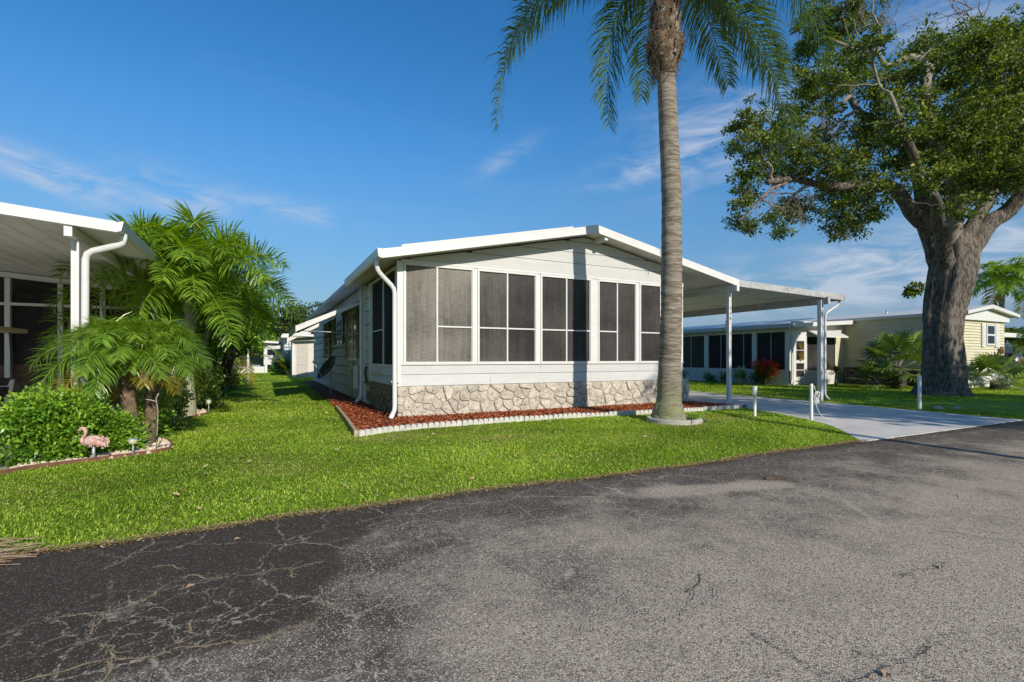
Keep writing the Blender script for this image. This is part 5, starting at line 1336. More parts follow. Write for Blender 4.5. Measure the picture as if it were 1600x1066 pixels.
# far home with carport
fh = thing('far_home', (-1.5, 42, 0), 'far white home with a grey carport, beyond the back lawn and behind the white pole', 'house')
build(MB().box(-7, 0.25, 42.0, 42.15, 0, 0.5), 'wall', WHITE, fh)
build(MB().box(-7, 0.0, 44.5, 44.6, 0, 2.2), 'rear_wall', BLUEGREY, fh)
build(slab([(-8, 2.7), (1.0, 2.25), (1.0, 2.4), (-8, 2.85)], 41.3, 50), 'roof', TRIM, fh)
for x in (-6.5, -4.2, -1.9, 0.15): build(MB().box(x - 0.09, x + 0.09, 41.8, 41.98, 0, 2.35), 'post', TRIM, fh)
build(slab([(1.1, 2.4), (9.0, 3.2), (9.0, 3.4), (1.1, 2.6)], 44, 56), 'roof_wing', TRIM, fh)
build(MB().box(-7.0, -1.2, 43.0, 43.1, 0.5, 2.2), 'screen_wall', SCREEN_S, fh)
# camper van
rv = thing('camper_van', (1.2, 58, 0), 'white camper van with dark windows parked far beyond the back lawn', 'camper')
build(MB().prism_xz([(-3.0, 0.45), (-3.0, 2.4), (2.4, 2.45), (2.5, 0.9), (2.5, 0.45)], 57, 59), 'body', WHITE, rv)
for a in (-2.5, -1.2, 0.25, 1.15): build(MB().box(a, a + 0.75, 56.97, 56.999, 1.45, 2.05), 'window', GLASSD, rv)
for a in (-2.0, 1.3): build(MB().tube([(a, 56.9, 0.4), (a, 57.2, 0.4)], 0.38, 14), 'wheel', RUBBER, rv)
m = MB()
for a in (-2.6, -1.5, 0.2, 0.9): m.quad((a, 56.98, 1.05), (a + 0.5, 56.98, 0.95), (a + 0.9, 56.98, 1.02), (a + 0.4, 56.98, 1.14))
build(m, 'stripe', BLUEGREY, rv)
# shed
sh = thing('shed', (3.0, 31.8, 0), 'cream shed with a wide pale door and white roof edge behind the white home', 'shed')
build(MB().box(1.62, 6.0, 31.9, 36, 0, 2.35), 'wall', SHEDP, sh)
build(MB().box(1.75, 2.38, 31.86, 31.899, 0.05, 2.15), 'door', SHEDD, sh)
for k in range(4): build(MB().box(1.76, 2.37, 31.84, 31.859, 0.3 + k * 0.48, 0.32 + k * 0.48), 'door_rib', SHEDP, sh)
build(MB().box(1.50, 1.62, 31.82, 31.92, 0, 2.35), 'corner_post', TRIM, sh)
build(slab([(0.9, 2.32), (6.3, 2.55), (6.3, 2.70), (0.9, 2.47)], 31.2, 36.5), 'roof', TRIM, sh)
# blue grey narrow home beside the shed
bh = thing('blue_grey_home', (1.2, 38, 0), 'narrow blue grey home end with white windows seen left of the shed', 'house')
build(MB().box(1.25, 2.8, 38, 46, 0, 2.75), 'wall', BLUEGREY, bh)
for z0, x in ((1.95, 1.32), (1.95, 1.62), (1.45, 1.32)): 
    wf = build(MB().box(x, x + 0.22, 37.96, 37.999, z0, z0 + 0.36), 'window', TRIM, bh)
build(slab([(1.15, 2.7), (3.0, 2.85), (3.0, 2.98), (1.15, 2.83)], 37.8, 46.4), 'roof', WHITE, bh)
hb = [(1.15 + rs.uniform(-0.3, 0.3), 37.0 + rs.uniform(-0.4, 0.4), rs.uniform(0.2, 0.9), 0.4) for i in range(8)]
shrub('garden_shrub', 'dark round shrub against the blue grey home', 'shrub', (1.15, 37, 0), hb, OAK, 0.13, 900, 41)
OAK_BLOBS = [(-2.36, 0.74, 12.63, 0.66), (-2.56, 1.45, 12.88, 0.6), (-2.79, 1.77, 12.66, 0.62), (-2.52, 2.65, 12.7, 0.65), (-2.39, 1.44, 12.18, 0.6), (-0.58, 2.53, 13.54, 0.55), (-4.22, -2.83, 9.13, 0.39), (-3.08, -0.21, 10.64, 0.39), (-1.96, 2.66, 11.5, 0.74), (-2.41, 0.89, 10.57, 0.58), (-0.76, 2.41, 11.26, 0.55), (-5.59, -2.32, 8.51, 0.4), (-4.08, -0.19, 9.17, 0.54), (-4.26, -1.52, 8.61, 0.43), (-5.81, 0.26, 8.76, 0.48), (-5.88, 0.44, 8.28, 0.49), (-7.09, -2.92, 6.64, 0.38), (-5.92, -1.7, 7.6, 0.42), (-5.21, -1.32, 7.99, 0.43), (-3.71, 2.5, 8.66, 0.64), (-5.07, 1.59, 8.11, 0.52), (-5.49, -2.04, 6.96, 0.41), (-2.52, 1.78, 8.89, 0.44), (-5.02, -2.17, 6.5, 0.47), (-4.03, 0.7, 7.5, 0.49), (-7.15, -2.24, 5.86, 0.34), (-7.64, -2.99, 5.09, 0.22), (-5.3, 2.23, 6.02, 0.32), (-6.78, -1.74, 4.75, 0.17), (-6.27, -1.71, 6.2, 0.35), (-3.22, 2.89, 7.89, 0.37), (-3.23, 2.23, 6.74, 0.36), (-5.46, -1.26, 5.2, 0.33), (-2.55, 2.77, 6.64, 0.33), (-5.9, 0.24, 6.43, 0.32), (-4.4, 1.07, 5.36, 0.21), (-4.42, -1.77, 6.31, 0.49), (-0.86, 2.65, 7.61, 0.65), (-2.67, 1.14, 6.74, 0.51), (-0.94, 2.8, 6.92, 0.61), (-0.61, 2.36, 6.88, 0.55), (-3.83, -1.21, 5.22, 0.36), (-3.65, -0.83, 4.8, 0.3), (-3.96, -2.0, 4.71, 0.27), (-3.64, -2.13, 5.02, 0.27), (-3.86, -2.61, 5.67, 0.39), (-3.24, -1.19, 6.97, 0.58), (-1.29, 0.62, 8.2, 0.66), (-0.3, 1.25, 7.79, 0.68), (-2.64, -0.97, 8.09, 0.44), (-3.2, -1.14, 7.72, 0.44), (-1.08, -0.13, 7.87, 0.62), (-0.45, -0.13, 7.4, 0.63), (-3.09, -3.1, 5.68, 0.38), (-3.79, -3.34, 6.95, 0.37), (2.26, 2.41, 8.99, 0.64), (2.08, 2.01, 7.92, 0.71), (0.78, 0.55, 6.54, 0.49), (-2.22, -3.17, 5.03, 0.28), (2.74, 3.19, 10.09, 0.57), (1.62, 1.79, 6.25, 0.35), (3.99, 3.09, 8.91, 0.76), (0.49, -1.02, 6.45, 0.52), (2.89, 1.93, 7.09, 0.44), (3.59, 1.74, 8.69, 0.61), (4.82, 2.52, 8.3, 0.73), (5.53, 3.12, 7.59, 0.47), (0.47, -1.11, 8.24, 0.58), (5.24, 2.93, 10.43, 0.75), (3.87, 2.97, 10.55, 0.47), (1.14, -1.31, 7.57, 0.43), (-3.33, -2.26, 8.55, 0.4), (-3.67, -2.53, 8.06, 0.26), (-0.24, 1.32, 10.14, 0.51), (-2.88, -2.37, 8.62, 0.33), (1.97, 3.41, 12.89, 0.43), (-0.82, -0.66, 10.5, 0.53), (0.88, 0.66, 11.42, 0.58), (-0.22, -0.31, 10.18, 0.54), (-2.1, -3.11, 8.82, 0.44), (-1.81, -3.27, 8.85, 0.43), (4.22, 2.37, 12.7, 0.64), (4.0, 1.62, 12.39, 0.52), (1.52, 0.91, 10.58, 0.58), (-1.25, -2.75, 8.59, 0.52), (-0.37, -2.46, 8.83, 0.53), (1.02, -1.44, 9.87, 0.5), (5.33, 3.5, 11.5, 0.68), (4.31, 3.33, 11.41, 0.58), (2.49, -0.08, 9.54, 0.55), (0.01, -0.15, 9.74, 0.35), (-0.83, -0.67, 8.91, 0.3), (-1.66, -0.86, 8.74, 0.37), (6.96, 3.22, 11.82, 1.14), (3.44, -0.0, 8.4, 0.95), (0.62, -2.88, 6.08, 0.64), (6.94, 1.97, 10.22, 1.07), (2.23, -0.97, 10.45, 0.74), (6.44, 1.92, 11.97, 0.89)]
OAK_LIMBS = [
[(0.24, 0, 4.94), (-0.6, 0, 5.44), (-1.34, -0.3, 5.94), (-1.89, -0.5, 6.37), (-2.78, -0.8, 6.35), (-4.18, -1.2, 6.08), (-5.42, -1.6, 6.16), (-6.44, -2, 5.93)],
[(-0.03, 0.2, 4.58), (-0.39, 0.2, 5.8), (-0.35, 0.3, 6.64), (-0.39, 0.5, 7.54), (-0.93, 0.6, 8.62), (-1.97, 0.6, 9.04), (-2.39, 0.6, 9.66)],
[(0.22, -0.2, 4.69), (0.17, -0.3, 5.65), (-0.14, -0.6, 6.71), (-0.98, -0.8, 7.97), (-1.02, -0.8, 8.44), (-1.15, -0.8, 9.05), (-1.04, -0.8, 9.69), (-1.3, -0.8, 9.98), (-1.64, -0.8, 10.05), (-2.02, -0.8, 9.9), (-2.35, -0.8, 9.84), (-2.57, -0.8, 10.2), (-3.14, -0.8, 10.28), (-3.92, -0.8, 10.62)],
[(0.7, 0, 4.74), (1.78, 0.4, 6.06), (3.01, 0.8, 7.87), (3.64, 1, 9.23), (3.85, 1.2, 11.06)],
[(0.89, 0.1, 4.36), (1.6, 0.1, 5.37), (2.0, 0, 5.64), (2.29, -0.3, 6.14), (2.91, -0.8, 6.83), (3.81, -1, 7.87)],
[(-0.43, -0.6, 4.6), (-1.4, -1.5, 5.47), (-2.59, -2.4, 6.04), (-3.42, -3, 6.62)],
[(-2.39, 0.6, 9.66), (-2.64, 0.6, 9.45), (-2.66, 0.5, 9.15), (-3.14, 0.4, 9.04), (-3.82, 0.3, 8.89), (-4.69, 0.2, 8.64)],
[(-5.42, -1.6, 6.16), (-6.07, -1.8, 5.91), (-6.51, -1.8, 5.56), (-6.86, -1.8, 5.2), (-7.13, -1.8, 4.94)],
[(-2.57, -0.8, 10.2), (-2.4, -0.8, 10.81), (-2.69, -0.8, 11.38), (-2.63, -0.8, 11.95)],
[(-2.57, -0.8, 10.2), (-3.07, -0.8, 10.62), (-3.19, -0.7, 11.26)]]

# =================================================================== TREES
def far_tree(x, y, h, r, label, seed, cat='tree', mat=None, group=None, n=1500, leaf=0.4, base=0.2):
    t = thing('tree', (x, y, 0), label, cat, group); rr = random.Random(seed)
    build(MB().tube([(x, y, 0), (x + rr.uniform(-.3, .3), y, h * 0.35), (x + rr.uniform(-.5, .5), y, h * 0.7)], [r * 0.09, r * 0.07, r * 0.03], 8, jit=0.1), 'trunk', DARKBARK, t)
    cs = []; rd = []
    for i in range(14):
        a = rr.uniform(0, 6.28); q_ = rr.uniform(0, 0.72) * r
        cs.append((x + math.cos(a) * q_, y + math.sin(a) * q_, h * (base + (0.92 - base) * rr.random()) )); rd.append(r * rr.uniform(0.28, 0.45))
    V, F, T = leaf_cloud(cs, rd, [n // 14] * 14, leaf, lw=0.6)
    V[:, 2] = np.maximum(V[:, 2], 0.02)
    npmesh('crown', V, F, mat or FARLEAF, T, parent=t)
rs = random.Random(17)
k = 0
for (x, y, h, r) in ((-4.5, 66, 6.8, 4.2), (-0.5, 68, 5.6, 3.8), (3.5, 70, 7.6, 4.5), (7.5, 66, 6.2, 4.2), (-9, 64, 6.4, 4.5), (11.5, 70, 6.5, 4.5), (-14, 66, 7, 5)):
    far_tree(x, y, h, r, ['dark broad tree behind the camper van', 'low spreading tree beyond the far carport roof', 'tallest dark tree above the shed roof', 'dark tree behind the shed roof edge', 'tree hidden mostly by the feather palms', 'tree behind the roof of the white home', 'tree behind the left neighbour home'][k], 50 + k, n=4500, leaf=0.42)
    k += 1
far_tree(-5.5, 36, 5.5, 3.0, 'green tree beyond the left neighbour home', 60, n=4000, leaf=0.25)
far_tree(0.1, 60, 3.6, 2.2, 'yellow green bush beyond the far carport', 61, n=3000, leaf=0.25, mat=ADON, base=0.1)

# big spreading tree on the right
TB = Vector((18.9, 7.75, 0)); LR = Vector((0.893, -0.45, 0)); LF = Vector((0.45, 0.893, 0))
def tp(a, d, z): return tuple(TB + LR * a + LF * d + Vector((0, 0, z)))
oak = thing('spreading_tree', tuple(TB), 'massive grey-trunked tree with a wide irregular crown at the right of the driveway', 'tree')
tr = MB()
tr.tube([tp(-0.02, 0, -0.1), tp(0.0, 0, 0.06), tp(0.0, 0, 0.22), tp(0.02, 0, 0.55), tp(0.03, 0, 1.1), tp(0.04, 0, 1.8), tp(0.08, 0, 2.4), tp(0.18, 0, 2.9), tp(0.28, 0, 3.4), tp(0.34, 0, 3.9), tp(0.40, 0, 4.5), tp(0.45, 0, 5.1)],
        [0.78, 0.70, 0.59, 0.49, 0.46, 0.465, 0.475, 0.50, 0.525, 0.54, 0.52, 0.34], 48, lobes=0.095, jit=0.22, nl=5, ph=0.7)
build(tr, 'trunk', OAKBARK, oak)
bt = MB()
for (a, d, r_, h) in ((0.54, -0.20, 0.20, 0.28), (-0.52, -0.16, 0.18, 0.22), (0.12, -0.47, 0.20, 0.24), (-0.26, -0.42, 0.17, 0.20), (0.42, -0.37, 0.16, 0.18)):
    bt.tube([tp(a * 1.05, d * 1.05, -0.05), tp(a, d, 0.12), tp(a * 0.8, d * 0.8, h), tp(a * 0.55, d * 0.55, h * 2.2)], [r_ * 1.1, r_, r_ * 0.7, r_ * 0.35], 14, lobes=0.10, jit=0.2, nl=3, ph=a)
build(bt, 'root_flare', OAKBARK, oak)
LRAD = [(0.38, 0.07), (0.34, 0.09), (0.32, 0.035), (0.33, 0.10), (0.38, 0.16), (0.30, 0.09), (0.09, 0.03), (0.06, 0.02), (0.05, 0.02), (0.04, 0.015)]
MATL = [OAKBARK, OAKBARK, LIMBBARK, OAKBARK, OAKBARK, OAKBARK, LIMBBARK, TWIG, LIMBBARK, LIMBBARK]
def smooth_path(P, n=4, wob=0.05, seed=0):
    P = [Vector(p) for p in P]; out = []; r = random.Random(seed)
    for i in range(len(P) - 1):
        p0 = P[max(i - 1, 0)]; p1 = P[i]; p2 = P[i + 1]; p3 = P[min(i + 2, len(P) - 1)]
        for k in range(n):
            t_ = k / n
            q = 0.5 * ((2 * p1) + (-p0 + p2) * t_ + (2 * p0 - 5 * p1 + 4 * p2 - p3) * t_ * t_ + (-p0 + 3 * p1 - 3 * p2 + p3) * t_ ** 3)
            out.append(q + Vector((r.uniform(-1, 1), r.uniform(-1, 1), r.uniform(-1, 1))) * wob)
    out.append(P[-1]); return out
allpts = []
for i, lb in enumerate(OAK_LIMBS):
    lb = list(lb)
    if i < 6: lb = [(0.22 + 0.05 * lb[0][0], 0, 3.7)] + lb
    sp = smooth_path([tp(*q) for q in lb], 4, 0.02, i)
    r0, r1 = LRAD[i]; n = len(sp)
    rr = [r0 + (r1 - r0) * (k / (n - 1)) ** 0.5 for k in range(n)]
    build(MB().tube([tuple(p) for p in sp], rr, 14 if r0 > 0.2 else 8, lobes=0.06, jit=0.14, ph=i), 'limb', MATL[i], oak)
    allpts += [(p, rr[k]) for k, p in enumerate(sp)]
# branches from the nearest limb point to each leaf blob, then twigs inside the blob
br = MB(); tw = MB(); rb_ = random.Random(31)
for (a, d, z, r) in OAK_BLOBS:
    c = Vector(tp(a, d, z))
    best = min(allpts, key=lambda q: (q[0] - c).length + (1.2 if q[0].z > c.z + 0.4 else 0) + rb_.uniform(0, 0.5))
    s0 = best[0]; Lh = (c - s0).length
    if Lh > 0.3:
        mid1 = s0.lerp(c, 0.35) + Vector((rb_.uniform(-1, 1), rb_.uniform(-1, 1), rb_.uniform(-0.2, 1.0))) * Lh * 0.12
        mid2 = s0.lerp(c, 0.7) + Vector((rb_.uniform(-1, 1), rb_.uniform(-1, 1), rb_.uniform(-0.6, 0.8))) * Lh * 0.10
        r0 = min(best[1] * 0.6, 0.035 + 0.022 * Lh)
        sp = smooth_path([s0, mid1, mid2, c], 4, 0.03, int(a * 100))
        br.tube([tuple(p) for p in sp], [r0 * (1 - 0.75 * k / (len(sp) - 1)) + 0.006 for k in range(len(sp))], 6, jit=0.1)
        allpts += [(p, r0 * 0.5) for p in sp[4:]]
    for k in range(9):
        u_ = Vector((rb_.gauss(0, 1), rb_.gauss(0, 1), rb_.gauss(0, 0.8))).normalized()
        e = c + u_ * r * rb_.uniform(0.7, 1.25)
        m1 = c.lerp(e, 0.5) + Vector((rb_.uniform(-1, 1), rb_.uniform(-1, 1), rb_.uniform(-1, 1))) * r * 0.15
        tw.tube([tuple(c), tuple(m1), tuple(e)], [0.016, 0.010, 0.004], 4, cap=False)
build(br, 'branches', LIMBBARK, oak, kind='stuff')
build(tw, 'twigs', TWIG, oak, kind='stuff')
# bare twig sprays: hanging tangle on the left side and dead tips at the top
ts_ = MB()
def spray(c, d0, n, ln, gen=2, r0=0.012, hang=0.0):
    for i in range(n):
        d = (Vector(d0) + Vector((rb_.gauss(0, .5), rb_.gauss(0, .5), rb_.gauss(0, .4)))).normalized(); l = ln * rb_.uniform(0.5, 1.1)
        p = [Vector(c)]
        for s_ in range(4):
            d = (d + Vector((rb_.gauss(0, .25), rb_.gauss(0, .25), rb_.gauss(0, .2) - hang))).normalized(); p.append(p[-1] + d * l / 4)
        ts_.tube([tuple(q) for q in p], [r0, r0 * 0.8, r0 * 0.6, r0 * 0.45, r0 * 0.3], 4, cap=False)
        if gen > 0: spray(p[2], d, 2, l * 0.5, gen - 1, r0 * 0.55, hang); spray(p[4], d, 2, l * 0.4, gen - 1, r0 * 0.5, hang)
for (a, z, d) in ((-3.1, 9.0, 0.2), (-3.6, 8.8, 0.1), (-4.0, 8.9, -0.5), (-2.7, 8.9, 0), (-4.8, 8.6, -0.4), (-5.2, 8.2, 0), (-3.3, 8.3, -0.6), (-4.3, 8.0, -0.9), (-2.4, 8.6, -1.2)):
    spray(tp(a, d, z), (-0.3, 0.1, -0.8), 4, 1.1, 2, 0.015, 0.12)
for (a, z, d) in ((-2.4, 11.3, -0.8), (-2.2, 11.0, -0.8), (-2.0, 10.8, -0.8), (-2.9, 11.0, -0.8), (-2.7, 11.8, -0.8), (-3.3, 10.6, -.7)):
    spray(tp(a, d, z), (0.2, 0, 0.9), 3, 0.9, 2, 0.014)
for (a, z, d) in ((1.9, 12.2, 0.8), (2.3, 12.5, 1.0), (1.6, 12.5, 0.6)):
    spray(tp(a, d, z), (-0.7, 0.1, 0.5), 3, 1.3, 2, 0.02)
for (a, z, d) in ((-6.3, 5.7, -1.8), (-6.0, 6.0, -1.8), (-5.4, 5.8, -1.6), (-5.0, 5.9, -1.5), (-6.6, 5.4, -1.8), (-5.2, 5.3, -1.5)):
    spray(tp(a, d, z), (-0.5, 0, -0.7), 3, 0.9, 2, 0.013, 0.05)
bl = OAK_BLOBS + [(0.1, -1.7, 6.2, 0.5), (-0.5, -1.9, 7.0, 0.5), (0.6, -1.5, 7.1, 0.5), (0.0, -1.6, 7.8, 0.45), (-0.9, -1.8, 7.7, 0.5), (1.1, -1.4, 6.4, 0.45), (-1.2, -1.6, 6.6, 0.45), (-0.5, -1.6, 6.2, 0.4), (-1.6, -1.9, 7.3, 0.5), (1.7, -1.3, 7.2, 0.5)]
sc_ = []; sr_ = []; sn_ = []; rk = random.Random(77)
for a, d, z, r_ in bl:
    c = Vector(tp(a, d, z)); n_ = max(5, int((27 if a > 0 else 21) * r_ ** 1.5 / 0.45 ** 1.5))
    for k in range(n_):
        u_ = Vector((rk.gauss(0, 1), rk.gauss(0, 1), rk.gauss(0, 0.8))).normalized() * r_ * 1.5 * rk.random() ** 0.55
        p = c + u_; q_ = rk.uniform(0.10, 0.24)
        sc_.append(tuple(p)); sr_.append(q_); sn_.append(int(rk.uniform(25, 80) * (q_ / 0.17)))
        if u_.length > 0.25 and k % 3 == 0:
            m_ = c.lerp(p, 0.5) + Vector((rk.gauss(0, .05), rk.gauss(0, .05), rk.gauss(0, .05)))
            ts_.tube([tuple(c), tuple(m_), tuple(p)], [0.014, 0.009, 0.004], 4, cap=False)
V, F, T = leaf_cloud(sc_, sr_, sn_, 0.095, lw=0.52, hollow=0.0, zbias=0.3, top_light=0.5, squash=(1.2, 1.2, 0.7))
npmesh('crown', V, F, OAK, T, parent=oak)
build(ts_, 'bare_twigs', TWIG, oak, kind='stuff')
V, F, T = leaf_cloud([tp(0.05 - 0.75, 0.1, 3.35), tp(-0.85, 0.1, 3.2)], [0.22, 0.15], [260, 160], 0.10, lw=0.6)
npmesh('trunk_sprouts', V, F, OAK, T, parent=oak, kind='stuff')

# queen palm in front of the home
QB = Vector((6.53, 6.67, 0))
def qp(a, z, d=0.0): return tuple(QB + LR * a + LF * d + Vector((0, 0, z)))
qn = thing('queen_palm', tuple(QB), 'tall queen palm with a grey ringed trunk in front of the white home', 'palm tree')
m = trunk_rings([qp(-0.01, -0.05), qp(-0.01, 0.10), qp(0.0, 0.45), qp(0.02, 1.1), qp(0.05, 2.2), qp(0.05, 4.0), qp(0.0, 5.2), qp(-0.05, 6.3)],
                [0.29, 0.265, 0.215, 0.195, 0.185, 0.172, 0.166, 0.16], 0.055, 26, 0.011, 0.012, ph=1.3)
build(m, 'trunk', PALMBARK, qn)
m = MB().tube([qp(-0.01, -0.02), qp(-0.01, 0.06), qp(-0.01, 0.16), qp(0, 0.34)], [0.325, 0.30, 0.255, 0.222], 26, lobes=0.05, jit=0.25, nl=7, ph=0.4)
build(m, 'root_mass', MOSSBARK, qn)
m = trunk_rings([qp(-0.05, 6.22), qp(-0.06, 6.40), qp(-0.08, 6.62), qp(-0.09, 6.85), qp(-0.09, 7.05), qp(-0.09, 7.5), qp(-0.09, 8.1)], [0.168, 0.205, 0.285, 0.30, 0.215, 0.195, 0.13], 0.04, 22, 0.05, 0.10, ph=0.2)
build(m, 'boot_mass', BOOT, qn)
rb_ = random.Random(8)
bm_ = MB(); fb = MB()
for k in range(60):
    th = rb_.uniform(0, 6.28); z = rb_.uniform(6.45, 7.7); r0 = 0.27 if z < 7.0 else 0.22
    h_ = Vector((math.cos(th), math.sin(th), 0)); c = Vector(qp(-0.09, z)) + h_ * r0; s_ = Vector((-h_.y, h_.x, 0)) * rb_.uniform(0.03, 0.06)
    l = rb_.uniform(0.12, 0.34); e = c + h_ * rb_.uniform(0.01, 0.07) + Vector((0, 0, l))
    bm_.quad(tuple(c - s_), tuple(c + s_), tuple(e + s_ * 0.5), tuple(e - s_ * 0.5))
for k in range(700):
    th = rb_.uniform(0, 6.28); z = rb_.uniform(6.15, 7.6); r0 = 0.19 if z < 6.5 else (0.30 if z < 7 else 0.23)
    h_ = Vector((math.cos(th), math.sin(th), 0)); c = Vector(qp(-0.08, z)) + h_ * r0 * 0.95
    e = c + h_ * rb_.uniform(0.03, 0.13) + Vector((rb_.gauss(0, .03), rb_.gauss(0, .03), rb_.uniform(-0.16, 0.12)))
    fb.tube([tuple(c), tuple((c + e) / 2 + h_ * 0.015), tuple(e)], [0.005, 0.004, 0.002], 3, cap=False)
build(bm_, 'leaf_boots', BOOT, qn); build(fb, 'fibres', BOOT, qn, kind='stuff')
QF = [((-0.8, 8.9, 0.0), (-3.0, 8.6, 0.2), (-3.12, 5.35, 0.2)),
      ((-0.3, 8.7, 0.5), (-1.15, 8.3, 0.9), (-0.90, 5.75, 0.9)),
      ((0.5, 8.6, 0.1), (1.45, 7.7, 0.1), (2.35, 5.2, 0.1)),
      ((0.8, 9.0, -0.2), (2.1, 8.7, -0.3), (2.6, 6.2, -0.4)),
      ((-0.7, 9.0, 0.4), (-2.0, 9.2, 1.0), (-3.0, 7.3, 1.4)),
      ((0.3, 9.0, 0.6), (1.2, 8.9, 1.4), (1.9, 7.1, 1.9)),
      ((-0.5, 8.9, -0.5), (-1.9, 9.0, -1.6), (-2.6, 7.3, -2.4)),
      ((0.2, 9.1, 0.9), (0.3, 9.4, 2.4), (0.4, 7.6, 3.4)),
      ((-0.2, 9.3, -0.7), (-0.6, 9.9, -2.0), (-0.9, 8.6, -3.2)),
      ((0.6, 9.3, -0.6), (1.5, 9.7, -1.6), (2.2, 8.3, -2.6)),
      ((-0.3, 9.6, 0.2), (-0.8, 10.8, 0.4), (-2.0, 11.0, 0.6)),
      ((0.3, 9.6, 0.0), (0.9, 10.8, -0.1), (2.0, 10.8, -0.2)),
      ((0.1, 9.6, 0.3), (0.2, 10.9, 0.9), (0.3, 11.1, 2.0)),
      ((0.9, 8.8, 0.5), (2.0, 8.4, 1.1), (2.7, 6.8, 1.3))]
for i, (b, c, d) in enumerate(QF):
    frond(qn, (qp(-0.09, 7.75), qp(*b), qp(*c), qp(*d)), QUEEN, 150, 0.78, 0.026, 0.60, r0=0.03, start=0.22, ang=0.55, vee=0.2, ruffle=0.4, ttint=random.uniform(-0.05, 0.12))
# concrete ring at its foot, two curved lengths with a broken joint
for (a0, a1, lb) in ((R_(150), R_(262), 'left curved concrete edging piece of the palm ring, one end raised'), (R_(264), R_(395), 'curved concrete edging piece on the right front of the palm ring')):
    m = MB(); n = 16
    for i in range(n + 1):
        th = a0 + (a1 - a0) * i / n
        lift = 0.025 * max(0, 1 - i / 3) if a0 < 3 else 0
        for r_, z in ((0.42, -0.02), (0.42, 0.075), (0.435, 0.085), (0.48, 0.085), (0.495, 0.075), (0.495, -0.02)):
            m.v.append((6.53 + r_ * math.cos(th) + 0.05, 6.60 + r_ * 0.95 * math.sin(th), z + lift))
    for i in range(n):
        for k in range(6):
            m.f.append((i * 6 + k, i * 6 + (k + 1) % 6, (i + 1) * 6 + (k + 1) % 6, (i + 1) * 6 + k))
    m.f.append(tuple(range(6))); m.f.append(tuple(n * 6 + k for k in range(5, -1, -1)))
    tag(build(m, 'edging_curve', RINGC, loc=(6.53, 6.6, 0)), lb, 'edging block')
hb = [(6.84 + rs.uniform(-0.08, 0.08), 6.36 + rs.uniform(-0.05, 0.06), rs.uniform(0.05, 0.12), 0.07) for i in range(5)]
shrub('weed_clump', 'small weeds growing inside the palm ring', 'weed', (6.9, 6.28, 0), hb, HEDGE, 0.04, 9000, 55, stems=2)

# =================================================================== POSTS BESIDE THE DRIVEWAY
t = thing('pipe_stub', (8.52, 6.43, 0), 'white pipe with a wider grey collar on top, nearest the mulch bed', 'post')
build(MB().lathe([(0.029, 0), (0.029, 0.50)], 8.52, 6.43, 14), 'pipe', PVC, t)
build(MB().lathe([(0.034, 0.42), (0.044, 0.44), (0.044, 0.58), (0.048, 0.585), (0.048, 0.60)], 8.52, 6.43, 14), 'collar', PVC, t)
t = thing('hose_post', (8.92, 5.57, 0), 'white pipe post with a tangled pale cord hanging on it', 'post')
build(MB().lathe([(0.028, 0), (0.028, 0.66), (0.02, 0.68)], 8.92, 5.57, 14), 'pipe', PVC, t)
m = MB(); rs2 = random.Random(6)
pts = [(8.96, 5.55, 0.64)]
for k in range(26):
    pts.append((9.03 + 0.06 * math.cos(k * 1.9) + rs2.uniform(-0.02, 0.02), 5.54 + rs2.uniform(-0.02, 0.02), 0.42 + 0.10 * math.sin(k * 1.3) + rs2.uniform(-0.03, 0.03)))
pts += [(9.0, 5.52, 0.25), (9.08, 5.5, 0.12), (9.22, 5.48, 0.03), (9.32, 5.40, 0.02)]
m.tube([tuple(p) for p in smooth_path(pts, 3, 0.0)], 0.006, 5)
build(m, 'cord', WIRE, t)
t = thing('marker_post', (13.05, 5.72, 0), 'plain white pipe post in the shaded grass before the big tree', 'post')
build(MB().lathe([(0.037, 0), (0.037, 0.74), (0.03, 0.755)], 13.05, 5.72, 14), 'pipe', PVC, t)
for i, (x, y, s_, lb) in enumerate(((13.5, 5.55, 0.12, 'flat grey stone at the grass edge right of the plain post'), (13.85, 5.35, 0.09, 'smaller grey stone at the grass edge right of the plain post'))):
    m = MB().tube([(x, y, -0.01), (x, y, 0.03), (x + 0.01, y, 0.06)], [s_, s_ * 0.9, s_ * 0.4], 9, jit=0.3)
    tag(build(m, 'stone', RINGC, loc=(x, y, 0)), lb, 'stone')

# =================================================================== YELLOW HOME ON THE RIGHT
yh = thing('yellow_home', (23.3, 8.95, 0), 'pale yellow mobile home with a white screened porch behind the big tree', 'house')
def YH(mb, n_, mt, p=None, **k): return build(mb, n_, mt, p or yh, **k)
YX = 23.3; YY = 8.95; YW = 27.1; YP = 13.0
YH(MB().box(YX + 0.04, YW - 0.04, YY + 0.04, 30, 0.0, 2.78), 'wall', YELLOW)
def lap(x0, x1, y, z0, z1, side='front'):
    return None
m = MB()
for k in range(19):
    z0 = 0.72 + k * 0.111
    m.prism_xz([(YX + 0.03, z0), (YX + 0.03, z0 + 0.106), (YX + 0.014, z0 + 0.106), (YX - 0.018, z0)], YY + 0.05, 29.9)
YH(m, 'siding_courses', YELLOW, kind='stuff')
m = MB()
for k in range(19):
    z0 = 0.72 + k * 0.111
    m.prism_yz([(YY + 0.03, z0), (YY - 0.018, z0), (YY + 0.014, z0 + 0.106), (YY + 0.03, z0 + 0.106)], YX + 0.03, YW - 0.03)
YH(m, 'end_siding_courses', YELLOW, kind='stuff')
YH(MB().box(YX + 0.01, YW - 0.02, YY - 0.02, YY + 0.035, 0.0, 0.70), 'end_skirt', WHITE)
YH(MB().box(YX - 0.02, YX + 0.035, YY + 0.04, 20, 0.0, 0.70), 'side_skirt', SKIRT)
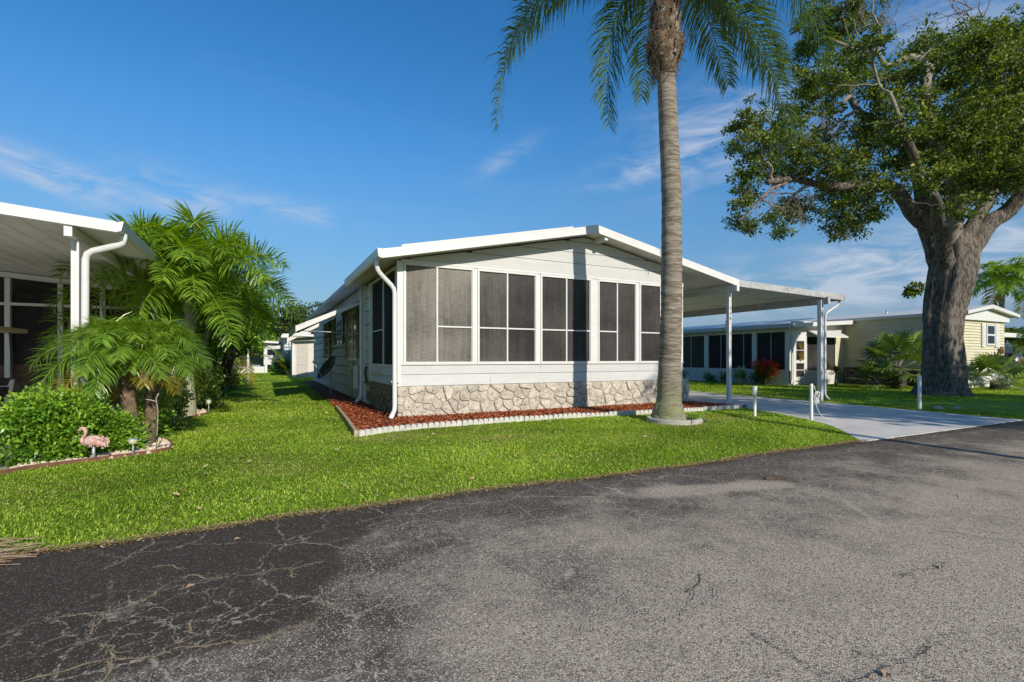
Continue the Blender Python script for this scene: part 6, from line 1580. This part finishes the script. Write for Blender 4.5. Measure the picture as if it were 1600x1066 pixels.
YH(MB().box(YX - 0.02, YX + 0.03, YY - 0.02, YY + 0.03, 0.705, 2.75), 'corner_trim', YELLOW)
# roof: shallow gable with white fascia
def yun(x): return 2.74 + 0.115 * (1 - abs(x - 25.2) / 2.2) * 2
pts = [(YX - 0.12, 2.78), (25.2, 3.08), (YW + 0.55, 2.80), (YW + 0.55, 2.92), (25.2, 3.22), (YX - 0.12, 2.90)]
YH(MB().prism_xz(pts, YY - 0.30, 30.2), 'roof', WHITE)
YH(MB().prism_xz([(YX - 0.10, 2.60), (YX - 0.10, 2.775), (25.2, 3.07), (YW + 0.1, 2.80), (YW + 0.1, 2.60)], YY - 0.12, YY - 0.03), 'gable_panel', TRIM)
wf = YH(MB().box(25.40, 26.12, YY - 0.05, YY - 0.016, 1.66, 2.48), 'window', TRIM)
YH(MB().box(25.47, 26.05, YY - 0.056, YY - 0.0505, 2.10, 2.42), 'pane', GLASSD, wf)
YH(MB().box(25.47, 26.05, YY - 0.056, YY - 0.0505, 1.72, 2.03), 'pane', GLASSD, wf)
for a in (25.02, 26.18):
    s_ = YH(MB().box(a, a + 0.33, YY - 0.045, YY - 0.016, 1.58, 2.50), 'shutter', TRIM)
    YH(MB().box(a + 0.06, a + 0.27, YY - 0.050, YY - 0.0455, 1.66, 2.42), 'shutter_panel', WHITE, s_)
YH(MB().lathe([(0.03, 1.30), (0.09, 1.36), (0.10, 1.48), (0.05, 1.58), (0.02, 1.62)], 26.55, YY - 0.10, 8), 'wall_plaque', BUTTER)
# screened porch
PX = 19.5; PY0 = YP; PY1 = 19.4
YH(MB().box(PX, PX + 0.10, PY0 + 0.1, PY1, 0.0, 0.62), 'porch_wall', WHITE)
YH(MB().box(PX + 2.0, PX + 2.1, PY0 + 0.5, PY1, 0.0, 2.5), 'porch_inner_wall', INTERIOR)
YH(MB().box(PX + 0.11, YX - 0.05, PY0 + 0.12, PY1, 0.50, 0.55), 'porch_floor', INTERIOR)
YH(MB().prism_xz([(PX - 0.35, 2.44), (YX - 0.02, 2.72), (YX - 0.02, 2.80), (PX - 0.35, 2.54)], PY0 - 0.35, PY1 + 3.0), 'porch_roof', WHITE)
YH(MB().box(PX - 0.42, PX - 0.351, PY0 - 0.36, PY1 + 3.0, 2.40, 2.55), 'porch_gutter', CARROOF)
YH(MB().prism_xz([(PX - 0.35, 2.40), (YX + 0.25, 2.66), (YX + 0.25, 2.83), (PX - 0.35, 2.56)], PY0 - 0.385, PY0 - 0.355), 'porch_fascia', TRIM)
for a, b in ((12.98, 13.16), (14.50, 14.72), (15.86, 16.0), (17.15, 17.40), (19.1, 19.4)):
    YH(MB().box(PX - 0.02, PX + 0.12, a + 0.12, b + 0.12, 0.0, 2.42), 'post', WHITE)
YH(MB().box(PX - 0.01, PX + 0.11, PY0 + 0.3, PY1, 0.621, 0.66), 'sill', TRIM)
YH(MB().box(PX + 0.0, PX + 0.11, PY0 + 0.3, PY1, 2.25, 2.43), 'header', WHITE)
YH(MB().quad((PX + 0.05, PY0 + 0.3, 0.66), (PX + 0.05, PY1, 0.66), (PX + 0.05, PY1, 2.25), (PX + 0.05, PY0 + 0.3, 2.25)), 'screen', SCREEN_S)
for y in (13.95, 15.3, 16.55, 18.4): YH(MB().box(PX + 0.02, PX + 0.06, y - 0.015, y + 0.015, 0.66, 2.25), 'mullion', ALU)
YH(MB().box(PX + 0.13, YX, PY0 + 0.06, PY0 + 0.12, 2.05, 2.70), 'porch_end_header', WHITE)
YH(MB().box(PX + 1.02, YX, PY0 + 0.055, PY0 + 0.12, 0, 0.62), 'porch_end_wall', WHITE)
dr = MB(); x0, x1 = PX + 0.13, PX + 1.0
dr.box(x0, x0 + 0.17, PY0, PY0 + 0.05, 0.02, 2.05); dr.box(x1 - 0.17, x1, PY0, PY0 + 0.05, 0.02, 2.05)
dr.box(x0 + 0.17, x1 - 0.17, PY0, PY0 + 0.05, 0.02, 0.36); dr.box(x0 + 0.17, x1 - 0.17, PY0, PY0 + 0.05, 0.93, 1.06); dr.box(x0 + 0.17, x1 - 0.17, PY0, PY0 + 0.05, 1.86, 2.05)
door = YH(dr, 'screen_door', TRIM)
YH(MB().box(x0 + 0.18, x1 - 0.18, PY0 + 0.01, PY0 + 0.04, 1.46, 1.49).box(x0 + 0.18, x1 - 0.18, PY0 + 0.01, PY0 + 0.04, 0.63, 0.66), 'door_bars', TRIM, door)
YH(MB().quad((x0 + 0.17, PY0 + 0.03, 0.36), (x1 - 0.17, PY0 + 0.03, 0.36), (x1 - 0.17, PY0 + 0.03, 1.86), (x0 + 0.17, PY0 + 0.03, 1.86)), 'door_screen', SCREEN_S, door)
YH(MB().quad((x1 + 0.08, PY0 + 0.09, 0.62), (22.6, PY0 + 0.09, 0.62), (22.6, PY0 + 0.09, 2.06), (x1 + 0.08, PY0 + 0.09, 2.06)), 'end_screen', SCREEN_D)
for x in (x1 + 0.06, 21.4, 22.62): YH(MB().box(x - 0.03, x + 0.03, PY0 + 0.04, PY0 + 0.1, 0.62, 2.06), 'end_post', TRIM)
YH(MB().prism_yz([(PY0 + 0.05, 2.30), (PY0 - 0.45, 2.02), (PY0 - 0.45, 2.08), (PY0 + 0.05, 2.36)], x1 + 0.1, 22.7), 'small_awning', TRIM)
YH(MB().box(22.66, YX + 0.0, PY0 + 0.05, PY0 + 0.11, 0.62, 2.05), 'yellow_return', YELLOW)
downspout([(PX - 0.38, PY0 - 0.2, 2.42), (PX - 0.38, PY0 - 0.2, 2.25), (PX + 0.0, PY0 - 0.03, 2.05), (PX + 0.0, PY0 - 0.03, 0.2), (PX - 0.14, PY0 - 0.08, 0.08)], 0.04, yh, WHITE)
YH(MB().tube([(24.6, 12, 2.95), (24.6, 12, 3.25)], 0.04, 8), 'roof_vent', ALU)
YH(MB().tube([(20.4, 17, 2.6), (20.4, 17, 2.98)], 0.02, 6), 'roof_vent', ALU)
# wreath-like ornament on the door
V, F, T = leaf_cloud([(PX + 0.55, PY0 - 0.04, 1.62), (PX + 0.58, PY0 - 0.04, 1.22)], [0.10, 0.14], [60, 120], 0.07, lw=0.5, squash=(1, 0.3, 1))
o = npmesh('door_swag', V, F, CROTON, T, loc=(PX + 0.55, PY0, 1.6)); tag(o, 'gold and green swag hanging on the white screen door', 'door ornament')
# air conditioners / dark cabinets against the wall
for (y0, y1, lb) in ((11.6, 12.7, 'dark slatted equipment cabinet against the yellow wall, beside the porch'), (10.55, 11.5, 'dark slatted equipment cabinet against the yellow wall, nearer the fan palm')):
    t = thing('equipment_cabinet', (22.9, (y0 + y1) / 2, 0), lb, 'cabinet')
    build(MB().box(22.72, 23.2, y0, y1, 0, 0.72), 'cabinet_body', SKIRT, t)
    m = MB()
    for k in range(9): m.box(22.70, 22.719, y0 + 0.05 + k * (y1 - y0) / 9, y0 + 0.10 + k * (y1 - y0) / 9, 0.04, 0.68)
    build(m, 'slats', DARKMETAL, t, kind='stuff')
    build(MB().box(22.66, 23.22, y0 - 0.02, y1 + 0.02, 0.721, 0.75), 'top', SKIRT, t)
# plants round the yellow home
def spiky(name, label, cat, c, n, ln, mat, wid=0.06, seed=1, emin=0.1, emax=1.4, stem_h=0.0, rise=0.0):
    t = thing(name, (c[0], c[1], 0), label, cat); r = random.Random(seed)
    B = []; D = []; 
    for i in range(n):
        az = r.uniform(0, 6.28); e = r.uniform(emin, emax)
        B.append((c[0], c[1], c[2])); D.append((math.cos(az) * math.cos(e), math.sin(az) * math.cos(e), math.sin(e)))
    B = np.array(B); D = unit(np.array(D)); l = ln * (0.6 + 0.5 * rng.random(n))
    V, F = leaf_arrays(B, D, unit(np.cross(D, np.array([0.05, 0.05, 1.0]))), l, np.full(n, wid), droop=0.25, mid=0.55)
    V[:, 2] = np.maximum(V[:, 2], 0.01)
    npmesh('leaves', V, F, mat, np.repeat(np.clip(0.5 + 0.2 * rng.normal(size=n), 0, 0.99), 4), parent=t)
    if c[2] > 0.1: build(MB().tube([(c[0], c[1], 0), (c[0] + 0.02, c[1], c[2])], [0.04, 0.025], 6), 'stem', SMOOTHBARK, t)
    return t
def fan_palm(x, y, h, s, label, seed, n=16):
    t = thing('fan_palm', (x, y, 0), label, 'palm'); r = random.Random(seed)
    build(MB().tube([(x, y, 0), (x, y, h)], [0.14, 0.12], 8, jit=0.2), 'trunk', DATEBARK, t)
    for i in range(n):
        az = i * 2.4 + r.uniform(-.3, .3); e = 1.3 - 1.7 * (i + 0.5) / n
        d = Vector((math.cos(az) * math.cos(e), math.sin(az) * math.cos(e), math.sin(e)))
        hub = Vector((x, y, h)) + d * s * 0.75
        m_ = MB().tube([(x, y, h - 0.05), tuple(hub)], [0.015, 0.010], 5, cap=False)
        st_ = build(m_, 'frond', SMOOTHBARK, t)
        a = d.cross(Vector((0, 0, 1))); a = a.normalized() if a.length > .05 else Vector((1, 0, 0)); b = a.cross(d)
        K = 22; B = np.tile(np.array(hub), (K, 1)); D = []
        for k in range(K):
            th = -2.2 + 4.4 * k / (K - 1)
            D.append(tuple((d * math.cos(th) + a * math.sin(th)) + b * 0.12))
        D = unit(np.array(D)); V, F = leaf_arrays(B, D, unit(np.cross(D, np.tile(np.array(b), (K, 1)))), s * (0.55 + 0.15 * rng.random(K)), np.full(K, 0.075 * s), droop=0.22, mid=0.5)
        npmesh('blade', V, F, FANL, np.repeat(np.clip(0.5 + 0.2 * rng.normal(size=K), 0, 0.99), 4), parent=st_)
fan_palm(21.3, 10.0, 0.8, 1.25, 'large fan palm clump between the yellow wall and the big tree trunk', 3, 22)
fan_palm(20.6, 10.4, 0.25, 0.8, 'low fan palm at the left foot of the big fan palm', 4, 14)
fan_palm(24.0, 8.2, 0.3, 0.95, 'fan palm peeking out right of the big tree trunk', 6, 16)
hb = [(18.95 + rs.uniform(-0.4, 0.4), 13.9 + rs.uniform(-0.4, 0.4), rs.uniform(0.2, 0.75), rs.uniform(0.22, 0.32)) for i in range(16)]
bg_ = shrub('flowering_shrub', 'round shrub covered with red flowers in front of the porch screen', 'shrub', (18.95, 13.9, 0), hb, OAK, 0.08, 2600, 61, tint=0.1)
V, F, T = leaf_cloud([(b[0], b[1], b[2] + 0.12) for b in hb if b[2] > 0.4], [b[3] * 1.05 for b in hb if b[2] > 0.4], [230] * sum(b[2] > 0.4 for b in hb), 0.065, lw=0.8, hollow=0.8)
npmesh('flowers', V, F, REDFL, T, parent=bg_, kind='stuff')
for (x, y, lb, sd) in ((18.6, 18.2, 'small dark plant at the left end of the porch wall', 71), (18.9, 16.6, 'dark leafy plant at the porch wall left of the near carport post', 72), (18.85, 15.9, 'dark leafy plant at the porch wall right of the near carport post', 73)):
    hb = [(x + rs.uniform(-0.15, 0.15), y + rs.uniform(-0.25, 0.25), rs.uniform(0.12, 0.4), 0.16) for i in range(6)]
    shrub('garden_plant', lb, 'plant', (x, y, 0), hb, OAK, 0.08, 2500, sd, stems=3)
t = thing('flower_pot', (18.9, 15.0, 0), 'white daisies in a tan pot before the porch, left of the red shrub', 'potted plant')
build(MB().lathe([(0.12, 0), (0.17, 0.26), (0.18, 0.28)], 18.9, 15.0, 12), 'pot', TAN, t)
V, F, T = leaf_cloud([(18.9, 15, 0.42)], [0.27], [420], 0.08, lw=0.6); npmesh('leaves', V, F, HEDGE, T, parent=t)
V, F, T = leaf_cloud([(18.9, 15, 0.52)], [0.26], [240], 0.07, lw=0.9, hollow=0.8); npmesh('flowers', V, F, WHITEFL, T, parent=t, kind='stuff')
for (x, y, z, lb, sd) in ((20.55, 12.25, 0.75, 'orange and pink croton with a bare stem in front of the porch end wall', 81), (21.0, 12.1, 0.55, 'low orange croton beside the taller one at the porch end', 82), (26.6, 8.2, 0.85, 'pink croton with a bare stem against the yellow end wall', 83)):
    spiky('croton', lb, 'plant', (x, y, z), 90, 0.42, CROTON, 0.06, sd, emin=-0.2)
t = spiky('fern', 'wide fern in a white pot on the lawn at the yellow end wall', 'potted plant', (25.1, 8.25, 0.42), 130, 0.62, FANL, 0.04, 90, emin=-0.35)
build(MB().lathe([(0.20, 0), (0.26, 0.34), (0.28, 0.37)], 25.1, 8.25, 12), 'pot', WHITEPOT, t)
t = spiky('potted_dracaena', 'yellow leaved plant on curved stems in a bright yellow tub near the dark car', 'potted plant', (27.4, 7.95, 1.1), 110, 0.5, VARIEG, 0.06, 92, emin=-0.2)
build(MB().lathe([(0.28, 0), (0.36, 0.42), (0.38, 0.45)], 27.4, 7.95, 14), 'tub', YELLOWP, t)
build(MB().tube([(27.5, 7.95, 0.4), (27.75, 7.9, 0.6), (27.8, 7.9, 0.95)], 0.03, 6), 'side_stem', SMOOTHBARK, t)
t = thing('blue_hose_pot', (26.75, 8.0, 0), 'small blue pot on the ground left of the yellow tub', 'pot')
build(MB().lathe([(0.10, 0), (0.17, 0.08), (0.16, 0.18), (0.10, 0.22)], 26.75, 8.0, 12), 'pot', BLUEP, t)
build(MB().tube([(26.6, 8.0, 0.1), (26.75, 7.84, 0.16), (26.9, 8.0, 0.1)], 0.02, 6), 'handle', BLUEP, t)
t = thing('garden_hook', (26.0, 8.5, 0), 'thin dark garden hook standing by the fern', 'garden ornament')
build(MB().tube([(26.0, 8.5, 0), (26.0, 8.5, 1.05), (26.03, 8.5, 1.15), (26.1, 8.5, 1.12)], 0.015, 6), 'rod', DARKMETAL, t)
# dark off-road car
cr_ = thing('parked_car', (29.6, 10, 0), 'dark boxy off-road car parked at the right edge beyond the yellow home', 'car')
def CR(mb, n_, mt, p=None, **k): return build(mb, n_, mt, p or cr_, **k)
cx, cy = 29.3, 9.6
m = MB().prism_yz([(cy, 0.55), (cy, 1.20), (cy + 0.15, 1.25), (cy + 0.25, 1.78), (cy + 2.2, 1.80), (cy + 2.7, 1.25), (cy + 4.1, 1.15), (cy + 4.2, 0.55)], cx - 0.8, cx + 0.95)
CR(m, 'body', CARPAINT)
CR(MB().box(cx - 0.55, cx + 0.60, cy - 0.0, cy + 0.21, 1.30, 1.66), 'rear_window', GLASSD)
CR(MB().box(cx - 0.83, cx - 0.801, cy + 0.4, cy + 1.1, 1.28, 1.68), 'side_window', GLASSD)
CR(MB().box(cx - 0.83, cx - 0.801, cy + 1.25, cy + 2.1, 1.28, 1.68), 'side_window', GLASSD)
CR(MB().box(cx - 0.85, cx + 1.0, cy - 0.14, cy - 0.001, 0.50, 0.68), 'bumper', DARKMETAL)
for a in (-0.68, 0.74): CR(MB().box(cx + a, cx + a + 0.12, cy - 0.03, cy - 0.001, 0.92, 1.12), 'tail_light', RED)
sw_ = CR(MB().tube([(cx + 0.3, cy - 0.25, 1.0), (cx + 0.3, cy - 0.03, 1.0)], 0.37, 18), 'spare_wheel', RUBBER)
CR(MB().tube([(cx + 0.3, cy - 0.26, 1.0), (cx + 0.3, cy - 0.24, 1.0)], 0.22, 14), 'rim', CHROME, sw_)
for sx in (-0.80, 0.82):
    for sy in (0.75, 3.35):
        wo = CR(MB().tube([(cx + sx - 0.13, cy + sy, 0.39), (cx + sx + 0.13, cy + sy, 0.39)], 0.39, 18), 'wheel', RUBBER)
        CR(MB().tube([(cx + sx - 0.135, cy + sy, 0.39), (cx + sx + 0.135, cy + sy, 0.39)], 0.23, 12), 'rim', CHROME, wo)
fc = thing('far_carport', (36, 14, 0), 'white flat-roofed carport beyond the dark car at the right edge', 'carport')
build(MB().box(31.0, 44, 13.5, 22, 2.45, 2.72), 'roof', TRIM, fc)
build(MB().box(33.5, 37.0, 17.0, 21, 0, 2.449), 'wall', WHITE, fc)
for x in (31.5, 38, 43.5): build(MB().box(x - 0.07, x + 0.07, 13.8, 13.94, 0, 2.449), 'post', TRIM, fc)
# palms beyond the yellow home
def coco(x, y, h, ln, label, seed, lean=0.5, n=17, mat=ADON):
    t = thing('coconut_palm', (x, y, 0), label, 'palm tree')
    build(trunk_rings([(x, y, 0), (x + lean * 0.3, y, h * 0.5), (x + lean, y, h)], [0.2, 0.13, 0.11], 0.3, 10, 0.03, 0.01, ph=seed), 'trunk', PALMBARK, t)
    crown_fronds(t, (x + lean, y, h), n, ln, mat, 40, 0.75, 0.06, 0.38, emin=-0.6, emax=1.3, seed=seed, old=1, oldmat=YELLOWF, r0=0.03, start=0.1, ang=0.6, vee=0.2)
coco(35.8, 12.0, 5.6, 1.7, 'palm with green arching fronds above the yellow home roof, left of the pair', 101, 0.3)
coco(38.0, 11.3, 5.9, 2.3, 'palm at the right edge with long drooping fronds above the yellow home roof', 102, 0.9)
coco(43.6, 13.9, 2.5, 1.4, 'distant palm head showing over the far carport roof', 103, 0.2, 14, QUEEN)
coco(4.6, 42, 5.0, 1.7, 'palm head peeking over the roof edge of the white home', 104, 0.1, 12, QUEEN)

# out of the picture, to the right and behind: their shade falls on the driveway and the big tree's lawn
def shade_tree(x, y, h, r, label, seed, base=0.45, n=9000):
    t = thing('tree', (x, y, 0), label, 'tree'); rr = random.Random(seed)
    build(MB().tube([(x, y, -0.05), (x + 0.1, y, h * 0.3), (x, y, h * 0.75)], [0.42, 0.32, 0.12], 12, jit=0.15), 'trunk', OAKBARK, t)
    cs = []; rd = []
    for i in range(30):
        a = rr.uniform(0, 6.28); q_ = math.sqrt(rr.random()) * r * 0.85
        cs.append((x + math.cos(a) * q_, y + math.sin(a) * q_, h * (base + (0.95 - base) * rr.random()))); rd.append(r * rr.uniform(0.24, 0.36))
    V, F, T = leaf_cloud(cs, rd, [n // 30] * 30, 0.26, lw=0.6, hollow=0.1)
    npmesh('crown', V, F, OAK, T, parent=t)
shade_tree(15.2, -6.0, 9.0, 4.6, 'large tree across the road, out of view, shading the driveway', 201)
shade_tree(18.6, -5.2, 7.6, 3.9, 'large tree across the road, out of view, shading the lawn of the big tree', 202)
t = thing('curved_palm', (8.0, 0.2 - 3.2, 0), 'slender curved palm out of view at the right, casting a thin shadow over the road', 'palm tree')
path = [(8.45, -3.0, 0), (8.25, -3.0, 1.6), (8.32, -3.0, 2.9), (8.6, -3.0, 4.0), (9.15, -3.0, 5.0), (9.9, -3.0, 5.9), (10.6, -3.0, 6.7)]
build(trunk_rings(path, [0.13, 0.10, 0.085, 0.08, 0.075, 0.075, 0.075], 0.1, 10, 0.03, 0.01), 'trunk', PALMBARK, t)
crown_fronds(t, (10.65, -3.0, 6.75), 12, 1.5, QUEEN, 36, 0.5, 0.03, 0.4, emin=-0.3, emax=1.2, seed=205, r0=0.02)

# =================================================================== GRASS
HOLES = [MULCH, BED1, drive_poly, [(-12, 3.86), (-2.6, 3.86), (-2.42, 6.4), (-2.35, 7.6), (-2.2, 22), (-12, 22)],
         [(2.2, 9), (9.75, 9), (9.75, 26.2), (2.2, 26.2)], [(19.3, 12.8), (28, 12.8), (28, 31), (19.3, 31)], [(23.2, 8.9), (27.2, 8.9), (27.2, 13), (23.2, 13)], [(1.3, 31.7), (6.1, 31.7), (6.1, 37), (1.3, 37)]]
def grass_zone(xa, xb, ya, yb, zmin, zmax, dens, ln, wd, far_cut=None):
    area = (xb - xa) * (yb - ya); n = int(area * dens)
    x = rng.uniform(xa, xb, n); y = rng.uniform(ya, yb, n)
    zc = x * 0.45 + y * 0.893; lat = x * 0.893 - y * 0.45
    k = (zc > zmin) & (zc <= zmax) & (np.abs(lat) < zc * 1.08 + 0.4) & (y > ROAD_Y + edge_wobble(x) + 0.006 * np.abs(rng.normal(size=n)))
    for h in HOLES: k &= ~inpoly(x, y, h)
    k &= np.hypot(x - 6.58, y - 6.6) > 0.50
    k &= ~((np.hypot(x - 18.9, y - 7.75) < 0.85))
    x = x[k]; y = y[k]; n = len(x)
    a = rng.random(n) * 2 * np.pi
    el = rng.uniform(0.25, 1.25, n)
    # blades reach a little over the kerbless edge of the road
    edge = np.clip(1 - (y - ROAD_Y - edge_wobble(x)) / 0.10, 0, 1)
    d = np.stack([np.cos(a) * np.cos(el), np.sin(a) * np.cos(el), np.sin(el)], 1)
    side = unit(np.cross(d, np.array([0.0, 0, 1])))
    big = 0.5 + 0.5 * np.sin(x * 0.9 + 1.3 * np.sin(y * 0.7)) * np.cos(y * 1.1 + 0.8 * np.sin(x * 0.5))
    L_ = ln * (0.5 + 0.9 * rng.random(n)) * (0.85 + 0.3 * big)
    # low, dry patches in front of the mulch and round the palm ring
    dry = np.exp(-((x - 1.9) ** 2 / 0.5 + (y - 7.2) ** 2 / 0.10)) + 0.8 * np.exp(-((x - 7.6) ** 2 / 0.35 + (y - 6.5) ** 2 / 0.25)) + 0.7 * np.exp(-((x - 3.1) ** 2 / 0.5 + (y - 6.3) ** 2 / 0.15)) + 0.6 * np.exp(-((x - 0.25) ** 2 / 0.2 + (y - 5.6) ** 2 / 0.15)) + 0.35 * np.clip(np.sin(x * 1.9 + 2) * np.sin(y * 2.3 + x), 0, 1)
    b = np.stack([x, y, np.full(n, -0.004)], 1)
    L_ = L_ * (1 - 0.35 * np.clip(dry, 0, 1)) * (1 - 0.35 * edge)
    V, F = leaf_arrays(b, d, side, L_, wd * (0.6 + 0.8 * rng.random(n)), droop=0.35, mid=0.5)
    t0 = 0.50 + 0.23 * rng.normal(size=n) + 0.36 * (big - 0.5) + 0.12 * np.sin(x * 2.7 + 1.7 * np.sin(y * 1.9)) * np.sin(y * 3.1)
    t0 = np.clip(t0, 0.02, 0.90)
    isdry = rng.random(n) < np.clip(0.02 + 0.42 * dry + 0.7 * edge, 0, 0.85)
    t0 = np.where(isdry, 0.99, t0)
    return V, F, np.repeat(t0, 4)
def grass(name, label, *zones):
    Vs = []; Fs = []; Ts = []; o = 0
    for z in zones:
        V, F, T = grass_zone(*z); Vs.append(V); Fs.append(F + o); Ts.append(T); o += len(V)
    npmesh(name, np.concatenate(Vs), np.concatenate(Fs), GRASS, np.concatenate(Ts), kind='stuff', label=label)
grass('lawn_grass', 'bright green lawn grass blades',
      (-2.8, 9.5, 3.8, 9.4, 2.6, 5.5, 12500, 0.052, 0.0072),
      (-2.8, 12.5, 3.8, 12, 5.5, 8.5, 7500, 0.054, 0.0088),
      (-3, 14, 3.8, 16, 8.5, 13, 2800, 0.058, 0.013),
      (-3, 32, 3.8, 26, 13, 24, 900, 0.062, 0.018),
      (-3, 45, 3.8, 50, 24, 44, 180, 0.085, 0.035))
EDGE = [(x, ROAD_Y - 0.055 + float(edge_wobble(x))) for x in np.linspace(-2.5, 7.4, 60)]
EDGE = EDGE + [(x, y + 0.06) for x, y in EDGE[::-1]]
TANCHIP = leafmat('dead_grass', (0.16, 0.10, 0.045), (0.40, 0.27, 0.13), (0.55, 0.42, 0.24), 0.9, 0.1, 0.1)
scatter_chips('dead_grass_edge', EDGE, 15000, 0.012, 0.006, TANCHIP, 'line of dry tan grass and dirt where the lawn meets the asphalt', flatness=0.35, asp=0.2)
scatter_chips('lawn_litter', [(-1.0, 4.0), (7.0, 4.1), (7.8, 7.4), (1.2, 7.2), (1.2, 12), (-0.8, 12)], 260, 0.035, 0.035, TANCHIP, 'small dry leaves and clippings lying on the lawn', flatness=0.4, asp=0.3)
print('TRIS', sum(len(o.data.polygons) * 2 for o in bpy.data.objects if o.type == 'MESH'), 'OBJ', len(bpy.data.objects))
